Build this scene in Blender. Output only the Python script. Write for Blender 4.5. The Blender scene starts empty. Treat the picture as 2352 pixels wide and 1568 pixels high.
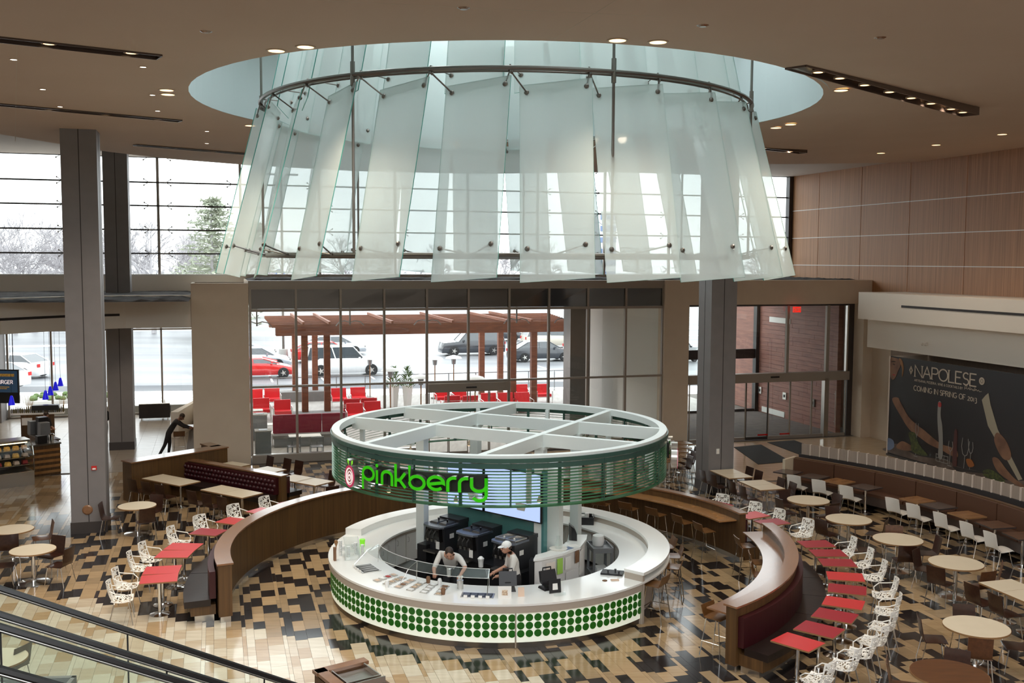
import bpy, bmesh, math, random
from mathutils import Vector, Matrix
from mathutils.geometry import delaunay_2d_cdt
random.seed(7)
S = bpy.context.scene
COL = S.collection
PI = math.pi
R_ = math.radians
sin, cos = math.sin, math.cos

# ------------------------------------------------------------------ camera, sky, exposure
PITCH, ROLL, FPX, CAMH = 0.0791, 0.0045, 2339.2, 7.15
_f = Vector((0, cos(PITCH), -sin(PITCH))); _u = Vector((0, sin(PITCH), cos(PITCH))); _r = Vector((1, 0, 0))
_R = cos(ROLL)*_r + sin(ROLL)*_u; _U = -sin(ROLL)*_r + cos(ROLL)*_u
cd = bpy.data.cameras.new('camera'); cam = bpy.data.objects.new('camera', cd); COL.objects.link(cam)
cam.matrix_world = Matrix(((_R.x, _U.x, -_f.x, 0), (_R.y, _U.y, -_f.y, 0), (_R.z, _U.z, -_f.z, CAMH), (0, 0, 0, 1)))
cd.sensor_width = 36; cd.lens = FPX*36/2352; cd.clip_start = 0.3; cd.clip_end = 1500
S.camera = cam
S.view_settings.view_transform = 'Standard'; S.view_settings.look = 'None'
S.view_settings.gamma = 1; S.view_settings.use_curve_mapping = False
S.view_settings.exposure = 0.15
try:
    S.cycles.max_bounces = 10; S.cycles.diffuse_bounces = 6; S.cycles.glossy_bounces = 4
    S.cycles.transparent_max_bounces = 24; S.cycles.transmission_bounces = 4
    S.cycles.sample_clamp_indirect = 6; S.cycles.use_denoising = True
    S.cycles.caustics_reflective = False; S.cycles.caustics_refractive = False
except Exception: pass
w = bpy.data.worlds.new('sky'); S.world = w; w.use_nodes = True
w.node_tree.nodes['Background'].inputs[0].default_value = (0.93, 0.965, 1.0, 1)
w.node_tree.nodes['Background'].inputs[1].default_value = 3.4

SPOT_W = 230
# ------------------------------------------------------------------ frames of the building
TH = math.atan(.29)
UX = Vector((cos(TH), sin(TH), 0)); VX = Vector((-sin(TH), cos(TH), 0))
def W(u, v, z=0.): return UX*u + VX*v + Vector((0, 0, z))
K = Vector((-.26, 21.95, 0))                      # centre of the kiosk and of every arc around it
def KP(r, a, z=0.): return K + Vector((r*cos(R_(a)), r*sin(R_(a)), z))
def ray(x, y): return _f*FPX + _R*(x-1176) - _U*(y-784)
CAM = Vector((0, 0, CAMH))

# ------------------------------------------------------------------ materials
def mat(name, col, rough=.5, metal=0., emit=None, es=1., spec=.5, noise=None, bump=0., coat=0., alpha=None):
    m = bpy.data.materials.new(name); m.use_nodes = True
    nt = m.node_tree; b = nt.nodes['Principled BSDF']
    b.inputs['Base Color'].default_value = (*col, 1); b.inputs['Roughness'].default_value = rough
    b.inputs['Metallic'].default_value = metal; b.inputs['Specular IOR Level'].default_value = spec
    if coat: b.inputs['Coat Weight'].default_value = coat; b.inputs['Coat Roughness'].default_value = .12
    if emit: b.inputs['Emission Color'].default_value = (*emit, 1); b.inputs['Emission Strength'].default_value = es
    if noise:                       # (colour2, scale(xyz), detail)
        c2, sc, det = noise
        tc = nt.nodes.new('ShaderNodeTexCoord'); mp = nt.nodes.new('ShaderNodeMapping'); nz = nt.nodes.new('ShaderNodeTexNoise')
        mx = nt.nodes.new('ShaderNodeMix'); mx.data_type = 'RGBA'
        mp.inputs['Scale'].default_value = sc; nz.inputs['Scale'].default_value = 1; nz.inputs['Detail'].default_value = det
        rp = nt.nodes.new('ShaderNodeValToRGB'); rp.color_ramp.elements[0].position = .33; rp.color_ramp.elements[1].position = .67
        nt.links.new(tc.outputs['Object'], mp.inputs[0]); nt.links.new(mp.outputs[0], nz.inputs[0])
        nt.links.new(nz.outputs[0], rp.inputs[0]); nt.links.new(rp.outputs[0], mx.inputs[0])
        mx.inputs[6].default_value = (*col, 1); mx.inputs[7].default_value = (*c2, 1)
        nt.links.new(mx.outputs[2], b.inputs['Base Color'])
        if bump:
            bp = nt.nodes.new('ShaderNodeBump'); bp.inputs['Strength'].default_value = bump; bp.inputs['Distance'].default_value = .01
            nt.links.new(nz.outputs[0], bp.inputs['Height']); nt.links.new(bp.outputs[0], b.inputs['Normal'])
    return m
def glassy(name, tint, refl=.07, rough=0., milky=0., milk=(.8, .87, .85), trl=.5):
    m = bpy.data.materials.new(name); m.use_nodes = True; nt = m.node_tree; nt.nodes.clear()
    out = nt.nodes.new('ShaderNodeOutputMaterial'); t = nt.nodes.new('ShaderNodeBsdfTransparent'); t.inputs[0].default_value = (*tint, 1)
    cur = t.outputs[0]
    if milky:
        d = nt.nodes.new('ShaderNodeBsdfDiffuse'); d.inputs[0].default_value = (*milk, 1)
        tr = nt.nodes.new('ShaderNodeBsdfTranslucent'); tr.inputs[0].default_value = (*milk, 1)
        x = nt.nodes.new('ShaderNodeMixShader'); x.inputs[0].default_value = trl
        nt.links.new(d.outputs[0], x.inputs[1]); nt.links.new(tr.outputs[0], x.inputs[2])
        y = nt.nodes.new('ShaderNodeMixShader'); y.inputs[0].default_value = milky
        nt.links.new(cur, y.inputs[1]); nt.links.new(x.outputs[0], y.inputs[2]); cur = y.outputs[0]
    g = nt.nodes.new('ShaderNodeBsdfGlossy'); g.inputs['Roughness'].default_value = rough; g.inputs[0].default_value = (1, 1, 1, 1)
    lw = nt.nodes.new('ShaderNodeLayerWeight'); lw.inputs[0].default_value = .5
    pw = nt.nodes.new('ShaderNodeMath'); pw.operation = 'POWER'; pw.inputs[1].default_value = 5
    nt.links.new(lw.outputs['Facing'], pw.inputs[0])
    mu = nt.nodes.new('ShaderNodeMath'); mu.operation = 'MULTIPLY_ADD'; mu.inputs[1].default_value = .5; mu.inputs[2].default_value = refl*.6; mu.use_clamp = True
    nt.links.new(pw.outputs[0], mu.inputs[0])
    z = nt.nodes.new('ShaderNodeMixShader'); nt.links.new(mu.outputs[0], z.inputs[0])
    nt.links.new(cur, z.inputs[1]); nt.links.new(g.outputs[0], z.inputs[2]); nt.links.new(z.outputs[0], out.inputs[0])
    return m
M = {}
def sm(k, *a, **kw): M[k] = mat(k, *a, **kw)
sm('ceiling', (.66, .52, .405), .9, noise=((.64, .50, .385), (.6, .6, .6), 2))
sm('ceiling2', (.62, .56, .50), .9)
sm('well', (.56, .64, .655), .8)
sm('plaster', (.66, .56, .445), .85, noise=((.63, .53, .42), (1.5, 1.5, 1.5), 3))
sm('plaster_white', (.86, .80, .71), .8)
sm('trim_white', (.85, .84, .80), .5)
sm('column_grey', (.215, .20, .20), .5, noise=((.20, .187, .187), (3, 3, 3), 3))
sm('column_seam', (.035, .03, .03), .7)
sm('base_dark', (.05, .042, .04), .4)
sm('frame_taupe', (.33, .29, .25), .45, metal=.25)
sm('frame_dark', (.04, .035, .035), .4)
sm('spandrel', (.02, .018, .017), .08, spec=1.)
sm('gravel', (.030, .021, .016), 1, noise=((.010, .007, .006), (9, 9, 9), 6), bump=.8)
sm('steel', (.62, .60, .57), .28, metal=1)
sm('steel_dark', (.22, .20, .18), .32, metal=1)
sm('chrome', (.75, .74, .72), .14, metal=1)
sm('grey_metal', (.28, .29, .30), .4, metal=.6)
sm('wood_wall', (.47, .24, .115), .55, noise=((.31, .15, .068), (22, 22, .35), 6))
sm('wood_part', (.125, .062, .020), .45, noise=((.072, .034, .011), (16, 16, .5), 6), coat=.06)
sm('wood_cap', (.27, .13, .062), .25, noise=((.21, .10, .047), (5, 5, 5), 4), coat=1.)
sm('wood_counter', (.40, .20, .075), .2, noise=((.31, .15, .055), (4, 4, 4), 4), coat=.6)
sm('wood_dark', (.045, .017, .010), .3, noise=((.028, .010, .006), (18, 4, 18), 4), coat=.35)
sm('wood_seat', (.13, .05, .02), .28, noise=((.08, .03, .012), (14, 4, 14), 4), coat=.4)
sm('wood_amber', (.17, .075, .022), .35, noise=((.12, .05, .015), (10, 5, 10), 4), coat=.3)
sm('wood_pergola', (.24, .082, .038), .6, noise=((.16, .052, .026), (2, 2, 12), 4))
sm('wood_red', (.34, .15, .11), .6, noise=((.22, .095, .075), (1.2, 1.2, 14), 5))
sm('laminate', (.70, .61, .46), .33, noise=((.67, .58, .43), (3, 3, 3), 2))
sm('laminate_brown', (.13, .055, .022), .3, noise=((.09, .036, .015), (2, 22, 2), 5))
sm('laminate_edge', (.28, .15, .06), .5)
sm('laminate_dark', (.09, .065, .055), .22)
sm('laminate_tan', (.30, .15, .055), .25, noise=((.22, .10, .04), (2, 16, 2), 4))
sm('red_top', (.58, .03, .035), .3, spec=1.)
sm('red_top2', (.34, .015, .03), .3, spec=.9)
sm('red_vinyl', (.034, .001, .004), .42)
sm('red_cushion', (.72, .02, .03), .5)
sm('maroon', (.22, .01, .03), .5)
sm('leather', (.020, .012, .010), .32, spec=.4, noise=((.014, .009, .008), (6, 6, 6), 4), bump=.15)
sm('leather_brown', (.10, .045, .025), .45)
sm('white_plastic', (.83, .80, .74), .35)
sm('white_gloss', (.86, .86, .83), .12, spec=.6)
sm('counter_face', (.42, .36, .30), .4)
sm('cab_white', (.74, .72, .69), .4)
sm('panel_lit', (.86, .88, .80), .3, emit=(.80, .88, .66), es=.32)
sm('dot_green', (.006, .10, .004), .35, emit=(.01, .2, .006), es=.06)
sm('letter_green', (.03, .36, .0), .35, emit=(.02, .52, .0), es=.42)
sm('leaf_green', (.20, .62, .02), .4, emit=(.18, .62, .02), es=.5)
sm('logo_pink', (.45, .03, .09), .4, emit=(.42, .03, .09), es=.35)
sm('logo_inner', (.36, .17, .16), .4)
sm('logo_line', (.92, .8, .8), .4, emit=(.9, .75, .75), es=.5)
sm('sign_back', (.012, .016, .010), .6)
sm('canopy_white', (.74, .79, .77), .35)
sm('slat_green', (.085, .215, .125), .25, metal=.35, noise=((.05, .19, .07), (1.3, 1.3, 1.3), 2))
sm('slat_dark', (.055, .125, .10), .3, metal=.3)
sm('teal', (.085, .235, .235), .15)
sm('screen', (.1, .12, .2), .3, emit=(.50, .64, .98), es=.9)
sm('screen_dim', (.02, .03, .05), .3, emit=(.02, .05, .09), es=.5)
sm('black_plastic', (.012, .012, .014), .35)
sm('black_gloss', (.008, .007, .007), .22, spec=.35)
sm('rubber', (.012, .011, .011), .55)
sm('machine', (.045, .045, .05), .3, metal=.4)
sm('machine_lid', (.17, .19, .23), .25, metal=.7)
sm('paper', (.80, .78, .74), .7)
sm('paper_green', (.35, .60, .10), .7)
sm('paper_tan', (.70, .52, .40), .7)
sm('paper_brown', (.20, .10, .05), .7)
sm('cup_white', (.8, .8, .78), .45)
sm('clear', (.75, .8, .8), .1)
sm('fruit_red', (.4, .03, .03), .5)
sm('fruit_mix', (.30, .15, .08), .6, noise=((.75, .62, .45), (40, 40, 40), 2))
sm('mat_black', (.016, .013, .012), .95)
sm('carpet', (.13, .105, .095), 1, noise=((.10, .08, .073), (3, 3, 3), 4))
sm('tile_beige', (.52, .385, .25), .13, noise=((.45, .33, .21), (1.2, 9, 1), 4))
sm('grout', (.12, .10, .085), .7)
sm('tile_tan', (.43, .30, .165), .13, noise=((.37, .25, .135), (1.5, 10, 1), 3))
sm('tile_tan2', (.34, .235, .13), .13, noise=((.29, .20, .11), (1.5, 10, 1), 3))
sm('tile_black', (.022, .018, .018), .13, noise=((.014, .012, .012), (1.5, 10, 1), 3))
sm('tile_pale', (.55, .46, .33), .13, noise=((.47, .38, .27), (1.5, 10, 1), 3))
sm('tile_cream', (.64, .58, .46), .13, noise=((.56, .50, .39), (1.5, 10, 1), 3))
sm('skin', (.50, .26, .17), .55)
sm('skin_dark', (.22, .11, .07), .55)
sm('hair', (.03, .017, .010), .6)
sm('shirt', (.66, .63, .58), .8)
sm('shirt_dark', (.02, .018, .018), .8)
sm('trousers', (.018, .017, .019), .8)
sm('apron', (.03, .03, .032), .8)
sm('lamp', (1, .8, .55), .5, emit=(1, .62, .30), es=2.6)
sm('lamp_ring', (.55, .42, .30), .35, metal=.3)
sm('lamp_cool', (1, .95, .85), .5, emit=(1, .9, .75), es=4)
sm('blue_shade', (.01, .01, .5), .3, emit=(.01, .008, .55), es=.7)
sm('exit_red', (.7, .01, .01), .4, emit=(1, .02, .01), es=.8)
sm('asphalt', (.27, .275, .285), .45, noise=((.17, .175, .19), (.06, .35, 1), 6))
sm('snow', (.8, .82, .85), .8)
sm('patio', (.40, .375, .35), .7, noise=((.32, .30, .275), (6, .8, 1), 3))
sm('concrete', (.38, .365, .345), .8)
sm('concrete_grey', (.22, .215, .21), .8, noise=((.19, .185, .18), (4, 4, 4), 3))
sm('paint_red', (.55, .015, .015), .2, coat=.6)
sm('paint_white', (.72, .73, .74), .25, coat=.5)
sm('paint_dark', (.035, .04, .05), .2, coat=.6)
sm('paint_silver', (.45, .48, .52), .25, metal=.5, coat=.4)
sm('paint_beige', (.55, .50, .42), .25, coat=.4)
sm('car_glass', (.05, .06, .07), .06, spec=1)
sm('tyre', (.015, .015, .016), .8)
sm('tail_red', (.55, .01, .01), .3)
sm('hazy_bark', (.42, .40, .415), .9)  # distance haze put into the tree and brush colour by lightening it
sm('hazy_needle', (.36, .39, .30), .9)  # evergreen foliage paled, distance haze painted into its colour
sm('leaf', (.10, .17, .04), .7)
sm('grass_dry', (.38, .27, .15), .9)
sm('bldg_white', (.6, .62, .65), .7)
sm('bldg_blue', (.16, .22, .36), .4)
sm('logo_blue', (.02, .12, .5), .4)
sm('poster_black', (.010, .009, .012), .4)
sm('poster_text', (.50, .44, .36), .6)
sm('poster_skin', (.27, .145, .085), .6, noise=((.16, .08, .05), (2.2, 2.2, 2.2), 2))
sm('poster_card', (.36, .33, .25), .6)
sm('poster_table', (.17, .13, .11), .6, noise=((.08, .06, .05), (2, 2, 2), 3))
sm('poster_green', (.09, .12, .03), .6, noise=((.03, .04, .02), (12, 12, 12), 3))
sm('poster_orange', (.30, .10, .02), .6)
sm('poster_glass', (.26, .26, .25), .5)
sm('poster_wine', (.07, .02, .02), .4)
sm('fabric_slat', (.42, .34, .28), .7, noise=((.36, .29, .24), (60, 60, 1), 2))
sm('joint_wood', (.56, .29, .15), .5)
sm('cafe_tile', (.42, .37, .31), .22, noise=((.34, .29, .24), (1.2, 9, 1), 4))
sm('white_out', (.90, .88, .85), .7)
sm('slat_edge', (.75, .66, .58), .4)
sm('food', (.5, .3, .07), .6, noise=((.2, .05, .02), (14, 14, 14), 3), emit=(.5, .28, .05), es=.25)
sm('bottle', (.12, .10, .05), .15)
sm('led', (1, .9, .7), .5, emit=(1, .72, .35), es=3)
M['glass'] = glassy('glass', (.96, .98, .97), .05)
M['glass_green'] = glassy('glass_green', (.955, .98, .965), .04, milky=.01, milk=(.6, .8, .7))
M['frost'] = glassy('frost', (.95, .985, .98), .03, rough=.05, milky=.56, milk=(.86, .925, .92), trl=.62)
M['frost_edge'] = mat('frost_edge', (.10, .42, .36), .2)
M['clear'] = glassy('clear_plastic', (.95, .97, .97), .05, milky=.03)

# ------------------------------------------------------------------ mesh helper
class MB:
    def __init__(s): s.v = []; s.f = []; s.m = []; s.sm = False
    def add(s, vs, fs, mi=0):
        o = len(s.v); s.v += [tuple(x) for x in vs]; s.f += [tuple(i+o for i in f) for f in fs]; s.m += [mi]*len(fs); return s
    def hexa(s, p, mi=0):           # 8 points, bottom 4 ccw then top 4
        return s.add(p, [(3, 2, 1, 0), (4, 5, 6, 7), (0, 1, 5, 4), (1, 2, 6, 5), (2, 3, 7, 6), (3, 0, 4, 7)], mi)
    def box(s, x, y, z, sx, sy, sz, rz=0, mi=0, taper=1.):
        c, n = cos(rz), sin(rz); p = []
        for zz, t in ((-.5, 1.), (.5, taper)):
            for a, b in ((-.5, -.5), (.5, -.5), (.5, .5), (-.5, .5)):
                X, Y = a*sx*t, b*sy*t; p.append((x+X*c-Y*n, y+X*n+Y*c, z+zz*sz))
        return s.hexa(p, mi)
    def buv(s, u0, u1, v0, v1, z0, z1, mi=0):
        return s.hexa([W(u0, v0, z0), W(u1, v0, z0), W(u1, v1, z0), W(u0, v1, z0), W(u0, v0, z1), W(u1, v0, z1), W(u1, v1, z1), W(u0, v1, z1)], mi)
    def obox(s, p0, p1, wd, z0, z1, mi=0):   # wall between two plan points, thickness wd
        p0, p1 = Vector(p0[:2]), Vector(p1[:2]); d = (p1-p0).normalized(); n = Vector((-d.y, d.x))*wd/2
        q = [p0-n, p1-n, p1+n, p0+n]
        return s.hexa([(a.x, a.y, z0) for a in q]+[(a.x, a.y, z1) for a in q], mi)
    def arc(s, r0, r1, a0, a1, z0, z1, n=None, c=None, mi=0):
        c = K if c is None else c; n = n or max(3, int(abs(a1-a0)/3)); full = abs(a1-a0) >= 359.9
        vs = []
        for i in range(n if full else n+1):
            a = R_(a0+(a1-a0)*i/n); ca, sa = cos(a), sin(a)
            vs += [(c[0]+r0*ca, c[1]+r0*sa, z0), (c[0]+r1*ca, c[1]+r1*sa, z0), (c[0]+r1*ca, c[1]+r1*sa, z1), (c[0]+r0*ca, c[1]+r0*sa, z1)]
        fs = []; m = n if full else n+1
        for i in range(n):
            j = (i+1) % m; A, B = 4*i, 4*j
            fs += [(A, B, B+1, A+1), (A+1, B+1, B+2, A+2), (A+2, B+2, B+3, A+3), (A+3, B+3, B, A)]
        if not full: fs += [(0, 1, 2, 3), (4*n+3, 4*n+2, 4*n+1, 4*n)]
        return s.add(vs, fs, mi)
    def tube(s, pts, r, n=6, mi=0, r2=None, closed=False, cap=True):
        pts = [Vector(p) for p in pts]; L = len(pts); vs = []
        up = None
        for i, p in enumerate(pts):
            if closed: d = (pts[(i+1) % L]-pts[i-1])
            else: d = pts[min(i+1, L-1)]-pts[max(i-1, 0)]
            d = d.normalized() if d.length > 1e-9 else Vector((0, 0, 1))
            if up is None:
                up = Vector((0, 0, 1)) if abs(d.z) < .9 else Vector((1, 0, 0))
            a = d.cross(up)
            if a.length < 1e-6: a = d.cross(Vector((0, 1, 0)))
            a.normalize(); b = a.cross(d).normalized(); up = b
            rr = r if r2 is None else r+(r2-r)*i/max(1, L-1)
            for k in range(n):
                t = 2*PI*k/n; vs.append(p+a*rr*cos(t)+b*rr*sin(t))
        fs = []
        for i in range(L if closed else L-1):
            j = (i+1) % L
            for k in range(n): fs.append((i*n+k, i*n+(k+1) % n, j*n+(k+1) % n, j*n+k))
        if cap and not closed: fs += [tuple(range(n-1, -1, -1)), tuple((L-1)*n+k for k in range(n))]
        return s.add(vs, fs, mi)
    def lathe(s, x, y, prof, n=20, mi=0):       # prof [(r,z)..]
        vs = []; fs = []
        for r, z in prof:
            for k in range(n): t = 2*PI*k/n; vs.append((x+r*cos(t), y+r*sin(t), z))
        for i in range(len(prof)-1):
            for k in range(n): fs.append((i*n+k, i*n+(k+1) % n, (i+1)*n+(k+1) % n, (i+1)*n+k))
        fs += [tuple(range(n-1, -1, -1)), tuple((len(prof)-1)*n+k for k in range(n))]
        return s.add(vs, fs, mi)
    def sweep(s, prof, wd, th, n=6, crown=.0, mi=0):   # profile in YZ extruded along X, thickness th; crown bends ends
        P = [Vector((0, a, b)) for a, b in prof]; L = len(P); top = []; bot = []
        for i, p in enumerate(P):
            d = (P[min(i+1, L-1)]-P[max(i-1, 0)]).normalized(); nn = Vector((0, -d.z, d.y))
            for k in range(n+1):
                x = (k/n-.5)*wd; c = crown*(abs(2*k/n-1)**2)
                top.append(p+nn*(th/2+c)+Vector((x, 0, 0))); bot.append(p+nn*(c-th/2)+Vector((x, 0, 0)))
        T = len(top); vs = top+bot; fs = []; q = n+1
        for i in range(L-1):
            for k in range(n):
                a = i*q+k; fs.append((a, a+1, a+q+1, a+q)); fs.append((T+a, T+a+q, T+a+q+1, T+a+1))
            fs.append((i*q, (i+1)*q, T+(i+1)*q, T+i*q)); a = i*q+n; fs.append((a, T+a, T+a+q, a+q))
        for k in range(n):
            fs.append((k, T+k, T+k+1, k+1)); a = (L-1)*q+k; fs.append((a, a+1, T+a+1, T+a))
        return s.add(vs, fs, mi)
    def prism(s, poly, z0, z1, mi=0):
        n = len(poly); vs = [(p[0], p[1], z0) for p in poly]+[(p[0], p[1], z1) for p in poly]
        fs = [tuple(range(n-1, -1, -1)), tuple(range(n, 2*n))]+[(i, (i+1) % n, n+(i+1) % n, n+i) for i in range(n)]
        return s.add(vs, fs, mi)
    def sphere(s, c, rx, ry=None, rz=None, n=10, m=7, mi=0):
        ry = ry or rx; rz = rz or rx; vs = [(c[0], c[1], c[2]-rz)]
        for j in range(1, m):
            t = PI*j/m-PI/2
            for k in range(n): a = 2*PI*k/n; vs.append((c[0]+rx*cos(t)*cos(a), c[1]+ry*cos(t)*sin(a), c[2]+rz*sin(t)))
        vs.append((c[0], c[1], c[2]+rz)); fs = []
        for k in range(n): fs.append((0, 1+(k+1) % n, 1+k))
        for j in range(m-2):
            for k in range(n): a = 1+j*n+k; b = 1+j*n+(k+1) % n; fs.append((a, b, b+n, a+n))
        l = len(vs)-1; o = 1+(m-2)*n
        for k in range(n): fs.append((o+k, o+(k+1) % n, l))
        return s.add(vs, fs, mi)
    def smooth(s): s.sm = True; return s
    def build(s, name, mats, parent=None, world=True):
        me = bpy.data.meshes.new(name); me.from_pydata(s.v, [], s.f)
        ms = mats if isinstance(mats, (list, tuple)) else [mats]
        for k in ms: me.materials.append(M[k] if isinstance(k, str) else k)
        if len(ms) > 1: me.polygons.foreach_set('material_index', s.m)
        if s.sm:
            me.polygons.foreach_set('use_smooth', [True]*len(me.polygons))
            me.set_sharp_from_angle(angle=R_(38))
        bm = bmesh.new(); bm.from_mesh(me); bmesh.ops.recalc_face_normals(bm, faces=bm.faces); bm.to_mesh(me); bm.free()
        o = bpy.data.objects.new(name, me); COL.objects.link(o)
        if parent:
            o.parent = parent
            if world: me.transform(wm(parent).inverted())
        return o
def wm(o):
    m = o.matrix_basis.copy()
    return wm(o.parent) @ m if o.parent else m
def tag(o, label, cat=None, group=None, kind=None):
    if label: o['label'] = label
    if cat: o['category'] = cat
    if group: o['group'] = group
    if kind: o['kind'] = kind
    return o
def thing(name, label, cat, loc=(0, 0, 0), rz=0., group=None, kind=None):
    o = bpy.data.objects.new(name, None); COL.objects.link(o); o.empty_display_size = .1
    o.location = loc; o.rotation_euler = (0, 0, rz); return tag(o, label, cat, group, kind)
def struct(name, mb, m, parent=None, kind='structure', label=None):
    o = mb.build(name, m, parent); o['kind'] = kind
    if label: o['label'] = label
    return o
KIDS = {}
def dup(root, loc, rz, label, group=None):
    r = root.copy(); COL.objects.link(r); r.location = loc; r.rotation_euler = (0, 0, rz); r['label'] = label
    if group: r['group'] = group
    if root not in KIDS: KIDS[root] = [(c, [g for g in bpy.data.objects if g.parent == c]) for c in bpy.data.objects if c.parent == root]
    for c, gs in KIDS[root]:
        n = c.copy(); COL.objects.link(n); n.parent = r
        for g in gs: h = g.copy(); COL.objects.link(h); h.parent = n
    return r
class Proto:                       # first use places the original, later ones copies
    def __init__(s, maker): s.maker = maker; s.o = None
    def put(s, loc, rz, label, group=None):
        if s.o is None:
            s.o = s.maker(); s.o.location = loc; s.o.rotation_euler = (0, 0, rz); s.o['label'] = label
            if group: s.o['group'] = group
            return s.o
        return dup(s.o, loc, rz, label, group)
# ================================================================== THE ROOM
def cdt_plate(outer, holes, zf, flip, n_extra=()):
    pts = []; edges = []
    for loop in [outer]+holes:
        o = len(pts); pts += [Vector(p[:2]) for p in loop]; edges += [(o+i, o+(i+1) % len(loop)) for i in range(len(loop))]
    pts += [Vector(p[:2]) for p in n_extra]
    vo, eo, fo, *_ = delaunay_2d_cdt(pts, edges, [], 0, 1e-5)
    def inside(p, loop):
        c = False; n = len(loop)
        for i in range(n):
            a, b = loop[i], loop[(i+1) % n]
            if (a[1] > p[1]) != (b[1] > p[1]) and p[0] < (b[0]-a[0])*(p[1]-a[1])/(b[1]-a[1])+a[0]: c = not c
        return c
    fs = []
    for f in fo:
        c = sum((vo[i] for i in f), Vector((0, 0)))/len(f)
        if inside(c, outer) and not any(inside(c, h) for h in holes): fs.append(tuple(f))
    m = MB(); m.add([(v.x, v.y, zf(v.x, v.y)) for v in vo], fs); return m

# ---- floor: grout bed, tiles of four widths laid along the building's v axis
fl = MB(); fl.buv(-34, 27, -8, 50, -.3, -.012)
floor = struct('floor', fl, 'grout')
OUTER = 13.9
def border(u, v): return v - (23.03-.806*(u+3.81))      # straight border between dark and pale tiles
tile_lists = {k: [] for k in ('tile_tan', 'tile_tan2', 'tile_black', 'tile_pale', 'tile_cream')}
rt = random.Random(3)
widths = [.29, .075, .15, .225]
u = -14.0; k = 0; near = []
while u < 21.5:
    wd = widths[k % 4]; k += 1
    v = 12.5+rt.random()*.4; prev = 0
    while v < 36.1:
        L = rt.choice([.42, .48, .5, .55, .55]) if wd > .1 else rt.choice([.5, .6, .7])
        v2 = min(v+L, 36.15); c = W(u+wd/2, (v+v2)/2); d = c-K; r = math.hypot(d.x, d.y)
        ang = math.degrees(math.atan2(d.y, d.x))
        lim = 13.9 if -5 < ang < 70 else (15.5 if 70 <= ang <= 128 else 14.2)
        if c.y > 12.4:
            if u < -5.9-.1*(v-24) or r > lim:
                mk = rt.choice(['tile_tan', 'tile_tan2', 'tile_pale', 'tile_tan']) if u < 8 else 'tile_beige'
                big = u >= 8
            elif border(u, v) < 0 and u < 5.5+ (v-12)*.0:
                mk = rt.choice(['tile_cream', 'tile_pale', 'tile_pale', 'tile_cream', 'tile_tan'])
                big = False
            else:
                x = rt.random()
                if prev == 2: mk = 'tile_tan' if x < .5 else ('tile_tan2' if x < .78 else 'tile_black')
                else: mk = 'tile_black' if x < .58 else ('tile_tan' if x < .82 else 'tile_tan2')
                prev = 2 if mk == 'tile_black' else 1
                big = False
            if mk == 'tile_beige': mk = 'tile_beige'
            X = c.x; Y = c.y
            px = 1176+FPX*X/(Y*.997+.56); py = 599+FPX*7.15/Y
            if -40 < px < 2400 and py < 1620:
                # keep beige tiles for the separate smooth field
                if mk != 'tile_beige': tile_lists[mk].append((wd*L/(Y*Y*Y)*(1 if wd > .1 else .3), u+.002, u+wd-.002, v+.002, v2-.002))
        v = v2
    u += wd
allt = sorted([(t[0], mk, t) for mk, l in tile_lists.items() for t in l], key=lambda q: -q[0])
top300 = allt[:300]; rest = allt[300:]
for _, mk, t in top300:
    b = MB(); b.buv(t[1], t[2], t[3], t[4], -.012, .001+.001*rt.random()); b.build('tile', mk, floor)
names = {'tile_tan': 'tan_tiles', 'tile_tan2': 'brown_tiles', 'tile_black': 'black_tiles', 'tile_pale': 'pale_tiles', 'tile_cream': 'cream_tiles'}
for mk, nm in names.items():
    b = MB()
    for _, m2, t in rest:
        if m2 == mk:
            z = .001+.001*rt.random(); p = [W(t[1], t[3], z), W(t[2], t[3], z), W(t[2], t[4], z), W(t[1], t[4], z)]
            q = [Vector((a.x, a.y, -.012)) for a in p]
            o = len(b.v); b.v += [tuple(a) for a in q+p]; b.f += [(o+4, o+5, o+6, o+7), (o, o+1, o+5, o+4), (o+1, o+2, o+6, o+5), (o+2, o+3, o+7, o+6), (o+3, o, o+4, o+7)]; b.m += [0]*5
    if b.v: x = b.build(nm, mk, floor); x['kind'] = 'stuff'
b = MB()
for i in range(40):
    for j in range(27):
        u0 = -24+i*.6; v0 = 36.2+j*.5+(.25 if i % 2 else 0)
        if u0 < -1.3 and v0 < 49.2: b.buv(u0, u0+.595, v0, v0+.495, -.012, .001)
for i in range(20):
    for j in range(48):
        u0 = -26+i*.6; v0 = 12.4+j*.5+(.25 if i % 2 else 0)
        if u0 < -14.4 and v0 < 36: b.buv(u0, u0+.595, v0, v0+.495, -.012, .001)
x = b.build('cafe_tiles', 'cafe_tile', floor); x['kind'] = 'stuff'
# large beige slabs by the entrance doors
rb = random.Random(5)
b = MB()
for i in range(30):
    for j in range(46):
        u0 = 8+i*.6; v0 = 12.4+j*.52+(.26 if i % 2 else 0); v1 = min(v0+.516, 36.0); c = W(u0+.3, v0+.26); r = (c-K).length
        ang = math.degrees(math.atan2(c.y-K.y, c.x-K.x)); lim = 13.9 if -5 < ang < 70 else 15.4
        if r > lim and u0 < 25.6 and v1 > v0+.1: b.buv(u0, u0+.597, v0, v1, -.012, .001)
x = b.build('beige_tiles', 'tile_beige', floor); x['kind'] = 'stuff'
for nm, q, lb in (('floor_mat', [(19.1, 35.0), (20.4, 35.2), (19.7, 31.9), (18.3, 31.75)], 'long black entrance mat nearer the grey column'),
              ('floor_mat', [(20.9, 35.6), (22.2, 35.75), (21.9, 31.0), (20.6, 30.9)], 'long black entrance mat further right, by the slatted screen')):
    b = MB(); b.prism([W(*p) for p in q], .002, .014); tag(b.build(nm, 'mat_black'), lb, 'mat')

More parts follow.
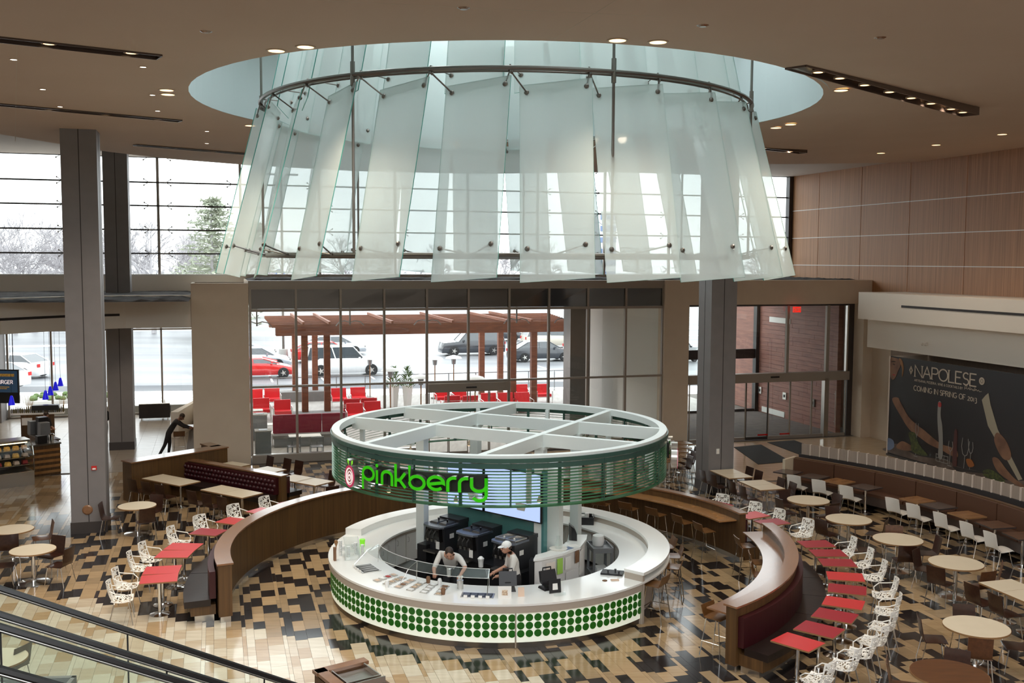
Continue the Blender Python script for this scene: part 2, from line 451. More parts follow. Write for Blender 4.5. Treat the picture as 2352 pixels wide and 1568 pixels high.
# ---- ceiling plate with the round well and recessed light slots
OC = Vector((-.14, 21.95)); OR = 6.44; NW = 72
def zc(x, y):
    uu = x*UX.x+y*UX.y
    return 10.43+max(0, uu-13)*.044
far = [(-34, 20), (-16, 24), (-9, 27.2), (-5.44, 30.03), (-4.18, 32.17), (-3.1, 33.9), (-1.4, 35.6), (1.28, 37.1), (5, 38.2), (9.5, 37.9), (14, 36.2), (17.2, 34.0), (18.37, 33.4), (20.4, 33.7), (23.9, 33.8), (26, 33.9)]
outer = [W(*p) for p in [(-34, -9), (13, -9), (26, -9)]]+[W(*p) for p in far[::-1]]
well = [(OC.x+OR*cos(2*PI*i/NW), OC.y+OR*sin(2*PI*i/NW)) for i in range(NW)]
def strip(p, q, wd):
    p, q = Vector(p), Vector(q); d = (q-p).normalized(); n = Vector((-d.y, d.x))*wd/2
    return [p-n, q-n, q+n, p+n]
def L2(p): x = p[0]; y = p[1]; return (x, y)
slots = [  # plan ends, lamps at
    ((-9.6, 14.3), (-5.75, 16.85), .34, [(-6.92, 15.62), (-6.06, 16.52)], 'ceiling light slot at upper left with two warm lamps'),
    ((-13.5, 20.0), (-7.9, 24.5), .26, [(-9.99, 22.53), (-9.15, 23.42), (-8.28, 24.24)], 'ceiling light slot on the left leading towards the window, three lamps'),
    ((-10.86, 29.61), (-8.01, 32.24), .26, [(-8.96, 31.27)], 'far left ceiling light slot beyond the grey column'),
    ((4.75, 17.45), (10.15, 22.95), .36, [(5.24, 18.06), (5.86, 18.57), (6.53, 19.28), (7.25, 20.06), (7.93, 20.8), (8.62, 21.48), (9.37, 22.22), (9.88, 22.63)], 'long ceiling light slot to the right of the skylight with eight lamps'),
    ((6.5, 30.3), (9.1, 32.3), .28, [(7.73, 31.12), (8.62, 32.06)], 'far right ceiling light slot beside the glass chandelier')]
holes = [well, [(-24, -5), (20, -5), (20, 8.6), (-24, 8.6)]]          # unseen opening added behind the camera to let fill daylight in
for a, b_, wd, lamps, lb in slots: holes.append([tuple(p) for p in strip(a, b_, wd)])
fold = [W(13, v) for v in range(-8, 36, 4)]
pl = cdt_plate([tuple(p[:2]) for p in outer], [[tuple(q) for q in h] for h in holes], zc, False, fold)
ceil = struct('ceiling', pl, 'ceiling')
# lip of the plate, upper ceiling beyond it
b = MB()
fp = [W(*p) for p in far]
for p, q in zip(fp, fp[1:]):
    b.add([(p.x, p.y, zc(p.x, p.y)), (q.x, q.y, zc(q.x, q.y)), (q.x, q.y, 11.2), (p.x, p.y, 11.2)], [(0, 1, 2, 3)])
b.build('ceiling_edge', 'ceiling', ceil)
b = MB(); b.buv(-34, 26.2, 19.5, 43.0, 11.12, 11.35); cu = b
hole2 = [(OC.x+6.7*cos(2*PI*i/48), OC.y+6.7*sin(2*PI*i/48)) for i in range(48)]
pl2 = cdt_plate([tuple(W(u_, v_)[:2]) for u_, v_ in ((-34, -9), (26.2, -9), (26.2, 43), (-34, 43))], [hole2, [(-24.2, -5.2), (20.2, -5.2), (20.2, 8.8), (-24.2, 8.8)]], lambda x, y: 11.13, False)
struct('ceiling_upper', pl2, 'ceiling2')
b = MB(); b.arc(OR+.004, OR+.12, 0, 360, 10.436, 13.0, 72, OC); w1 = b.build('well_wall', 'well', ceil)
sq = 4.75; ring = [(OC.x+6.56*cos(2*PI*i/NW), OC.y+6.56*sin(2*PI*i/NW)) for i in range(NW)]
a45 = R_(-27)
sqp = [(OC.x+sq*(cos(a45)*x-sin(a45)*y), OC.y+sq*(sin(a45)*x+cos(a45)*y)) for x, y in ((-1, -1), (1, -1), (1, 1), (-1, 1))]
pl = cdt_plate(ring, [sqp], lambda x, y: 12.75, False); pl.build('well_soffit', 'ceiling', ceil)
sk = thing('skylight', 'bright square skylight glazing above the round ceiling well', 'skylight', (OC.x, OC.y, 13.6), a45)
b = MB()
for i in range(5): b.box(-sq+i*sq/2, 0, 0, .09, 2*sq, .16); b.box(0, -sq+i*sq/2, 0, 2*sq, .09, .14)
b.build('frame', 'trim_white', sk, False)
for i in range(4):
    for j in range(4):
        b = MB(); b.box(-sq+(i+.5)*sq/2, -sq+(j+.5)*sq/2, 0, sq/2-.1, sq/2-.1, .02); b.build('pane', 'glass', sk, False)
b = MB()
for i in range(4):
    p, q = Vector(sqp[i]), Vector(sqp[(i+1) % 4]); b.obox(p, q, .06, 12.75, 13.75)
b.build('curb', 'trim_white', ceil)

for a, b_, wd, lamps, lb in slots:
    a, b_ = Vector(a), Vector(b_); mid = (a+b_)/2; z = zc(mid.x, mid.y); d = b_-a; rz = math.atan2(d.y, d.x)
    t = thing('slot_light', lb, 'light', (mid.x, mid.y, z), rz, 'ceiling light slots')
    m = MB(); l = d.length
    for yy in (-wd/2-.01, wd/2+.01): m.box(0, yy, .13, l, .02, .26+.06)
    for xx in (-l/2, l/2): m.box(xx, 0, .13, .02, wd, .32)
    m.box(0, 0, .28, l, wd, .02)
    m.build('trough', 'laminate_dark', t, False)
    for q in lamps:
        q = Vector(q)-mid; x = q.dot(d.normalized())
        m = MB(); m.arc(.08, .115, 0, 360, .0, .03, 14, (x, 0)); h = m.build('lamp_housing', 'lamp_ring', t, False)
        m = MB(); m.lathe(x, 0, [(.08, .0), (.08, .02)], 12); m.build('lamp', 'lamp', t, False)
def dl_make(r, mk):
    t = thing('downlight', '', 'light')
    m = MB(); m.arc(r*.8, r, 0, 360, -.012, .004, 18, (0, 0)); m.build('trim_ring', 'lamp_ring', t, False)
    m = MB(); m.lathe(0, 0, [(r*.8, -.010), (r*.8, .01)], 16); m.build('lamp', mk, t, False); return t
P_big = Proto(lambda: dl_make(.16, 'lamp')); P_small = Proto(lambda: dl_make(.065, 'lamp_cool'))
bigs = [((-3.73, 16.34), 'warm round downlight in the near left of the skylight, left of its pair'), ((-3.21, 16.04), 'warm round downlight near left of the skylight, right of its pair'),
        ((1.55, 15.47), 'warm round downlight just above the skylight edge, left of the near pair'), ((2.17, 15.58), 'warm round downlight just above the skylight edge, right of the near pair'),
        ((-6.74, 20.13), 'warm downlight left of the skylight, upper one of two stacked'), ((-6.89, 20.65), 'warm downlight left of the skylight, lower one of two stacked'),
        ((-6.44, 25.33), 'warm downlight at the far left rim of the skylight'), ((6.27, 19.8), 'warm downlight right of the skylight beneath the long light slot'),
        ((6.47, 25.39), 'warm downlight beyond the skylight on the right, left of its pair'), ((6.66, 24.77), 'warm downlight beyond the skylight on the right, right of its pair')]
for (x, y), lb in bigs: P_big.put((x, y, zc(x, y)), 0, lb, 'warm downlights around the skylight')
for (x, y), lb in [((12.32, 34.48), 'twin warm downlight over the wood wall, furthest from camera'), ((13.19, 32.13), 'twin warm downlight over the wood wall, middle one'), ((13.95, 29.42), 'twin warm downlight over the wood wall, nearest one')]:
    s_ = (x*1.04, y*1.04) if False else (x, y)
    P_big.put((x, y, zc(x, y)), 0, lb, 'downlights beside the wood wall')
smalls = [((-8.25, 17.13), 'tiny white ceiling lamp at upper left below the first slot'), ((-6.33, 17.73), 'tiny white ceiling lamp left of the skylight, nearest'), ((-9.13, 20.09), 'tiny white ceiling lamp above the left slot'),
          ((-7.22, 20.71), 'tiny white ceiling lamp beside the stacked warm pair'), ((-7.88, 22.91), 'tiny white ceiling lamp left of the skylight over the slot'), ((-9.79, 22.34), 'tiny white ceiling lamp against the second left slot'),
          ((-7.85, 26.47), 'tiny white ceiling lamp behind the left slot end'), ((-8.67, 29.2), 'tiny white ceiling lamp above the far left window')]
for (x, y), lb in smalls: P_small.put((x, y, zc(x, y)), 0, lb, 'tiny white ceiling lamps')
for (x, y), lb in [((-.65, 13.58), 'small dark sprinkler plate at top centre of the ceiling'), ((-4.44, 15.02), 'small dark sprinkler plate on the ceiling, upper left'), ((2.64, 14.5), 'small dark sprinkler plate right of the near downlights'), ((5.37, 15.22), 'small dark sprinkler plate at the upper right of the ceiling')]:
    m = MB(); m.lathe(x, y, [(.05, zc(x, y)-.02), (.09, zc(x, y))], 12); tag(m.build('sprinkler', 'wood_cap'), lb, 'sprinkler', 'ceiling sprinklers')
for a, b_ in (((-7.6, 15.9), (-14, 29)), ((-6, 12.6), (2, 14.0)), ((1.5, 12.5), (.6, 15.4)), ((.6, 14.2), (16, 16.5))):
    m = MB(); a = Vector(a); b_ = Vector(b_); d = (b_-a).normalized(); n = Vector((-d.y, d.x))*.008
    q = [a-n, b_-n, b_+n, a+n]; m.hexa([(p.x, p.y, zc(p.x, p.y)-.002) for p in q]+[(p.x, p.y, zc(p.x, p.y)+.01) for p in q])
    m.build('control_joint', 'plaster', ceil)

# real lamps inside the fixtures: a spot in every downlight and slot lamp; last rows are added fill
def spot(x, y, z, W_, col=(1, .84, .66)):
    l = bpy.data.lights.new('lamp_or_fill_light', 'SPOT'); l.energy = W_; l.color = col; l.spot_size = R_(115); l.spot_blend = .8; l.shadow_soft_size = .08
    o = bpy.data.objects.new('lamp_or_fill_light', l); o.location = (x, y, z); COL.objects.link(o)
for (x, y), _ in bigs: spot(x, y, zc(x, y)-.04, SPOT_W)
for x, y in ((12.32, 34.48), (13.19, 32.13), (13.95, 29.42)): spot(x, y, zc(x, y)-.04, SPOT_W)
for a, b_, wd, lamps, lb in slots:
    for q in lamps: spot(q[0], q[1], zc(*q)-.02, SPOT_W*.6)
for (x, y), _ in smalls: spot(x, y, zc(x, y)-.03, SPOT_W*1.2, (1, .90, .76))
for u_, v_ in ((-3.0, 38.5), (-6.5, 38.5), (-10, 38.5)): q = W(u_, v_); spot(q.x, q.y, 4.8, SPOT_W*.6)  # added fill spots without fixtures, brighten the front of the cafe
for u_, v_ in ((-3.0, 45.5), (-6.5, 45.5), (-10, 45.5)): q = W(u_, v_); spot(q.x, q.y, 4.8, SPOT_W*.6)  # added fill spots without fixtures, rear of the cafe
for u_, v_ in ((3.5, 39.0), (8.0, 39.0), (12.0, 39.0)): q = W(u_, v_); spot(q.x, q.y, 5.55, SPOT_W*2.0, (1, .95, .88))  # added fill under the patio roof, no fixtures, brightens the curved wall
# ---- outer walls
def wall(nm, u0, u1, v0, v1, z0, z1, mk='plaster'):
    m = MB(); m.buv(u0, u1, v0, v1, z0, z1); return struct(nm, m, mk)
wr = wall('wall_right', 26.0, 26.4, -8, 43.0, 0, 11.4, 'wood_wall')
wall('wall_back', -34, 26.4, -8.6, -8, 0, 11.4); wall('wall_left', -34.4, -34, -8, 50, 0, 11.4)
wall('wall_back_upper', -34, 26, 2.0, 2.3, 5.0, 5.9, 'plaster')
# white horizontal reveals and fine vertical joints of the wood wall
for z in (7.01, 8.25, 9.52):
    m = MB(); m.buv(25.985, 26.01, 4, 42.7, z-.014, z+.014); m.build('reveal_strip', 'trim_white', wr)
v = 40.36
while v > 3:
    m = MB(); m.buv(25.988, 26.01, v-.008, v+.008, 5.9, 11.1); m.build('joint_strip', 'joint_wood', wr); v -= 3.13

# ---- columns
def column(nm, u0, v0, z1, lb, extra=None):
    t = thing(nm, lb, 'column', W(u0+.43, v0+.43), TH, 'square grey clad columns')
    m = MB(); m.box(0, 0, z1/2+.15, .86, .86, z1-.3); m.build('cladding', 'column_grey', t, False)
    m = MB()
    for s in (-1, 1):
        m.box(0, s*.431, z1/2+.15, .022, .004, z1-.3); m.box(s*.431, 0, z1/2+.15, .004, .022, z1-.3)
    m.build('seam', 'column_seam', t, False)
    m = MB(); m.box(0, 0, .15, .90, .90, .3); m.build('plinth', 'base_dark', t, False)
    return t
c1 = column('column', -3.74, 28.2, 10.44, 'tall dark grey column standing at the left')
m = MB(); m.lathe(0, 0, [(.13, -.02), (.13, .0), (.10, .02)], 18)
o = m.build('cover_plate', 'wood_cap', c1, False); o.rotation_euler = (R_(90), 0, 0); o.location = (-.03, -.44, .62)
m = MB(); m.box(.16, -.445, 1.72, .13, .03, .11); o = m.build('alarm_pull', 'paint_red', c1, False)
m = MB(); m.box(.16, -.465, 1.70, .08, .01, .04); m.build('handle', 'trim_white', o, False)
column('column', -3.95, 40.4, 11.13, 'grey column at the left window, behind the nearer one')
c3 = column('column', 14.5, 28.15, 10.55, 'tall grey column standing right of the kiosk')
m = MB(); m.box(-.12, -.438, 1.3, .10, .014, .16); m.build('switch_plate', 'trim_white', c3, False)
m = MB(); m.box(-.12, -.447, 1.3, .03, .008, .06); m.build('switch', 'plaster_white', c3, False)
wall('trim_2', 13.75, 14.6, 38.9, 39.75, 0, 5.6, 'column_grey')

# ---- central facade pieces (v = 36.4)
wall('wall_pier_left', -.85, 1.05, 36.4, 37.0, 0, 6.33)
m = MB(); m.buv(-.85, -.75, 37, 38.6, 0, 6.33); m.buv(.95, 1.05, 37, 38.6, 0, 6.33); m.buv(-.85, 1.05, 38.5, 38.6, 0, 6.33); struct('wall_pier_left_sides', m, 'plaster')
m = MB(); m.buv(-.75, .95, 37, 38.5, 6.1, 6.2); x = struct('trim_7', m, 'gravel')
wall('wall_header', 1.05, 16.7, 36.4, 36.9, 6.2, 6.42, 'frame_taupe')
wall('wall_pier_right', 16.7, 17.75, 36.3, 36.9, 0, 6.42)
wall('wall_lintel', 17.75, 26.0, 36.3, 36.9, 5.45, 6.42)
wall('wall_jamb_right', 25.2, 25.65, 35.65, 36.9, 0, 5.45)
wall('wall_return_right', 25.65, 26.0, 34.3, 36.3, 0, 5.45)
m = MB(); m.buv(1.05, 26, 36.9, 42.6, 5.6, 6.38); struct('trim_3', m, 'plaster')       # roof slab over patio and vestibule
def heap(u0, u1, v0, v1, z, h, nu, nv, seed):
    m = MB(); rg = random.Random(seed); vs = []
    for i in range(nu+1):
        for j in range(nv+1):
            e = min(i, nu-i, 1)*min(1, j)
            vs.append(W(u0+(u1-u0)*i/nu, v0+(v1-v0)*j/nv, z+(h*(.35+.65*rg.random()) if e else 0)))
    q = nv+1; m.add(vs, [(i*q+j, (i+1)*q+j, (i+1)*q+j+1, i*q+j+1) for i in range(nu) for j in range(nv)]); return m
g = heap(1.1, 26, 37.0, 42.6, 6.385, .09, 90, 22, 2).build('gravel', 'gravel'); tag(g, 'dark gravel covering the flat roof above the patio doors', 'gravel', kind='stuff')
g = heap(-26, -.85, 33.2, 42.6, 5.84, .08, 90, 36, 3).build('gravel', 'gravel'); tag(g, 'dark gravel covering the lower flat roof at the left', 'gravel', kind='stuff')
m = MB(); m.prism([W(-26, 36.9), W(-3.0, 36.9), W(-3, 37.2), W(-1, 37.2), W(-1, 42.6), W(-26, 42.6)], 4.86, 5.84); struct('ceiling_cafe', m, 'ceiling2')
# left fascia beam, bending towards the camera
bp = [W(-.85, 36.65), Vector((-13.1, 34.45, 0)), Vector((-14.65, 33.25, 0)), Vector((-15.85, 31.3, 0)), Vector((-17.0, 27.5, 0)), Vector((-18.2, 22, 0))]
m = MB()
for p, q in zip(bp, bp[1:]): m.obox(p, q, .3, 4.82, 5.93)
bm_ = struct('wall_fascia_left', m, 'plaster_white')
m = MB()
for p, q in ((bp[1]+(bp[2]-bp[1])*.12, bp[2]), (bp[2], bp[3]), (bp[3], bp[4])):
    d = (q-p).normalized(); n = Vector((d.y, -d.x, 0))*.155*(-1); m.obox(p+n, q+n, .02, 5.24, 5.32)
m.build('air_slot', 'column_seam', bm_)
m = MB(); m.prism([bp[0], bp[1], bp[2], bp[3], bp[4], W(-26, 30), W(-26, 36.9), W(-.9, 36.9)], 5.3, 5.84); struct('ceiling_cafe_front', m, 'ceiling2')
wall('wall_cafe_right', -.85, 1.0, 38.6, 49.8, 0, 5.84, 'plaster_white')
m = MB(); m.buv(-26, -1, 42.6, 49.9, 4.88, 5.2); struct('ceiling_cafe_rear', m, 'ceiling2')
# ---- upper window band v = 42.7
wall('wall_sill_upper', -26, 1.2, 42.6, 42.95, 5.2, 6.5, 'plaster_white'); wall('wall_sill_upper_right', 1.2, 26, 42.6, 42.95, 6.3, 6.5, 'plaster_white')
wn = thing('window_1', None, None, W(0, 42.7)); wn['kind'] = 'structure'
rails = [11.13, 10.15, 9.24, 8.3, 7.37, 6.51]
mull = [.98+3.14*i for i in range(-8, 9)]
for uu in mull:
    m = MB(); m.buv(uu-.05, uu+.05, 42.72, 42.84, 6.5, 11.2); m.build('mullion', 'frame_taupe', wn)
for z in rails:
    m = MB(); m.buv(-25, 26, 42.66, 42.70, z-.03, z+.03); m.build('rail', 'frame_dark', wn)
for i in range(len(mull)-1):
    for z0, z1 in zip(rails[1:], rails):
        m = MB(); m.buv(mull[i]+.03, mull[i+1]-.03, 42.63, 42.645, z0+.015, z1-.015); m.build('pane', 'glass', wn)
m = MB(); m.buv(25.8, 26.0, 42.5, 42.8, 6.5, 11.13); m.build('end_frame', 'frame_dark', wn)
m = MB(); m.buv(-25, 26, 42.58, 42.9, 6.5, 6.56); m.build('window_sill', 'trim_white', wn)
spd = MB()
for uu in mull:
    for z in rails[:-1]:
        for s in (-1, 1):
            if -9 < uu < 26:
                a = W(uu+s*.32, 42.6, z)
                for dz in (.12, -.12):
                    spd.tube([a, W(uu+s*.50, 42.58, z+dz)], .012, 4); spd.sphere(W(uu+s*.50, 42.57, z+dz), .033, n=6, m=4)
                spd.tube([W(uu+s*.05, 42.66, z), a], .012, 4)
o = spd.build('spider_clamps', 'steel_dark', wn); o['kind'] = 'stuff'
# ---- lower cafe windows v = 49.6
wn = thing('window_2', None, None, W(0, 49.6)); wn['kind'] = 'structure'
lm = [-1.15, -2.5, -4.9, -7.2, -8.75, -11.2, -13.6, -16, -18.4]
lm = [-1.1, -2.5-.0, -4.85, -7.2, -9.0, -11.4, -13.8, -16.2, -18.6]
for uu in lm:
    m = MB(); m.buv(uu-.04, uu+.04, 49.55, 49.67, 0, 4.88); m.build('mullion', 'frame_taupe', wn)
for z in (0.04, 3.93, 4.84):
    m = MB(); m.buv(lm[-1], lm[0], 49.55, 49.67, z-.04, z+.04); m.build('rail', 'frame_taupe', wn)
for a, b_ in zip(lm, lm[1:]):
    m = MB(); m.buv(b_+.04, a-.04, 49.6, 49.61, .08, 4.8); m.build('pane', 'glass', wn)
m = MB(); m.buv(-26, -9.1, 48.4, 49.7, 0, 4.6); struct('wall_cafe_left', m, 'column_grey')

# ---- patio glazing u 1.1 .. 16.7
gz = thing('window_3', None, None, W(0, 36.5)); gz['kind'] = 'structure'
gu = [1.1+1.56*i for i in range(11)]
for i, uu in enumerate(gu):
    z0 = .28 if i != 5 else 2.68
    m = MB(); m.buv(uu-.04, uu+.04, 36.42, 36.56, z0, 6.2); m.build('mullion', 'frame_taupe', gz)
for z, h in ((5.38, .09), (2.70, .07), (6.16, .09)):
    m = MB(); m.buv(1.1, 16.7, 36.43, 36.55, z-h/2, z+h/2); m.build('rail', 'frame_taupe', gz)
m = MB(); m.buv(1.1, 7.3, 36.4, 36.58, 0, .28); m.buv(10.4, 16.7, 36.4, 36.58, 0, .28); m.build('kick_plate', 'frame_taupe', gz)
m = MB(); m.buv(1.1, 7.3, 36.4, 36.6, .28, .31); m.buv(10.4, 16.7, 36.4, 36.6, .28, .31); m.build('kick_cap', 'steel', gz)
rp = random.Random(9)
for i in range(10):
    a, b_ = gu[i]+.04, gu[i+1]-.04; t = rp.uniform(-.012, .012)
    m = MB(); m.hexa([W(a, 36.50, 5.43), W(b_, 36.50+t, 5.43), W(b_, 36.53+t, 5.43), W(a, 36.53, 5.43), W(a, 36.50+t, 6.12), W(b_, 36.50, 6.12), W(b_, 36.53, 6.12), W(a, 36.53+t, 6.12)])
    m.build('spandrel_panel', 'spandrel', gz)
    m = MB(); m.buv(a, b_, 36.5, 36.51, 2.735, 5.335); m.build('pane', 'glass', gz)
    if not (7.2 < (a+b_)/2 < 10.4):
        m = MB(); m.buv(a, b_, 36.5, 36.51, .31, 2.665); m.build('pane', 'glass', gz)
d1 = thing('door_1', None, None, W(8.9, 36.4)); d1['kind'] = 'structure'
m = MB(); m.buv(7.35, 10.45, 36.2, 36.6, 2.34, 2.66); h = m.build('operator_header', 'frame_taupe', d1)
m = MB(); m.buv(8.75, 9.15, 36.17, 36.2, 2.47, 2.53); m.build('sensor', 'black_plastic', h)
for a in (7.4, 8.15, 8.95, 9.7):
    m = MB(); m.buv(a+.03, a+.7, 36.45, 36.46, .1, 2.3); m.build('pane', 'glass', d1)
    m = MB(); m.buv(a, a+.03, 36.42, 36.48, 0, 2.34); m.buv(a+.70, a+.73, 36.42, 36.48, 0, 2.34); m.buv(a, a+.73, 36.42, 36.48, 0, .1); m.build('door_frame', 'frame_taupe', d1)

# ---- entrance doors at the right
d2 = thing('door_2', None, None, W(21.5, 36.3)); d2['kind'] = 'structure'
for z0, z1 in ((5.38, 5.45),):
    m = MB(); m.buv(17.75, 25.2, 36.3, 36.5, z0, z1); m.build('head_frame', 'frame_dark', d2)
m = MB(); m.buv(17.75, 25.0, 36.22, 36.55, 2.32, 2.68); h = m.build('operator_header', 'frame_taupe', d2)
for a in (21.35,):
    m = MB(); m.buv(a, a+.38, 36.19, 36.22, 2.5, 2.56); m.build('sensor', 'black_plastic', h)
for uu, mk, wd in ((22.15, 'frame_taupe', .09), (24.0, 'frame_taupe', .12), (24.92, 'steel', .05)):
    m = MB(); m.buv(uu-wd/2-.02, uu+wd/2, 36.3, 36.44, 2.68, 5.4); m.build('mullion', mk, d2)
m = MB(); m.buv(24.95, 25.2, 36.3, 36.5, 0, 5.4); m.build('side_frame', 'base_dark', d2)
for a, b_ in ((17.8, 20), (20, 22.1), (22.2, 23.9), (24.05, 24.9)):
    m = MB(); m.buv(a, b_, 36.4, 36.41, 2.7, 5.38); m.build('pane', 'glass', d2)
leafs = [17.8, 19.05, 20.3, 21.3, 22.3, 23.3, 24.05]
for i, (a, b_) in enumerate(zip(leafs, leafs[1:]+[24.9])):
    m = MB(); m.buv(a+.03, b_-.03, 36.3, 36.31, .12, 2.3); m.build('pane', 'glass', d2)
    m = MB(); m.buv(a+.0, a+.03, 36.28, 36.33, 0, 2.32); m.buv(b_-.03, b_, 36.28, 36.33, 0, 2.32); m.buv(a, b_, 36.28, 36.33, 0, .12); m.build('door_frame', 'frame_taupe' if i != 2 else 'frame_dark', d2)
m = MB(); m.buv(23.85, 24.05, 36.22, 36.45, 0, 2.4); m.build('post', 'steel', d2)
for uu in (18.9, 24.35):
    m = MB(); m.tube([W(uu, 36.2, .45), W(uu, 36.2, 1.9)], .016, 8)
    m.tube([W(uu, 36.2, .6), W(uu, 36.3, .6)], .01, 5); m.tube([W(uu, 36.2, 1.75), W(uu, 36.3, 1.75)], .01, 5); m.build('door_handle', 'steel', d2)
for uu in (20.85, 21.85):
    m = MB(); m.buv(uu, uu+.45, 36.27, 36.28, .16, .22); m.build('safety_decal', 'paint_red', d2)
# vestibule: dark carpet, red-brown plank wall, outer doors
m = MB(); m.buv(17.0, 24.9, 36.6, 43.4, -.011, .004); struct('trim_4', m, 'carpet')
vw = wall('wall_vestibule', 24.9, 25.1, 36.9, 43.4, 0, 5.6, 'wood_red')
wall('wall_vestibule_left', 16.75, 16.95, 36.9, 43.4, 0, 5.6, 'plaster_white')
rq = random.Random(4)
for i in range(28):
    z0 = i*.2; v = 36.9-rq.random()*1.2
    while v < 43.4:
        l = rq.uniform(1.2, 2.4); a, b_ = max(36.9, v), min(43.4, v+l)
        if b_-a > .1: m = MB(); m.buv(24.875-.006*rq.random(), 24.9, a+.003, b_-.003, z0+.004, z0+.196); m.build('plank', 'wood_red', vw)
        v += l
for (v0, v1, z0, z1), nm, mk in (((40.6, 42.4, 4.35, 4.6), 'vent_grille', 'trim_white'), ((40.9, 42.9, .05, .3), 'vent_grille', 'trim_white')):
    m = MB(); m.buv(24.84, 24.87, v0, v1, z0, z1); o = m.build(nm, mk, vw)
for (v, z, mk) in ((40.9, 1.05, 'steel'), (43.1, 1.05, 'steel'), (38.6, 1.05, 'steel_dark')):
    m = MB(); m.buv(24.82, 24.87, v-.14, v+.14, z-.16, z+.16); o = m.build('push_plate', mk, vw)
    m = MB(); m.buv(24.80, 24.82, v-.05, v+.05, z-.06, z+.06); m.build('button', 'black_plastic', o)
d3 = thing('door_3', None, None, W(21, 43.5)); d3['kind'] = 'structure'
m = MB(); m.buv(17, 25.1, 43.4, 43.6, 2.55, 3.0); m.build('transom_bar', 'frame_dark', d3)
m = MB(); m.buv(17, 25.1, 43.4, 43.6, 0, .12); m.build('threshold', 'frame_dark', d3)
m = MB(); m.buv(24.7, 24.9, 43.3, 43.6, 0, 5.6); m.buv(22.35, 22.42, 43.4, 43.55, 0, 5.6); m.buv(19.7, 19.76, 43.4, 43.55, 0, 5.6); m.build('mullion', 'frame_dark', d3)
for a, b_ in ((17.1, 19.7), (19.8, 22.35), (22.45, 24.7)):
    m = MB(); m.buv(a, b_, 43.5, 43.51, .14, 2.5); m.buv(a, b_, 43.5, 43.51, 3.0, 5.5); m.build('pane', 'glass', d3)
m = MB(); m.buv(24.9, 25.1, 43.6, 45.8, 0, 5.6); struct('wall_outside_right', m, 'wood_red')
# exit sign
t = thing('exit_sign', 'red illuminated EXIT sign above the entrance doors', 'sign', W(22.35, 36.05, 5.25), TH)
m = MB(); m.box(0, 0, 0, .34, .05, .22); m.build('housing', 'exit_red', t, False)
m = MB(); m.box(0, .1, .08, .03, .2, .03); m.build('bracket', 'frame_dark', t, False)
EXIT_T = t

# ---- right side: fascia boxes over the poster
m = MB(); m.buv(23.9, 26, -6, 34.2, 4.97, 6.0); fb = struct('wall_fascia_right', m, 'plaster_white')
m = MB(); m.buv(23.885, 23.9, 10, 31.6, 5.52, 5.60); m.build('air_slot', 'column_seam', fb)
m = MB(); m.buv(24.35, 26, -6, 34.2, 3.86, 4.97); f2 = struct('wall_fascia_right_lower', m, 'plaster_white')
t = thing('emergency_light', 'small twin-head emergency light on the cream fascia', 'light', W(24.33, 30.8, 4.25), TH)
m = MB(); m.box(0, 0, 0, .06, .22, .12); m.build('housing', 'plaster_white', t, False)
for s in (-1, 1): m = MB(); m.sphere((-.05, s*.08, -.02), .05, n=8, m=5); m.build('lamp_head', 'plaster_white', t, False)
m = MB(); m.buv(25.6, 26, 4, 34.4, 0, 4.0); sp = struct('wall_shop_front', m, 'fabric_slat')
for z in (.25, 1.5, 2.6): m = MB(); m.buv(25.58, 25.62, 31, 34.2, z, z+.03); m.build('joint_strip', 'slat_edge', sp)
m = MB(); m.buv(25.5, 25.6, 31, 34.3, 0, .22); struct('baseboard_right', m, 'base_dark')
m = MB(); m.buv(25.55, 25.62, 32.1, 32.4, 1.2, 2.3); m.build('notice', 'mat_black', sp)
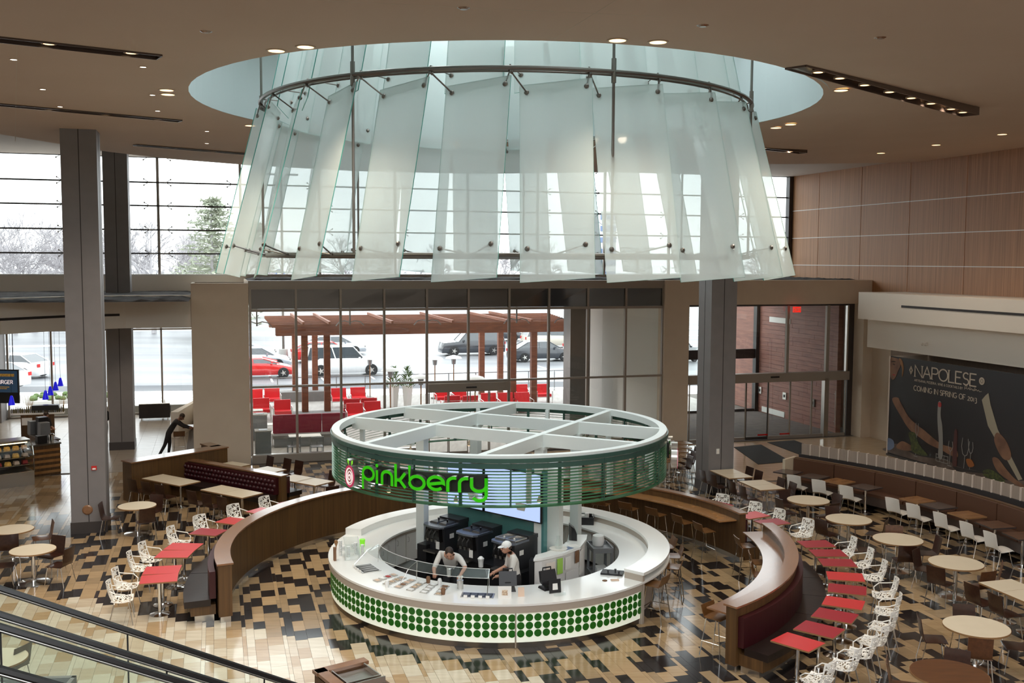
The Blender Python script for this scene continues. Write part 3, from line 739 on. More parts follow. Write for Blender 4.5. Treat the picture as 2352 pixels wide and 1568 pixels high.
# ================================================================== stroke lettering
def arcp(cx, cy, rx, ry, a0, a1, n=10): return [(cx+rx*cos(R_(a0+(a1-a0)*i/n)), cy+ry*sin(R_(a0+(a1-a0)*i/n))) for i in range(n+1)]
G = {  # capitals on a 0..w by 0..1 box
 'A': (.8, [[(0, 0), (.4, 1), (.8, 0)], [(.15, .36), (.65, .36)]]), 'B': (.62, [[(0, 0), (0, 1), (.35, 1)], arcp(.35, .76, .22, .24, 90, -90), arcp(.35, .26, .27, .26, 90, -90), [(.35, 0), (0, 0)], [(0, .52), (.35, .52)]]),
 'C': (.75, [arcp(.42, .5, .42, .5, 48, 312, 16)]), 'E': (.58, [[(.56, 1), (0, 1), (0, 0), (.58, 0)], [(0, .52), (.45, .52)]]),
 'F': (.55, [[(.55, 1), (0, 1), (0, 0)], [(0, .52), (.42, .52)]]), 'G': (.8, [arcp(.42, .5, .42, .5, 48, 330, 16)+[(.79, .42), (.5, .42)]]),
 'I': (.12, [[(.06, 0), (.06, 1)]]), 'K': (.68, [[(0, 0), (0, 1)], [(.6, 1), (0, .42)], [(.18, .6), (.68, 0)]]), 'L': (.55, [[(0, 1), (0, 0), (.55, 0)]]),
 'M': (.9, [[(0, 0), (.06, 1), (.45, .12), (.84, 1), (.9, 0)]]), 'N': (.74, [[(0, 0), (0, 1), (.74, 0), (.74, 1)]]), 'O': (.86, [arcp(.43, .5, .43, .5, 90, 450, 20)]),
 'P': (.6, [[(0, 0), (0, 1), (.34, 1)], arcp(.34, .74, .26, .26, 90, -90), [(.34, .48), (0, .48)]]), 'R': (.66, [[(0, 0), (0, 1), (.34, 1)], arcp(.34, .75, .25, .25, 90, -90), [(.34, .5), (0, .5)], [(.3, .5), (.66, 0)]]),
 'S': (.56, [arcp(.28, .745, .24, .255, 35, 270, 10)+arcp(.28, .25, .26, .25, 90, -145, 10)[1:]]), 'T': (.7, [[(0, 1), (.7, 1)], [(.35, 1), (.35, 0)]]), 'U': (.68, [[(0, 1), (0, .32)]+arcp(.34, .32, .34, .32, 180, 360)+[(.68, 1)]]),
 'W': (1.0, [[(0, 1), (.26, 0), (.5, .9), (.74, 0), (1, 1)]]), 'X': (.66, [[(0, 0), (.66, 1)], [(0, 1), (.66, 0)]]), 'Y': (.68, [[(0, 1), (.34, .5), (.68, 1)], [(.34, .5), (.34, 0)]]), 'Z': (.6, [[(0, 1), (.6, 1), (0, 0), (.6, 0)]]),
 'D': (.74, [[(0, 0), (0, 1), (.3, 1)], arcp(.3, .5, .44, .5, 90, -90), [(.3, 0), (0, 0)]]), ',': (.12, [[(.08, .08), (0, -.12)]]), '&': (.7, [[(.7, 0), (.15, .75)]+arcp(.3, .82, .15, .16, 180, 0, 6)+[(.1, .35)]+arcp(.28, .22, .24, .22, 150, 330, 8)+[(.62, .4)]]),
 '0': (.56, [arcp(.28, .36, .27, .36, 90, 450, 16)]), '1': (.2, [[(.1, 0), (.1, .72)]]), '2': (.5, [arcp(.24, .52, .22, .2, 150, 0, 8)+[(.0, 0), (.5, 0)]]), '3': (.46, [arcp(.2, .5, .2, .2, 130, -70, 8), arcp(.18, .0, .26, .3, 80, -120, 10)]),
 '-': (.3, [[(0, .45), (.3, .45)]]), '.': (.1, [[(.05, 0), (.05, .08)]])}
def stroke(m, pts, wd, place, dep=.0, closed=False, mi=0, side=0):
    """thick flat polyline in the plane; place(x, y, d) gives the 3-D point, d = depth outwards"""
    P = [Vector(p) for p in pts]; L = len(P)
    if (P[0]-P[-1]).length < 1e-6: P = P[:-1]; L -= 1; closed = True
    lft = []; rgt = []
    for i, p in enumerate(P):
        a = P[i-1] if (i or closed) else p; b = P[(i+1) % L] if (i < L-1 or closed) else p
        d1 = (p-a).normalized() if (p-a).length > 1e-9 else None; d2 = (b-p).normalized() if (b-p).length > 1e-9 else None
        if d1 is None: d1 = d2
        if d2 is None: d2 = d1
        n1 = Vector((-d1.y, d1.x)); n2 = Vector((-d2.y, d2.x)); n = (n1+n2)
        n = n.normalized() if n.length > .2 else n1
        s = min(1.8, 1/max(.4, n.dot(n1))); lft.append(p+n*wd/2*s); rgt.append(p-n*wd/2*s)
    segs = L if closed else L-1; vs = []
    for q in lft: vs.append(place(q.x, q.y, dep))
    for q in rgt: vs.append(place(q.x, q.y, dep))
    for q in lft: vs.append(place(q.x, q.y, 0))
    for q in rgt: vs.append(place(q.x, q.y, 0))
    for i in range(segs):
        j = (i+1) % L
        m.add([vs[i], vs[j], vs[L+j], vs[L+i]], [(0, 1, 2, 3)], mi)
        if dep:
            m.add([vs[i], vs[j], vs[2*L+j], vs[2*L+i]], [(0, 1, 2, 3)], side); m.add([vs[L+i], vs[L+j], vs[3*L+j], vs[3*L+i]], [(0, 1, 2, 3)], side)
    if dep and not closed:
        for i in (0, L-1): m.add([vs[i], vs[L+i], vs[3*L+i], vs[2*L+i]], [(0, 1, 2, 3)], side)
def text(m, s, h, wd, place, x0=0, y0=0, sp=.22, serif=0., dep=.004, thin=1.):
    x = x0
    for ch in s:
        if ch == ' ': x += h*.42; continue
        w_, st = G[ch]
        for q in st:
            pts = [(x+a*h, y0+b*h) for a, b in q]
            stroke(m, pts, wd, place, dep)
            if serif:
                for e, o_ in ((pts[0], pts[1]), (pts[-1], pts[-2])):
                    if abs(e[1]-y0) < .02*h or abs(e[1]-y0-h) < .02*h:
                        if abs(e[1]-o_[1]) > .2*h: stroke(m, [(e[0]-serif, e[1]), (e[0]+serif, e[1])], wd*.5, place, dep)
        x += (w_+sp)*h
    return x
def textw(s, h, sp=.22): return sum((h*.42 if c == ' ' else (G[c][0]+sp)*h) for c in s)
# exit sign letters (face towards the hall, -v)
def exit_place(x, y, d): return (x, -.026-d, y)
m = MB(); text(m, 'EXIT', .13, .022, exit_place, -.15, -.065, .14); m.build('letters', 'paper', EXIT_T, False)

# ================================================================== KIOSK
kc = thing('kiosk_counter', 'round white frozen yogurt counter with green dotted lit front', 'counter', K, 0)
def kb(mb, nm, mk, par=kc): return mb.build(nm, mk, par)
m = MB(); m.arc(2.62, 3.70, -180, 180, .82, .86, 120); kb(m, 'countertop', 'white_gloss')
m = MB(); m.arc(3.665, 3.69, -198, -39.5, .69, .82, 60); m.arc(2.64, 2.70, -180, 180, .76, .82, 90); kb(m, 'fascia', 'counter_face')
for a0, a1 in ((-186, -147), (-147, -108.), (-108, -84.7), (-84.3, -60), (-60, -39.5)):
    m = MB(); m.arc(3.60, 3.645, a0, a1, .12, .685, 16); kb(m, 'lit_panel', 'panel_lit')
m = MB(); m.arc(3.60, 3.66, -84.7, -84.3, .02, .69, 1); kb(m, 'panel_seam', 'steel')
m = MB(); m.arc(3.50, 3.615, -198, -39, 0, .12, 50); kb(m, 'toe_kick', 'steel_dark')
nd = 57
for row, z in enumerate((.585, .435, .285)):
    for i in range(nd):
        a = -184.2+(144.6)*(i+.5)/nd+1.0
        if -84.9 < a < -84.1: continue
        c = KP(3.647, a, z); er = Vector((cos(R_(a)), sin(R_(a)), 0)); et = Vector((-sin(R_(a)), cos(R_(a)), 0))
        m = MB(); n = 12; vs = [c+et*.071*cos(2*PI*k/n)+Vector((0, 0, .071*sin(2*PI*k/n))) for k in range(n)]; v2 = [p+er*.008 for p in vs]
        m.add([tuple(p) for p in vs+v2], [tuple(range(n, 2*n))]+[(k, (k+1) % n, n+(k+1) % n, n+k) for k in range(n)]); m.build('dot', 'dot_green', kc)
# raised ledges
m = MB(); m.arc(3.31, 3.70, 100, 163.5, .86, 1.01, 26); kb(m, 'raised_ledge', 'white_gloss')
m = MB(); m.arc(3.24, 3.70, -39, 66, .98, 1.04, 40); kb(m, 'raised_ledge', 'white_gloss')
m = MB(); m.arc(3.26, 3.33, -39, 66, .86, .98, 40); m.arc(3.26, 3.69, -39.3, -38.2, 0, .98, 1); m.arc(3.30, 3.36, -38, 66, 0, .98, 40); kb(m, 'ledge_support', 'counter_face')
m = MB(); m.arc(3.40, 3.44, 66, 174, .0, .82, 40); kb(m, 'rear_panel', 'counter_face')
m = MB(); m.arc(2.68, 2.74, -198, 150, 0.08, .76, 90); kb(m, 'inner_base', 'counter_face')
for a in list(range(128, 180, 9))+list(range(-30, 40, 11)):   # white cabinet doors inside
    m = MB(); m.arc(2.655, 2.675, a+.3, a+8.6, .1, .75, 4); o = kb(m, 'door', 'cab_white')
    m = MB(); e = a+7.6; m.tube([KP(2.655, e, .68), KP(2.62, e, .67), KP(2.62, e, .57), KP(2.655, e, .56)], .006, 5); m.build('handle', 'steel', o)
m = MB(); m.arc(.0, 3.4, -180, 180, -.005, .006, 60); kb(m, 'kiosk_floor', 'base_dark')
# ---- canopy
cp = thing('kiosk_canopy', 'round canopy of green slats and white beams over the kiosk', 'canopy', K, 0)
RC = 3.60
m = MB(); m.arc(3.44, 3.60, 0, 360, 3.46, 3.60, 120); m.build('top_ring', 'canopy_white', cp)
for r_, z0, z1 in ((RC+.01, 3.44, 3.50), ):
    m = MB(); m.arc(r_-.0, r_+.02, 0, 360, z0+.03, z1+.05, 120); m.build('green_rim', 'slat_dark', cp)
n = 120
for i in range(14):
    z = 2.68+i*.0575; m = MB(); vs = []
    for k in range(n):
        a = 2*PI*k/n; ca, sa = cos(a), sin(a)
        for r, dz in ((RC-.035, .0), (RC+.0, -.013), (RC+.004, -.007), (RC-.031, .006)): vs.append((K.x+r*ca, K.y+r*sa, z+dz))
    fs = []
    for k in range(n):
        j = (k+1) % n
        for e in range(4): fs.append((4*k+e, 4*j+e, 4*j+(e+1) % 4, 4*k+(e+1) % 4))
    m.add(vs, fs); m.build('slat', 'slat_green', cp)
for z0, z1 in ((2.635, 2.665), (3.36, 3.45)):
    m = MB(); m.arc(RC-.03, RC+.006, 0, 360, z0, z1, 120); m.build('slat', 'slat_dark' if z0 > 3 else 'slat_green', cp)
for k in range(24):
    a = k*15+4; m = MB(); wd_ = .5 if k % 2 else .25
    m.arc(RC-.07, RC-.04, a-wd_, a+wd_, 2.64, 3.46, 1)
    if not k % 2: m.arc(RC+.002, RC+.014, a-.1, a+.1, 2.64, 3.46, 1)
    m.build('upright', 'slat_dark', cp)
aA = R_(-27); eA = Vector((cos(aA), sin(aA), 0)); eB = Vector((-sin(aA), cos(aA), 0))
for off in (-.58, 1.27):
    h = math.sqrt(3.5**2-off**2); m = MB(); m.obox(K+eB*off-eA*h, K+eB*off+eA*h, .14, 3.33, 3.585); m.build('beam', 'canopy_white', cp)
for off in (-1.30, 1.28):
    h = math.sqrt(3.5**2-off**2); m = MB(); m.obox(K+eA*off-eB*h, K+eA*off+eB*h, .14, 3.33, 3.59); m.build('beam', 'canopy_white', cp)
posts = [(-1.67, -.56), (-1.30, 1.27), (1.28, -.58), (1.28, 1.27)]
for a, b_ in ((-1.62, -.58), (1.28, -.60), (1.28, 1.25), (-1.30, 1.27)):
    c = K+eA*a+eB*b_; m = MB(); m.box(c.x, c.y, 2.05, .20, .20, 2.56, aA); m.box(c.x, c.y, 3.30, .26, .26, .05, aA); m.build('post', 'canopy_white', cp)
for a in range(0, 360, 30):
    m = MB(); m.box(*KP(3.36, a+10, 3.06), .09, .09, .8, R_(a+10)); m.build('hanger', 'canopy_white', cp)
for a in range(15, 360, 30):
    m = MB(); p = KP(3.05, a, 2.62); m.lathe(p.x, p.y, [(.012, 2.72), (.03, 2.66), (.05, 2.61), (.05, 2.60)], 10)
    o = m.build('spot_lamp', 'lamp_ring', cp); m = MB(); m.lathe(p.x, p.y, [(.03, 2.585), (.038, 2.60)], 8); m.build('bulb', 'lamp', o)
# ---- sign on the canopy, twice
T = .052
LET = {  # x advance, strokes ; x-height .30, ascender .43, descender -.15, T = stroke
 'p': (.30, [[(.03, -.15), (.03, .15)]+arcp(.145, .16, .115, .115, 185, -175, 20)[1:]]),
 'i': (.10, [[(.03, .0), (.03, .255)]]), 'n': (.25, [[(.03, 0), (.03, .15)]+arcp(.12, .165, .09, .09, 180, 0, 10)+[(.21, 0)]]),
 'k': (.235, [[(.03, 0), (.03, .42)], [(.045, .13), (.10, .13), (.19, .27)], [(.10, .13), (.195, 0)]]), 'b': (.30, [[(.03, .42), (.03, .135)]+arcp(.145, .12, .115, .115, 178, -182, 20)[1:]]),
 'e': (.29, [arcp(.14, .14, .115, .115, 0, 315, 18)[::-1]+[(.235, .155), (.04, .115)]]), 'r': (.17, [[(.03, 0), (.03, .15)]+arcp(.12, .165, .09, .09, 180, 80, 7)+[(.15, .255)]]),
 'y': (.28, [[(.03, .27), (.03, .14)]+arcp(.13, .13, .10, .10, 180, 360, 10)+[(.23, .27)], [(.23, .27), (.23, -.06)]+arcp(.14, -.05, .09, .09, 0, -160, 8)])}
def sign(a_start, lbl):
    t = thing('illuminated_sign', lbl, 'sign', K, 0)
    rr = 3.70
    def pl(x, y, d): p = KP(rr+d, a_start+math.degrees(x/rr), 2.955+y); return tuple(p)
    m = MB(); m.arc(3.63, 3.665, a_start-.8, a_start+40.5, 2.93, 3.26, 16); m.build('backing_panel', 'sign_back', t)
    x = 0.0
    for ch in 'pinkberry':
        adv, st = LET[ch]; m = MB(); s = 1.30
        for q in st: stroke(m, [(x+a*s, b*1.02) for a, b in q], T*1.15, pl, .10, mi=0, side=1)
        if ch == 'i': stroke(m, arcp(x+.03*s, .345, .018, .018, 90, 450, 10), .036, pl, .10, mi=0, side=1)
        m.build('letter', ['letter_green', 'steel'], t); x += adv*s*.975
    # swirl fruit with two leaves
    cx, cy, rx, ry = -.34, .03, .155, .215
    m = MB(); n = 28; f = [pl(cx+rx*cos(2*PI*i/n), cy+ry*sin(2*PI*i/n), .13) for i in range(n)]; b0 = [pl(cx+rx*cos(2*PI*i/n), cy+ry*sin(2*PI*i/n), 0) for i in range(n)]
    m.add(f+b0, [tuple(range(n))]+[(i, (i+1) % n, n+(i+1) % n, n+i) for i in range(n)]); m.m[1:] = [1]*n; m.build('fruit', ['logo_inner', 'steel'], t)
    plo = lambda x, y, d: pl(x, y, .128+d)
    m = MB(); stroke(m, arcp(cx, cy, rx*.9, ry*.9, 90, 450, 28), .045, plo, .008); m.build('rim', 'logo_pink', t)
    m = MB(); sp = [(cx+(rx*.74)*(1-i/46)*cos(R_(90+i*20)), cy+(ry*.74)*(1-i/46)*sin(R_(90+i*20))) for i in range(42)]; stroke(m, sp, .016, plo, .012); m.build('swirl', 'logo_line', t)
    m = MB(); stroke(m, arcp(cx, cy, rx*.76, ry*.76, 90, 450, 28), .012, plo, .012); m.build('rim_line', 'logo_line', t)
    for s_, dx in ((-1, -.02), (1, .06)):
        m = MB(); q = [(cx+dx, cy+ry), (cx+dx+s_*.05, cy+ry+.05), (cx+dx+s_*.055, cy+ry+.12), (cx+dx-s_*.0, cy+ry+.09)]
        f = [pl(a, b, .13) for a, b in q]; b0 = [pl(a, b, .0) for a, b in q]; m.add(f+b0, [(0, 1, 2, 3)]+[(i, (i+1) % 4, 4+(i+1) % 4, 4+i) for i in range(4)]); m.m[1:] = [1]*4
        m.build('leaf', ['leaf_green', 'steel'], t)
sign(-133.2, 'lit green lettering pinkberry with swirl fruit on the canopy front')
sign(-3.5, 'second lit fruit and lettering sign at the right edge of the canopy')

# ---- kiosk core: teal wall with screens, machine bench, side counter
W0 = K+Vector((-1.30, .62, 0)); W1 = K+Vector((.98, -.70+.0, 0))
W0 = Vector((-1.385, 22.49, 0)); W1 = Vector((.71, 20.72, 0)); wd = (W1-W0).normalized(); wn_ = Vector((wd.y, -wd.x, 0))   # faces the camera side
core = thing('kiosk_core', 'teal back wall and black machine bench inside the kiosk', 'partition', (W0+W1)/2, math.atan2(wd.y, wd.x))
def core_pt(s, d, z): p = W0+wd*s+wn_*d; return (p.x, p.y, z)
LW = (W1-W0).length
m = MB(); m.obox(W0, W1, .12, .0, 2.84); m.build('back_wall', 'teal', core)
m = MB(); m.obox(W0+wn_*.40-wd*.15, W1+wn_*.40-wd*.0, .70, .1, .82); m.build('bench', 'black_plastic', core)
m = MB(); m.obox(W0+wn_*.40-wd*.15, W1+wn_*.40-wd*.0, .74, .82, .86); m.build('bench_top', 'black_plastic', core)
m = MB(); m.obox(Vector((-1.96, 21.9, 0))-Vector((.0, 0, 0)), Vector((-1.75, 21.75, 0)), .3, 0, 1.0); m.build('post_base', 'black_plastic', core)
m = MB(); p0 = Vector(core_pt(.1, .085, 0)); p1 = Vector(core_pt(LW-.02, .085, 0))
for s0, s1 in ((.05, 1.12), (1.16, LW-.02)):
    t = thing('menu_screen', 'pale blue menu screen on the teal kiosk wall, ' + ('left one' if s0 < 1 else 'right one'), 'screen', core_pt((s0+s1)/2, .1, 2.26), math.atan2(wd.y, wd.x), 'kiosk menu screens')
    l = s1-s0; m = MB(); m.box(0, 0, 0, l, .05, 1.04); m.build('bezel', 'black_plastic', t, False)
    m = MB(); m.box(0, -.03, 0, l-.05, .012, .98); m.build('display', 'screen', t, False)
    m = MB(); m.lathe(0, 0, [(.10, -.30), (.16, -.14)], 14); o = m.build('cup_picture', 'cup_white', t, False); o.scale = (1, .03, 1); o.location = (.25, -.038, -.02)
def machine(lid):
    t = thing('yogurt_machine', '', 'machine')
    m = MB(); m.box(0, .05, .29, .56, .74, .58); m.build('body', 'machine', t, False)
    m = MB(); pr = [(-.30, -.36), (-.24, -.44), (0, -.47), (.24, -.44), (.30, -.36), (.30, .12), (-.30, .12)]; m.prism(pr, .56, .60); m.build('lid_tray', 'machine_lid', t, False)
    m = MB(); m.box(0, .27, .62, .58, .32, .08); m.build('rear_cowl', 'machine', t, False)
    if lid:
        for s in (-1, 1):
            m = MB(); m.box(s*.13, -.08, .615, .23, .34, .03, 0, 0, .85); m.build('hopper_cover', 'black_plastic', t, False)
            m = MB(); m.lathe(s*.13, -.08, [(.012, .63), (.02, .66), (.03, .68), (.015, .69)], 8); m.build('knob', 'black_plastic', t, False)
    else:
        for s in (-1, 1):
            m = MB(); x = s*.135
            m.box(x, -.28, .615, .26, .03, .04); m.box(x, .09, .615, .26, .03, .04); m.box(x-.12, -.095, .615, .025, .38, .04); m.box(x+.12, -.095, .615, .025, .38, .04); m.box(x, -.095, .603, .24, .35, .004)
            m.build('open_hopper', 'steel', t, False)
            m = MB(); m.lathe(x, -.16, [(.02, .605), (.02, .64), (.008, .65)], 8); m.build('feed_tube', 'trim_white', t, False)
    m = MB(); m.box(0, -.36, .40, .46, .14, .28, 0, 0, .85); m.build('dispense_head', 'black_gloss', t, False)
    for s in (-1, 0, 1):
        m = MB(); m.tube([(s*.12, -.44, .50), (s*.12, -.50, .44), (s*.12, -.50, .36)], .014, 6); m.build('draw_handle', 'black_plastic', t, False)
        m = MB(); m.lathe(s*.12, -.43, [(.022, .25), (.03, .31)], 8); m.build('nozzle', 'steel', t, False)
    m = MB(); m.box(0, -.44, .04, .36, .16, .03); m.build('drip_tray', 'steel', t, False)
    m = MB(); m.box(.281, -.1, .36, .004, .13, .10); m.build('label_plate', 'paper', t, False)
    m = MB(); m.box(.18, -.435, .20, .1, .01, .16); m.build('sticker', 'paper', t, False)
    return t
rzw = math.atan2(wd.y, wd.x)
for s, lid, lb in ((.36, 1, 'dark yogurt machine with closed lids, furthest left behind the white post'), (1.33, 1, 'dark yogurt machine with closed lids in the middle of the three')):
    t = machine(lid); t.location = core_pt(s, .50, .86); t.rotation_euler = (0, 0, rzw); tag(t, lb, group='yogurt machines')
t = machine(0); t.location = core_pt(2.32, .50, .86); t.rotation_euler = (0, 0, rzw); tag(t, 'yogurt machine with two open steel hoppers behind the capped worker', group='yogurt machines')
# side counter curving to the right of the machines
sc = thing('side_counter', 'small curved white side counter holding pitchers inside the kiosk', 'counter', (1.1, 20.9, 0), 0)
pts = [(.45, 19.95), (.62, 20.02), (1.05, 20.35), (1.45, 20.85), (1.62, 21.45), (1.66, 21.8)]
inn = [(.50, 20.25), (.72, 20.45), (1.02, 20.85), (1.20, 21.3), (1.25, 21.8)]
m = MB(); m.prism(pts+inn[::-1], 1.16, 1.21); m.build('countertop', 'white_gloss', sc)
m = MB(); sh = lambda p: (p[0]*.985+.015, p[1]*.996+.1); m.prism([(.47, 20.02), (.62, 20.06), (1.03, 20.39), (1.42, 20.88), (1.58, 21.45), (1.6, 21.78)]+inn[::-1], .0, 1.16); m.build('cabinet', 'cab_white', sc)
m = MB(); m.prism([(.36, 19.98), (.47, 20.0), (.5, 20.25), (.40, 20.25)], 0, 1.16); m.build('end_panel', 'black_plastic', sc)
for nm, p, q, z0, z1, mk in (('vent_grille', (.70, 20.09), (.88, 20.23), .75, 1.08, 'slat_edge'), ('notice', (.93, 20.27), (1.04, 20.37), .80, 1.12, 'paper_green'), ('notice', (1.10, 20.44), (1.22, 20.58), .84, 1.1, 'paper'), ('notice', (1.32, 20.72), (1.40, 20.83), .9, 1.15, 'paper_brown'), ('notice', (1.42, 20.88), (1.5, 21.1), .6, 1.1, 'paper'), ('cabinet_door', (1.12, 20.46), (1.40, 20.82), .1, .78, 'cab_white')):
    d = (Vector(q)-Vector(p)).normalized(); nn = Vector((d.y, -d.x))*.02; m = MB(); m.obox(Vector(p)+nn, Vector(q)+nn, .012, z0, z1); m.build(nm, mk, sc)
def simple(nm, lb, cat, mk, mb, group=None): return tag(mb.build(nm, mk), lb, cat, group)
m = MB(); m.lathe(.98, 20.68, [(.17, 1.21), (.19, 1.225)], 22); simple('serving_tray', 'round white tray beneath the glass pitcher', 'tray', 'white_plastic', m)
m = MB(); m.lathe(.98, 20.68, [(.07, 1.226), (.085, 1.27), (.05, 1.40), (.035, 1.44), (.045, 1.48)], 14).smooth(); simple('pitcher', 'clear pitcher standing on the round white tray', 'pitcher', 'clear', m)
for i, (x, y, h) in enumerate(((1.10, 21.10, .26), (1.18, 21.22, .32), (1.26, 21.34, .34))):
    m = MB(); m.lathe(x, y, [(.045, 1.21), (.048, 1.21+h*.8), (.03, 1.21+h*.9), (.03, 1.21+h)], 12).smooth()
    simple('glass_bottle', ['shortest clear bottle behind the pitcher', 'middle clear bottle of the three behind the pitcher', 'tallest clear bottle beside the black dispenser'][i], 'bottle', 'clear', m, 'clear bottles behind the pitcher')
m = MB(); 
for k in range(9):
    a0, a1 = R_(k*12), R_((k+1)*12); f = lambda a, r: (1.33+.0*a, 21.45, 0)
prof = [(.0, 0), (.18, 0), (.18, .14), (.12, .26), (.0, .34)]
m = MB(); m.add([(1.24+x*.9, 21.42+s*.09-x*.3, 1.21+z) for s in (-1, 1) for x, z in prof], [(4, 3, 2, 1, 0), (5, 6, 7, 8, 9)]+[(i, (i+1) % 5, 5+(i+1) % 5, 5+i) for i in range(5)]); simple('dispenser', 'black curved dispenser on the small side counter', 'dispenser', 'black_plastic', m)
for (x, y, rz, lb, mk) in ((1.30, 20.92, .5, 'white sheet of paper lying on the side counter', 'paper'), (1.17, 20.72, .8, 'dark blue flyer lying by the pitcher tray', 'bldg_blue')):
    m = MB(); m.box(x, y, 1.213, .22, .16, .004, rz); simple('paper_sheet', lb, 'paper', mk, m)
# trolley
m = MB(); m.box(.92, 20.98, 1.7, .27, .22, 2.3, aA); m.build('end_pillar', 'canopy_white', core)
t = thing('utility_cart', 'grey two-shelf utility cart parked inside the kiosk', 'cart', (1.98, 22.25, 0), .15)
for z in (.18, .78): m = MB(); m.box(0, 0, z, .46, .66, .05); m.box(0, .32, z+.05, .46, .02, .07); m.box(0, -.32, z+.05, .46, .02, .07); m.box(.22, 0, z+.05, .02, .66, .07); m.box(-.22, 0, z+.05, .02, .66, .07); m.build('shelf', 'grey_metal', t, False)
for sx in (-1, 1):
    for sy in (-1, 1):
        m = MB(); m.box(sx*.2, sy*.29, .47, .05, .05, .62); m.build('leg', 'grey_metal', t, False)
        m = MB(); m.sphere((sx*.2, sy*.29, .045), .045, .03, .045, 8, 6); m.build('wheel', 'rubber', t, False)
for (x, y, z, r, lb, mk) in ((1.95, 22.4, .81, .14, 'large white round tub on the utility cart', 'cup_white'),):
    m = MB(); m.lathe(x, y, [(r*.85, z), (r, z+.12), (r*.9, z+.22), (r*.3, z+.25)], 16).smooth(); simple('tub', lb, 'tub', mk, m)
m = MB(); m.box(2.0, 22.2, .30, .3, .34, .16, .2, 0, .8); simple('plastic_bag', 'clear bag of white supplies on the cart lower shelf', 'bag', 'cup_white', m)
# black bin with white items
p = KP(2.95, 48, .86); t = thing('black_bin', 'open black bin of white supplies on the rear counter', 'bin', p, -.1)
m = MB()
for s in (-1, 1): m.box(s*.27, 0, .09, .02, .40, .18); m.box(0, s*.20, .09, .54, .02, .18)
m.box(0, 0, .01, .54, .40, .02); m.build('tub', 'black_plastic', t, False)
for i, (x, y, z) in enumerate(((-.1, -.05, .13), (.02, .06, .14), (.11, 0, .2))):
    m = MB(); m.lathe(p.x+x, p.y+y, [(.05, p.z+z-.08), (.055, p.z+z+.04)], 10); simple('cup_stack', ['small white pack lying left in the black bin', 'small white pack lying middle in the black bin', 'upright white cup stack at the right in the black bin'][i], 'cups', 'cup_white', m, 'white supplies in the black bin')
# ---- items on the front counter
def on(r, a): return KP(r, a, .86)
def cups(r, a, h, lb, n=4, rad=.04):
    p = on(r, a); t = thing('cup_stack', lb, 'cups', p, 0, 'stacks of paper cups'); 
    for i in range(n):
        m = MB(); z = h*i/n; m.lathe(0, 0, [(rad*.8, z), (rad, z+h/n*.9)], 10); m.build('cup', 'cup_white', t, False)
cups(3.40, -176, .10, 'short paper cup stack, left of two behind the acrylic box', 2); cups(3.20, -178.5, .10, 'short paper cup stack beside the green cup', 2)
for i, (r, a, h) in enumerate(((3.44, -169, .34), (3.28, -167.5, .22), (3.12, -169.5, .27), (2.98, -168, .24))):
    cups(r, a, h, ['tall cup stack in the acrylic box, leftmost and tallest', 'cup stack in the acrylic box, second from left', 'cup stack in the acrylic box, third from left', 'cup stack in the acrylic box, rightmost'][i], 7)
p = on(3.02, -181.5); m = MB(); m.lathe(p.x, p.y, [(.05, .86), (.065, 1.02)], 14); simple('paper_cup', 'bright green paper cup standing on the counter at left', 'cup', 'leaf_green', m)
p = on(3.55, -176); m = MB(); m.lathe(p.x, p.y, [(.006, .862), (.012, .95), (.045, 1.04), (.03, 1.09)], 10); simple('wooden_cone', 'thin brown cone holder at the left counter edge', 'holder', 'laminate_tan', m)
t = thing('acrylic_box', 'clear acrylic cup dispenser box on the left of the counter', 'dispenser', on(3.2, -168), R_(-168)+PI/2)
m = MB(); m.box(0, -.16, .17, .62, .012, .34); m.box(0, .14, .17, .62, .012, .34); m.box(-.3, 0, .17, .012, .3, .34); m.box(.3, 0, .17, .012, .3, .34); m.build('panel', 'clear', t, False)
p = on(3.58, -164); m = MB(); m.box(p.x, p.y, 1.0, .09, .05, .28, R_(-70)); simple('menu_card', 'upright brown card stand at the left counter edge', 'sign', 'paper_brown', m)
# sneeze guard
sg = thing('sneeze_guard', 'curved clear glass sneeze guard over the toppings', 'guard', K)
for a0, a1 in ((-158, -126), (-126, -93)):
    m = MB(); n = 10; vs = []
    for i in range(n+1):
        a = a0+(a1-a0)*i/n
        for r, z in ((2.72, 1.22), (2.98, 1.12), (2.99, 1.125), (2.73, 1.228)): vs.append(tuple(KP(r, a, z)))
    fs = [f for i in range(n) for f in ((4*i, 4*i+4, 4*i+5, 4*i+1), (4*i+1, 4*i+5, 4*i+6, 4*i+2), (4*i+2, 4*i+6, 4*i+7, 4*i+3), (4*i+3, 4*i+7, 4*i+4, 4*i))]
    m.add(vs, fs); m.build('glass_shelf', 'clear', sg)
    m = MB(); m.tube([KP(2.98, a0+(a1-a0)*i/10, 1.12) for i in range(11)], .006, 5); m.tube([KP(2.72, a0+(a1-a0)*i/10, 1.225) for i in range(11)], .006, 5); m.build('edge', 'trim_white', sg)
for a in (-157, -126, -93.3):
    m = MB(); m.tube([KP(3.25, a, .86), KP(2.98, a, 1.12), KP(2.72, a, 1.22)], .008, 6); m.tube([KP(2.74, a, .86), KP(2.72, a, 1.22)], .008, 6); m.build('bracket', 'chrome', sg)
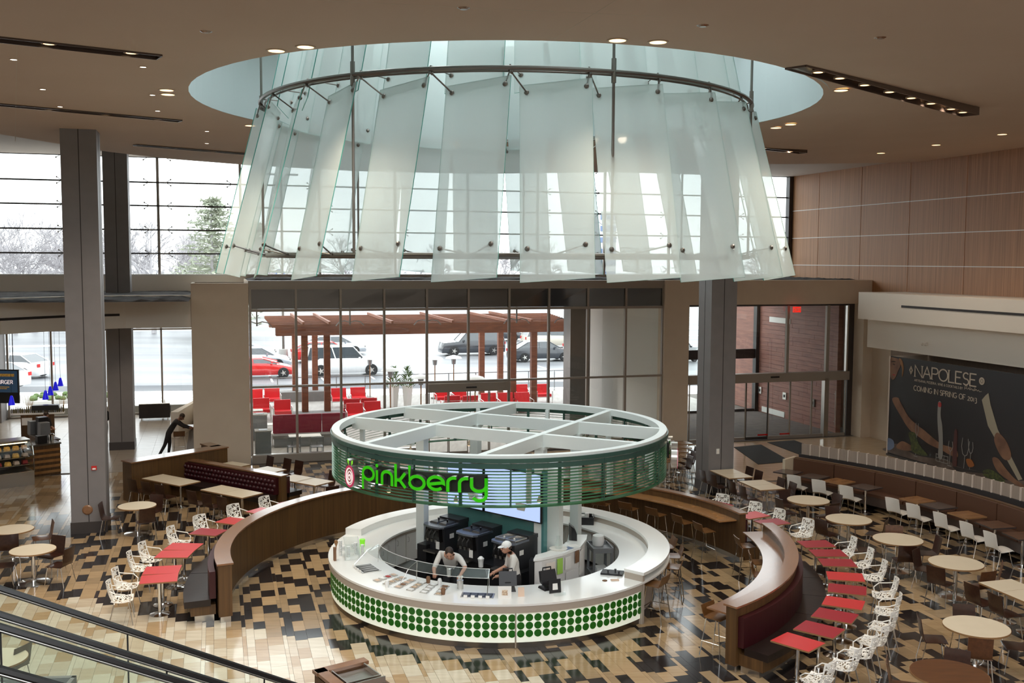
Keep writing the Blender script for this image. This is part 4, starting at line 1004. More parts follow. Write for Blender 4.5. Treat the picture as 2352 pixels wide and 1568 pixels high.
def well_tray(r, a, sx, sy, kind, lb):
    p = on(r, a); t = thing('topping_well', lb, 'tray', p, R_(a)+PI/2)
    m = MB(); m.box(0, 0, .006, sx, sy, .012); m.build('rim', 'steel', t, False)
    m = MB(); m.box(0, 0, .013, sx-.06, sy-.06, .004); m.build('well', 'black_plastic', t, False)
    k = 4
    for i in range(k):
        x = -sx/2+.03+(sx-.06)*(i+.5)/k
        m = MB(); m.box(x, 0, .017, (sx-.06)/k-.03, sy-.10, .006); m.build('pan', 'steel_dark', t, False)
        m = MB(); m.box(x, -sy/2-.02, .03, .07, .015, .05); m.build('name_card', 'paper', t, False)
well_tray(3.10, -150, .56, .40, 0, 'steel topping well with four pans at the left end')
well_tray(3.22, -96.5, .62, .28, 0, 'steel topping well beside the right end of the sneeze guard')
tf = thing('toppings_rack', 'grid of small topping pans sunk in the counter', 'tray', on(3.1, -120), R_(-120)+PI/2)
rt2 = random.Random(8)
for i in range(6):
    for j in range(4):
        a = -136+i*5.2+(j-1.5)*.4; p = KP(2.88+j*.15, a, .866); m = MB(); m.box(p.x, p.y, .868, .15, .11, .016, R_(a)+PI/2); o = m.build('pan', 'steel', tf)
        m = MB(); m.box(p.x, p.y, .880, .115, .08, .012, R_(a)+PI/2, 0, .8); m.build('topping', ['fruit_mix', 'paper_tan', 'fruit_red', 'cup_white', 'paper_brown', 'fruit_mix'][rt2.randrange(6)], o)
for r, a, lb, mk in ((2.80, -119, 'small jar of nuts in the counter, first from left', 'paper_brown'), (2.82, -113.5, 'small jar of pale topping in the counter', 'cup_white'), (3.3, -108, 'brown sauce bottle set by the topping pans', 'paper_brown'), (3.46, -128, 'white cup with a red print at the counter edge', 'cup_white')):
    p = on(r, a); m = MB(); m.lathe(p.x, p.y, [(.035, .86), (.045, .95), (.03, .99)], 12).smooth(); simple('jar', lb, 'jar', mk, m)
p = on(2.86, -104.5); t = thing('utensil_holder', 'steel holder full of white spoons at the sneeze guard', 'holder', p)
m = MB(); m.lathe(0, 0, [(.06, 0), (.065, .16)], 12); m.build('can', 'steel', t, False)
for i in range(7): a = i*.9; m = MB(); m.tube([(0, 0, .1), (.05*cos(a), .05*sin(a), .24)], .009, 5); m.build('spoon', 'trim_white', t, False)
# registers
def register(p, rz, lb):
    t = thing('cash_register', lb, 'register', p, rz, 'black cash registers')
    m = MB(); m.box(0, 0, .02, .30, .26, .04, 0, 0, .9); m.build('base', 'black_plastic', t, False)
    m = MB(); m.box(0, .02, .10, .14, .10, .14, 0, 0, .8); m.build('neck', 'black_plastic', t, False)
    m = MB(); m.hexa([(-.17, -.03, .14), (.17, -.03, .14), (.17, .08, .10), (-.17, .08, .10), (-.17, -.07, .34), (.17, -.07, .34), (.17, -.02, .36), (-.17, -.02, .36)]); m.build('screen_housing', 'black_plastic', t, False)
    m = MB(); m.tube([(-.09, -.05, .34), (-.09, -.05, .40), (.09, -.05, .40), (.09, -.05, .34)], .014, 6); m.build('handle', 'black_plastic', t, False)
register(on(2.86, -86), R_(-176), 'black cash register behind the square photo card'); register(on(2.92, -70.5), R_(-150), 'black cash register nearer the right with a card holder')
def card(nm, lb, r, a, w_, h, z, mk, mk2=None, rot=0):
    p = on(r, a); t = thing(nm, lb, 'sign', p, R_(a+90+rot)); m = MB(); m.hexa([(-w_/2, -.03, 0), (w_/2, -.03, 0), (w_/2, -.02, 0), (-w_/2, -.02, 0), (-w_/2, .0, h), (w_/2, 0, h), (w_/2, .01, h), (-w_/2, .01, h)]); m.build('card', mk, t, False)
    if mk2: m = MB(); m.hexa([(-w_*.22, -.030, h*.25), (w_*.22, -.030, h*.25), (w_*.22, -.018, h*.25), (-w_*.22, -.018, h*.25), (-w_*.2, -.015, h*.7), (w_*.2, -.015, h*.7), (w_*.2, .0, h*.7), (-w_*.2, .0, h*.7)]); m.build('picture', mk2, t, False)
card('photo_card', 'square white card with a yogurt photo by the register', 3.32, -87.5, .25, .22, 0, 'paper', 'fruit_mix')
card('price_card', 'small pale pink card next to the yogurt photo card', 3.25, -82.0, .12, .17, 0, 'paper_tan')
card('menu_stand', 'clear stand with black and white menu by the right register', 3.2, -70, .24, .26, 0, 'black_plastic', 'paper')
p = on(3.38, -69.5); m = MB(); m.box(p.x, p.y, .885, .22, .08, .05, R_(22)); simple('card_tray', 'low clear tray of cards under the menu stand', 'tray', 'clear', m)
p = on(2.93, -38); t = thing('ice_lid', 'black rectangular lid with three knobs near the right ledge', 'lid', p, R_(-15))
m = MB(); m.box(0, 0, .02, .44, .28, .035); m.build('lid', 'black_plastic', t, False)
for x, y in ((-.08, -.04), (.05, .07), (.14, -.05)): m = MB(); m.lathe(x, y, [(.012, .035), (.012, .06), (.026, .065), (.02, .08)], 8); m.build('knob', 'black_plastic', t, False)
p = on(3.22, -44); m = MB(); m.box(p.x, p.y, .868, .16, .09, .014, .1); simple('wallet', 'small tan wallet lying near the black lid', 'wallet', 'paper_tan', m)
p = on(3.1, -47); m = MB(); m.lathe(p.x, p.y, [(.05, .861), (.05, .87)], 12); simple('coaster', 'small round dark coaster beside the tan wallet', 'coaster', 'paper_brown', m)
p = on(3.14, 147); m = MB(); m.lathe(-1.28, 23.0, [(.07, .86), (.075, 1.12), (.04, 1.15)], 12); simple('napkin_can', 'white can standing on the rear counter behind the first machine', 'can', 'cup_white', m)
m = MB(); m.box(-1.75, 23.35, .865, .3, .2, .012, -.3); simple('red_folder', 'red folder on the counter behind the white post', 'folder', 'red_cushion', m)
m = MB(); m.lathe(-.62, 20.55, [(.05, .861), (.055, .98), (.07, 1.04), (.03, 1.08)], 10); simple('flower_cup', 'cup of white plastic spoons on the black bench', 'cups', 'cup_white', m)

# ================================================================== FURNITURE
def mk_chair(wood, seat_z=.45):
    def f():
        t = thing('dining_chair', '', 'chair')
        m = MB(); m.sweep([(.21, .435), (.19, .45), (.0, .445), (-.14, .44), (-.19, .455)], .42, .012, 6, .006).smooth(); m.build('seat', wood, t, False)
        m = MB(); m.sweep([(-.19, .455), (-.215, .50), (-.235, .62), (-.275, .84)], .40, .012, 6, -.012).smooth(); m.build('backrest', wood, t, False)
        for sx in (-1, 1):
            for sy, y0, y1 in ((1, .14, .22), (-1, -.14, -.24)):
                m = MB(); m.tube([(sx*.15, y0, .435), (sx*.19, y0+(.02 if sy > 0 else -.02), .42), (sx*.225, y1, 0)], .010, 6); m.build('leg', 'chrome', t, False)
            m = MB(); m.tube([(sx*.15, .14, .435), (sx*.15, -.14, .432)], .009, 5); m.build('seat_rail', 'chrome', t, False)
        return t
    return f
P_chair = Proto(mk_chair('wood_dark')); P_chair2 = Proto(mk_chair('wood_seat'))
def mk_mesh_chair():
    t = thing('lattice_chair', '', 'chair'); rg = random.Random(12)
    def shell(prof, wds, nm, keep, curl):
        m = MB(); nx = 20; ny = len(prof)-1; vs = []
        for (y, z), w_ in zip(prof, wds):
            for k in range(nx+1):
                s = 2*k/nx-1; vs.append((s*w_/2, y+curl*s*s*.07, z+(.045 if nm == 'seat' else 0)*s*s))
        fs = []
        for i in range(ny):
            for k in range(nx):
                rim = i in (0, ny-1) or k in (0, nx-1)
                if rim or rg.random() > keep: q = nx+1; fs.append((i*q+k, i*q+k+1, (i+1)*q+k+1, (i+1)*q+k))
        m.add(vs, fs); o = m.build(nm, 'white_plastic', t, False); md = o.modifiers.new('thickness', 'SOLIDIFY'); md.thickness = .012; return o
    n = 18; shell([(.22-.40*i/n, .455-.03*sin(PI*i/n)) for i in range(n+1)], [.40+.06*sin(PI*i/n) for i in range(n+1)], 'seat', .42, 0)
    shell([(-.18-.10*i/n-.02*sin(PI*i/n), .455+.39*i/n) for i in range(n+1)], [.44-.02*i/n-.10*max(0, i/n-.75) for i in range(n+1)], 'backrest', .42, 1)
    for s in (-1, 1):
        m = MB(); m.tube([(s*.20, -.20, .70), (s*.27, -.08, .66), (s*.285, .08, .64), (s*.25, .18, .56), (s*.21, .17, .46)], .011, 6); m.build('armrest', 'white_plastic', t, False)
        for y0, y1 in ((.15, .22), (-.12, -.23)):
            m = MB(); m.tube([(s*.15, y0, .44), (s*.20, y0, .42), (s*.235, y1, 0)], .011, 6); m.build('leg', 'steel', t, False)
    return t
P_mesh = Proto(mk_mesh_chair)
def mk_white_chair():
    t = thing('shell_chair', '', 'chair')
    m = MB(); m.sweep([(.24, .43), (.2, .45), (.05, .43), (-.1, .42), (-.17, .46), (-.20, .56), (-.23, .70), (-.26, .84)], .44, .012, 8, .03).smooth(); m.build('seat_shell', 'white_plastic', t, False)
    for sx in (-1, 1):
        for y0, y1 in ((.12, .22), (-.10, -.22)):
            m = MB(); m.tube([(sx*.12, y0, .42), (sx*.18, y0, .41), (sx*.22, y1, 0)], .010, 6); m.build('leg', 'chrome', t, False)
    m = MB(); m.tube([(-.18, .12, .41), (.18, .12, .41)], .008, 5); m.build('cross_rail', 'chrome', t, False)
    return t
P_shell = Proto(mk_white_chair)
def mk_stool():
    t = thing('bar_stool', '', 'stool')
    m = MB(); m.sweep([(.18, .735), (.16, .75), (.0, .745), (-.13, .742), (-.17, .76)], .40, .014, 6, .004).smooth(); m.build('seat', 'wood_amber', t, False)
    m = MB(); m.sweep([(-.17, .76), (-.20, .82), (-.235, .95)], .40, .014, 6, -.012).smooth(); m.build('backrest', 'wood_amber', t, False)
    for sx in (-1, 1):
        for y0, y1 in ((.13, .21), (-.13, -.23)):
            m = MB(); m.tube([(sx*.13, y0, .735), (sx*.17, y0, .72), (sx*.22, y1, 0)], .010, 6); m.build('leg', 'chrome', t, False)
    m = MB(); m.tube([(-.20, .18, .30), (.20, .18, .30)], .010, 6); m.tube([(-.205, -.19, .30), (-.205, .18, .30)], .008, 5); m.tube([(.205, -.19, .30), (.205, .18, .30)], .008, 5); m.build('footrest', 'chrome', t, False)
    return t
P_stool = Proto(mk_stool)
def mk_round(r, top, edge):
    def f():
        t = thing('round_table', '', 'table')
        m = MB(); m.lathe(0, 0, [(r-.006, .742), (r-.006, .745)], 40); m.build('tabletop', top, t, False)
        m = MB(); m.lathe(0, 0, [(r, .714), (r, .743)], 40); m.build('edge_band', edge, t, False)
        m = MB(); m.tube([(0, 0, .03), (0, 0, .71)], .045, 14); m.build('pole', 'chrome', t, False)
        m = MB(); m.lathe(0, 0, [(.34, 0), (.34, .012), (.18, .035), (.05, .055)], 30).smooth(); m.build('base', 'chrome', t, False)
        m = MB(); m.lathe(0, 0, [(.14, .69), (.14, .712)], 16); m.build('mount_plate', 'steel_dark', t, False)
        return t
    return f
P_rt = Proto(mk_round(.56, 'laminate', 'laminate_edge')); P_rs = Proto(mk_round(.48, 'laminate', 'laminate_edge')); P_rb = Proto(mk_round(.59, 'laminate_brown', 'laminate_edge'))
def mk_sq(sx, sy, top, edge, base_r=.22, thick=.03):
    def f():
        t = thing('square_table', '', 'table')
        m = MB(); m.box(0, 0, .7435, sx-.006, sy-.006, .003); m.build('tabletop', top, t, False)
        m = MB(); m.box(0, 0, .742-thick/2, sx, sy, thick); m.build('edge_band', edge, t, False)
        m = MB(); m.tube([(0, 0, .03), (0, 0, .712)], .035, 12); m.build('pole', 'chrome', t, False)
        m = MB(); m.lathe(0, 0, [(base_r, 0), (base_r, .012), (.12, .03), (.04, .045)], 24).smooth(); m.build('base', 'chrome', t, False)
        return t
    return f
def face(frm, to): d = Vector(to[:2])-Vector(frm[:2]); return math.atan2(d.y, d.x)-PI/2   # chair local +Y looks at 'to'
# --- round tables on the right
rts = [((8.03, 27.11), P_rt, 'round cream table furthest back in the right-hand row'), ((8.45, 25.07), P_rt, 'round cream table, second from the back in the right-hand row'),
       ((8.99, 23.24), P_rt, 'round cream table, third from the back in the right-hand row'), ((9.54, 21.40), P_rt, 'round cream table beside the square tables at the right'),
       ((8.24, 17.57), P_rt, 'large round cream table nearest the lower right corner'), ((6.87, 15.48), P_rb, 'dark brown round table at the bottom edge'),
       ((-9.76, 26.14), P_rs, 'round cream table in front of the left wooden booth'), ((-10.57, 22.07), P_rs, 'round cream table at the left edge, nearer one'), ((-11.85, 23.75), P_rs, 'round cream table cut by the left edge, further one')]
for p, P, lb in rts: P.put((*p, 0), 0, lb, 'round tables')
chr_ = [(0, [(195, 'left'), (-62, 'camera side'), (20, 'window side'), (120, 'far left')], 'furthest round table on the right'),
        (1, [(205, 'left'), (-25, 'right'), (95, 'far')], 'second round table on the right'),
        (2, [(165, 'left'), (-100, 'camera side'), (-8, 'right'), (75, 'far')], 'third round table on the right'),
        (3, [(222, 'near left'), (130, 'far left'), (-18, 'right'), (-75, 'camera side')], 'round table by the square tables'),
        (4, [(165, 'left'), (78, 'far'), (-112, 'camera side'), (-12, 'right')], 'large round table at lower right'),
        (5, [(160, 'left'), (58, 'far right')], 'brown round table at the bottom'),
        (6, [(188, 'left'), (-52, 'camera side'), (75, 'far')], 'round table before the left booth'),
        (7, [(198, 'left'), (-12, 'right'), (78, 'far')], 'nearer round table at the left edge'),
        (8, [(33, 'far right'), (-70, 'camera side')], 'round table cut by the left edge')]
rc = random.Random(21)
for i, lst, tl in chr_:
    c = rts[i][0]
    for a, side in lst:
        r = (.66 if i not in (6, 7, 8) else .60)+rc.uniform(-.04, .06); p = (c[0]+r*cos(R_(a)), c[1]+r*sin(R_(a)), 0)
        (P_chair if rc.random() < .75 else P_chair2).put(p, face(p, c)+rc.uniform(-.15, .15), f'dark wooden chair on the {side} of the {tl}', 'dark wooden chairs at round tables')
# --- square cream tables on the right
P_cr = Proto(mk_sq(.80, .615, 'laminate', 'laminate_edge'))
def cream_pair(c, where):
    for s, w_ in ((1, 'far'), (-1, 'near')):
        p = Vector(c)+Vector((VX.x, VX.y))*s*.31; P_cr.put((*p, 0), TH, f'cream square tabletop, {w_} half of the pair {where}', 'square cream tables')
def side_chairs(c, spots, where, g='dark wooden chairs at square tables'):
    for du, dv, nm in spots:
        p = Vector(c)+Vector((UX.x, UX.y))*du+Vector((VX.x, VX.y))*dv; q = p-Vector((UX.x, UX.y))*du
        P_chair.put((*p, 0), face(p, q)+rc.uniform(-.08, .08), f'dark wooden chair {nm} of {where}', g)
cream_pair((6.67, 30.5), 'in front of the right grey column'); side_chairs((6.67, 30.5), [(-.56, -.33, 'near left'), (-.56, .30, 'far left'), (.56, .30, 'far right'), (.56, -.25, 'near right')], 'the tables by the right column')
cream_pair((7.22, 28.95), 'behind the furthest round table'); side_chairs((7.22, 28.95), [(-.56, -.33, 'near left'), (-.56, .30, 'far left'), (.56, .30, 'far right'), (.56, -.33, 'near right')], 'the tables behind the round ones')
cream_pair((9.97, 19.58), 'cut by the right edge'); side_chairs((9.97, 19.58), [(-.58, -.33, 'near left'), (-.58, .32, 'far left'), (.56, .3, 'far right'), (.56, -.3, 'near right')], 'the tables at the right edge')
# --- red tables around the arcs
P_r1 = Proto(mk_sq(.72, .56, 'red_top', 'laminate_edge', .2, .025)); P_r2 = Proto(mk_sq(.72, .56, 'red_top2', 'laminate_edge', .2, .025))
redR = [(38.5, 1, 'furthest, half hidden behind the wooden bar'), (28.6, 0, 'second furthest behind the wooden bar end'), (22.6, 1, 'third furthest, above the curved bar tip'), (6.8, 1, 'first below the gap in the right arc'), (1.1, 1, 'second below the gap in the right arc'), (-4.6, 1, 'third below the gap in the right arc'),
        (-12.3, 0, 'brightest red, turned straight, mid right arc'), (-19, 1, 'below the brightest straight one'), (-25.8, 0, 'bright red in the middle of the right bench'), (-32, 1, 'third from the near end of the right bench'), (-38.8, 1, 'second from the near end of the right bench'), (-45.2, 0, 'nearest the camera at the right bench')]
for a, k, lb in redR:
    p = KP(7.27, a); (P_r2 if k else P_r1).put(p, R_(a), f'red square table {lb}', 'red tables along the right arc')
redL = [(-169.6, 0, 'nearest the camera at the left bench'), (-164.9+10-20, 0, 'x')]
redL = [(-164.6, 0, 'nearest the camera at the left bench'), (-169.4, 0, 'pushed against the nearest left one'), (176.1, 0, 'third along the left bench'), (180.9, 0, 'fourth along the left bench, paired'), (166.5, 1, 'fifth along the left arc'), (157.9, 0, 'sixth along the left arc, deep red'), (149.0, 0, 'seventh along the left arc behind the partition'), (140.7, 1, 'last of the left arc, mostly hidden')]
redL = [(-164.6, 0, 'nearest the camera at the left bench'), (-169.3, 0, 'pushed against the nearest left one'), (-178.6, 0, 'third along the left bench'), (176.7, 0, 'fourth along the left bench, paired'), (166.5, 1, 'fifth along the left arc'), (157.9, 0, 'sixth along the left arc, deep red'), (149.0, 0, 'seventh along the left arc behind the partition'), (140.7, 1, 'last of the left arc, mostly hidden')]
for a, k, lb in redL:
    p = KP(7.08, a); (P_r2 if k else P_r1).put(p, R_(a), f'red square table {lb}', 'red tables along the left arc')
for a, lb in ((41.5, 'furthest back beyond the wooden bar'), (33.5, 'behind the wooden bar, second furthest'), (27.5, 'left of the pink tables behind the bar end'), (19.5, 'right of the last table before the arc gap'), (7.5, 'at the first dark red table of the right arc'), (1.0, 'at the second dark red table of the right arc'), (-5.5, 'at the third dark red table of the right arc'),
              (-14, 'at the brightest straight red table'), (-21, 'mid right arc, below the straight red table'), (-27.5, 'at the bright red table mid right bench'), (-33.5, 'fourth from the near end on the right'), (-38.5, 'third from the near end on the right'), (-43.5, 'second from the near end on the right'), (-49.5, 'nearest the camera on the right')):
    rr = 8.0 if a < 15 else 7.85
    p = KP(rr, a); P_mesh.put(p, face(p, K)+rc.uniform(-.2, .2), f'white lattice armchair {lb}', 'white lattice chairs on the right')
for a, lb in ((-162.5, 'nearest the camera at the left tables'), (-168.5, 'second at the left tables'), (-177.5, 'third at the left tables'), (177.5, 'fourth at the left tables'), (167.5, 'fifth along the left arc'), (159.5, 'sixth along the left arc'), (150.5, 'seventh, behind the curved partition'), (142.5, 'last one, behind the curved partition')):
    p = KP(7.78, a); P_mesh.put(p, face(p, K)+rc.uniform(-.2, .2), f'white lattice armchair {lb}', 'white lattice chairs on the left')
# --- banquette on the far right: curved brown bench, tables and shell chairs
bq = thing('banquette_bench', 'long curved brown bench below the slatted screen on the right', 'bench', KP(13, 30))
m = MB(); m.arc(12.72, 13.25, -2, 46.5, .16, .42, 40); m.build('seat_base', 'laminate_dark', bq)
for i in range(8):
    a0 = -2+i*6.06; m = MB(); m.arc(12.70, 13.22, a0+.1, a0+5.96, .42, .50, 5); m.build('seat_cushion', 'leather_brown', bq)
    m = MB(); m.arc(13.20, 13.34, a0+.06, a0+6.0, .50, 1.02, 5); m.build('back_cushion', 'leather_brown', bq)
m = MB(); m.arc(13.30, 13.44, -2, 46.6, 0, 1.04, 40); m.build('back_panel', 'wood_part', bq)
m = MB(); m.arc(12.7, 13.42, 46.5, 46.9, 0, 1.05, 1); m.build('end_panel', 'laminate', bq)
ss = thing('slatted_screen', 'curved low screen of beige panels with pale posts', 'screen', KP(14, 30))
m = MB(); m.arc(13.98, 14.12, -2, 47.4, .0, 1.02, 40); m.build('base', 'column_seam', ss)
a = -2.0; 
while a < 46.8:
    m = MB(); m.arc(14.04, 14.07, a+.06, a+1.27, 1.02, 1.36, 1); m.build('panel', 'fabric_slat', ss)
    m = MB(); m.arc(14.0, 14.10, a-.05, a+.06, 1.02, 1.37, 1); m.build('post', 'slat_edge', ss); a += 1.33
bt = [(45.4, 0), (41.3, 0), (37.4, 1), (33.2, 0), (25.0, 1), (21.6, 0), (17.0, 1), (12.3, 2), (7.6, 2)]
P_b0 = Proto(mk_sq(.66, .66, 'laminate_dark', 'base_dark')); P_b1 = Proto(mk_sq(.66, .66, 'laminate_tan', 'laminate_edge')); P_b2 = Proto(mk_sq(.66, .66, 'laminate_brown', 'base_dark'))
ordn = ['furthest back, by the grey column', 'second from the back', 'third from the back', 'fourth from the back', 'in the middle', 'just past the middle', 'third from the right edge', 'second from the right edge', 'cut by the right edge']
for (a, k), o_ in zip(bt, ordn):
    (P_b0, P_b1, P_b2)[k].put(KP(12.45, a), R_(a), ('dark', 'tan', 'brown')[k]+f' square table along the curved bench, {o_}', 'tables along the curved bench')
for a, o_ in zip((42.5, 38.4, 33.8, 25.6, 22.0, 17.2, 12.4, 7.9), ('furthest back', 'second from the back', 'third from the back', 'fourth from the back', 'fifth from the back', 'third from the right edge', 'second from the right edge', 'at the right edge')):
    p = KP(11.98 if a > 30 else 11.9, a); P_shell.put(p, face(K, p)+.1, f'white shell chair along the curved bench, {o_}', 'white shell chairs along the curved bench')
P_far = Proto(mk_sq(.78, .62, 'laminate_tan', 'laminate_edge'))
for i, (x, y, o_) in enumerate(((5.95, 35.75, 'furthest back'), (5.78, 34.95, 'second from back'), (5.5, 34.15, 'third from back'), (5.25, 33.4, 'fourth from back'), (5.0, 32.6, 'nearest'))):
    P_far.put((x, y, 0), TH, f'tan square table in the row right of the canopy, {o_}', 'tan tables by the patio glass')
    for s_, sd in ((1, 'right'), (-1, 'left')):
        p = (x+s_*.62*UX.x, y+s_*.62*UX.y, 0); P_chair.put(p, face(p, (x, y)), f'dark chair {sd} of the tan table {o_}', 'dark chairs by the patio glass')
# --- wooden arcs
def arc_wall(nm, a0, a1, r0, r1, z, lb, n=40):
    t = thing(nm, lb, 'partition', KP((r0+r1)/2, (a0+a1)/2))
    m = MB(); m.arc(r0, r1, a0, a1, .12, z-.035, n); m.build('panel', 'wood_part', t)
    m = MB(); m.arc(r0+.03, r1-.03, a0+.2, a1-.2, 0, .12, n); m.build('toe_kick', 'steel', t)
    m = MB(); m.arc(r0-.03, r1+.03, a0-.4, a1+.4, z-.035, z, n); m.build('cap', 'wood_cap', t)
    return t
L_ = arc_wall('curved_partition', 108, 203.5, 5.72, 5.98, 1.2, 'curved wooden partition left of the kiosk')
m = MB(); m.arc(6.02, 6.14, 150, 202.5, .48, 1.02, 20); bb = thing('curved_bench', 'curved bench with black seat behind the left wooden partition', 'bench', KP(6.3, 190))
m.build('backrest', 'red_vinyl', bb)
for a0, a1 in ((186, 202.5), (170, 185.8), (152, 169.8)): m = MB(); m.arc(6.12, 6.62, a0, a1, .34, .47, 6); m.build('seat_cushion', 'leather', bb)
m = MB(); m.arc(6.02, 6.50, 150, 201.8, .14, .34, 20); m.build('seat_base', 'wood_part', bb)
m = MB(); m.arc(6.05, 6.42, 150, 201.5, .0, .14, 20); m.build('toe_kick', 'steel', bb)
R1_ = arc_wall('curved_bar_wall', 18.2, 82, 6.0, 6.16, 1.2, 'curved wooden bar wall behind the kiosk on the right')
m = MB(); m.arc(5.52, 6.0, 19.5, 82, .97, 1.0, 30); m.build('bar_counter', 'wood_counter', R1_)
R2_ = arc_wall('curved_bar_wall', -48.5, 8.6, 6.08, 6.30, 1.2, 'curved wooden bar wall at the lower right with glossy counter')
m = MB(); m.arc(5.62, 6.08, -48.0, 9.2, .97, 1.0, 40); m.build('bar_counter', 'wood_cap', R2_)
b2 = thing('curved_bench', 'curved bench with red back and black seat at the right', 'bench', KP(6.6, -20))
m = MB(); m.arc(6.30, 6.42, -48, 4, .46, 1.0, 30); m.build('backrest', 'red_vinyl', b2)
for i in range(5): a0 = -47.5+i*10.3; m = MB(); m.arc(6.40, 6.88, a0, a0+10.2, .33, .46, 5); m.build('seat_cushion', 'leather', b2)
m = MB(); m.arc(6.3, 6.78, -47.5, 4, .12, .33, 30); m.build('seat_base', 'wood_part', b2)
m = MB(); m.arc(6.32, 6.7, -47.3, 4, .0, .12, 30); m.build('toe_kick', 'steel', b2)
m = MB(); m.arc(6.16, 6.26, 19, 45, .46, 1.0, 14); b3 = thing('curved_bench', 'curved bench behind the far bar wall, mostly hidden', 'bench', KP(6.4, 30)); m.build('backrest', 'red_vinyl', b3)
m = MB(); m.arc(6.24, 6.72, 19, 45, .33, .46, 14); m.build('seat_cushion', 'leather', b3); m = MB(); m.arc(6.2, 6.62, 19, 45, 0, .33, 14); m.build('seat_base', 'wood_part', b3)
# --- stools
for a, lb in ((68, 'hidden behind the canopy at the far bar'), (60, 'furthest visible one at the far bar'), (51, 'second from left at the far bar'), (41.5, 'third from left at the far bar'), (31.5, 'fourth from left at the far bar'), (22, 'nearest the end of the far bar')):
    p = KP(5.28, a); P_stool.put(p, face(K, p), f'amber wooden bar stool {lb}', 'stools at the far bar')
for a, lb in ((7, 'at the far tip of the right curved bar'), (-6, 'second at the right curved bar'), (-15, 'third at the right curved bar, half hidden'), (-44.5, 'under the near end of the right curved bar')):
    p = KP(5.62, a); P_stool.put(p, face(K, p), f'dark bar stool {lb}', 'stools at the right curved bar')
for a, lb in ((-33.5, 'nearest, tucked under the white kiosk ledge'), (-14, 'second at the white kiosk ledge'), (-2, 'third at the white kiosk ledge'), (9, 'furthest at the white kiosk ledge')):
    p = KP(3.78, a); P_stool.put(p, face(p, K), f'bar stool {lb}', 'stools at the kiosk ledge')
# --- booth at the left
def straight(nm, lb, p, q, z, th=.16, cap='wood_cap'):
    t = thing(nm, lb, 'partition', ((p[0]+q[0])/2, (p[1]+q[1])/2, 0)); p = Vector(p); q = Vector(q); d = (q-p).normalized()
    m = MB(); m.obox(p, q, th, .0, z-.035); m.build('panel', 'wood_part', t)
    m = MB(); m.obox(p-d*.03, q+d*.03, th+.06, z-.035, z); m.build('cap', cap, t); return t
LPa, LPb = Vector((-11.35, 29.68)), Vector((-9.25, 32.25))
straight('booth_partition', 'tall wooden booth partition left of the red tufted bench', LPa, LPb, 1.2, .5)
straight('booth_partition', 'short wooden return at the far end of the left booth', (-9.45, 32.2), (-9.95, 32.75), 1.2, .3)
LQa, LQb = Vector((-10.0, 31.15)), Vector((-6.52, 28.78))
straight('booth_partition', 'low wooden divider carrying the red tufted bench back', LQa, LQb, 1.0, .22)
d = (LQb-LQa).normalized(); n = Vector((d.y, -d.x))     # towards camera-left
bn = thing('booth_bench', 'dark red tufted booth bench on the left', 'bench', (*((LQa+LQb)/2+n*.3), 0))
m = MB(); m.obox(LQa+n*.17, LQb+n*.17-d*.1, .12, .45, .93); m.build('backrest', 'red_vinyl', bn)
m = MB()
for i in range(26):
    for j in range(3): p = LQa+n*.235+d*(.12+i*.155+(.07 if j % 2 else 0)); m.sphere((p.x, p.y, .56+j*.13), .07, .035, .06, 7, 5)
m.smooth().build('tufting', 'red_vinyl', bn)
m = MB(); m.obox(LQa+n*.5, LQb+n*.5-d*.1, .58, .32, .45); m.build('seat_cushion', 'leather', bn)
m = MB(); m.obox(LQa+n*.45, LQb+n*.45-d*.1, .48, 0, .32); m.build('seat_base', 'wood_part', bn)
bn2 = thing('booth_bench', 'red booth bench on the far side of the low divider', 'bench', (*((LQa+LQb)/2-n*.3), 0))
m = MB(); m.obox(LQa-n*.17+d*.3, LQb-n*.17, .12, .45, .93); m.build('backrest', 'red_vinyl', bn2)
m = MB(); m.obox(LQa-n*.45+d*.3, LQb-n*.45, .5, .32, .45); m.build('seat_cushion', 'leather', bn2); m = MB(); m.obox(LQa-n*.42+d*.3, LQb-n*.42, .4, 0, .32); m.build('seat_base', 'wood_part', bn2)
P_bt = Proto(mk_sq(.86, .74, 'laminate', 'laminate_edge'))
az = math.atan2(d.y, d.x)
for c, nm in (((-9.92, 29.27), 'left booth table'), ((-7.76, 27.83), 'right booth table')):
    c = Vector(c)
    for s_, w_ in ((-1, 'left half'), (1, 'right half')): P_bt.put((*(c+d*.432*s_), 0), az, f'cream top before the red booth, {w_} of the {nm}', 'cream booth tables')
    for k, s_ in enumerate((-.62, 0, .62)):
        p = c+d*s_+n*.62; P_chair.put((*p, 0), face(p, c+d*s_), f'dark chair at the {nm}, {["left", "middle", "right"][k]} of three', 'dark chairs at the booth tables')
for c, lb in (((-8.75, 31.5), 'cream table behind the booth divider, furthest left'), ((-7.45, 30.75), 'cream table behind the booth divider, middle'), ((-6.35, 29.55), 'cream table at the right end of the booth divider, left half'), ((-5.72, 29.12), 'cream table at the right end of the booth divider, right half')):
    P_bt.put((*c, 0), az, lb, 'cream tables behind the divider')
for c, w_, lb in (((-5.55, 30.0), (-6.35, 29.3), 'left of two at the white table past the divider'), ((-4.9, 29.45), (-5.7, 28.9), 'right of two at the white table past the divider'), ((-7.95, 32.25), (-8.7, 31.5), 'at the furthest table behind the divider'), ((-6.85, 31.5), (-7.5, 30.7), 'at the middle table behind the divider'), ((-5.15, 28.3), (-5.7, 29.1), 'on the near side of the white table past the divider'), ((-7.3, 31.85), (-7.9, 31.2), 'between the two tables behind the divider')):
    P_chair.put((*c, 0), face(c, w_), f'dark chair {lb}', 'dark chairs behind the divider')
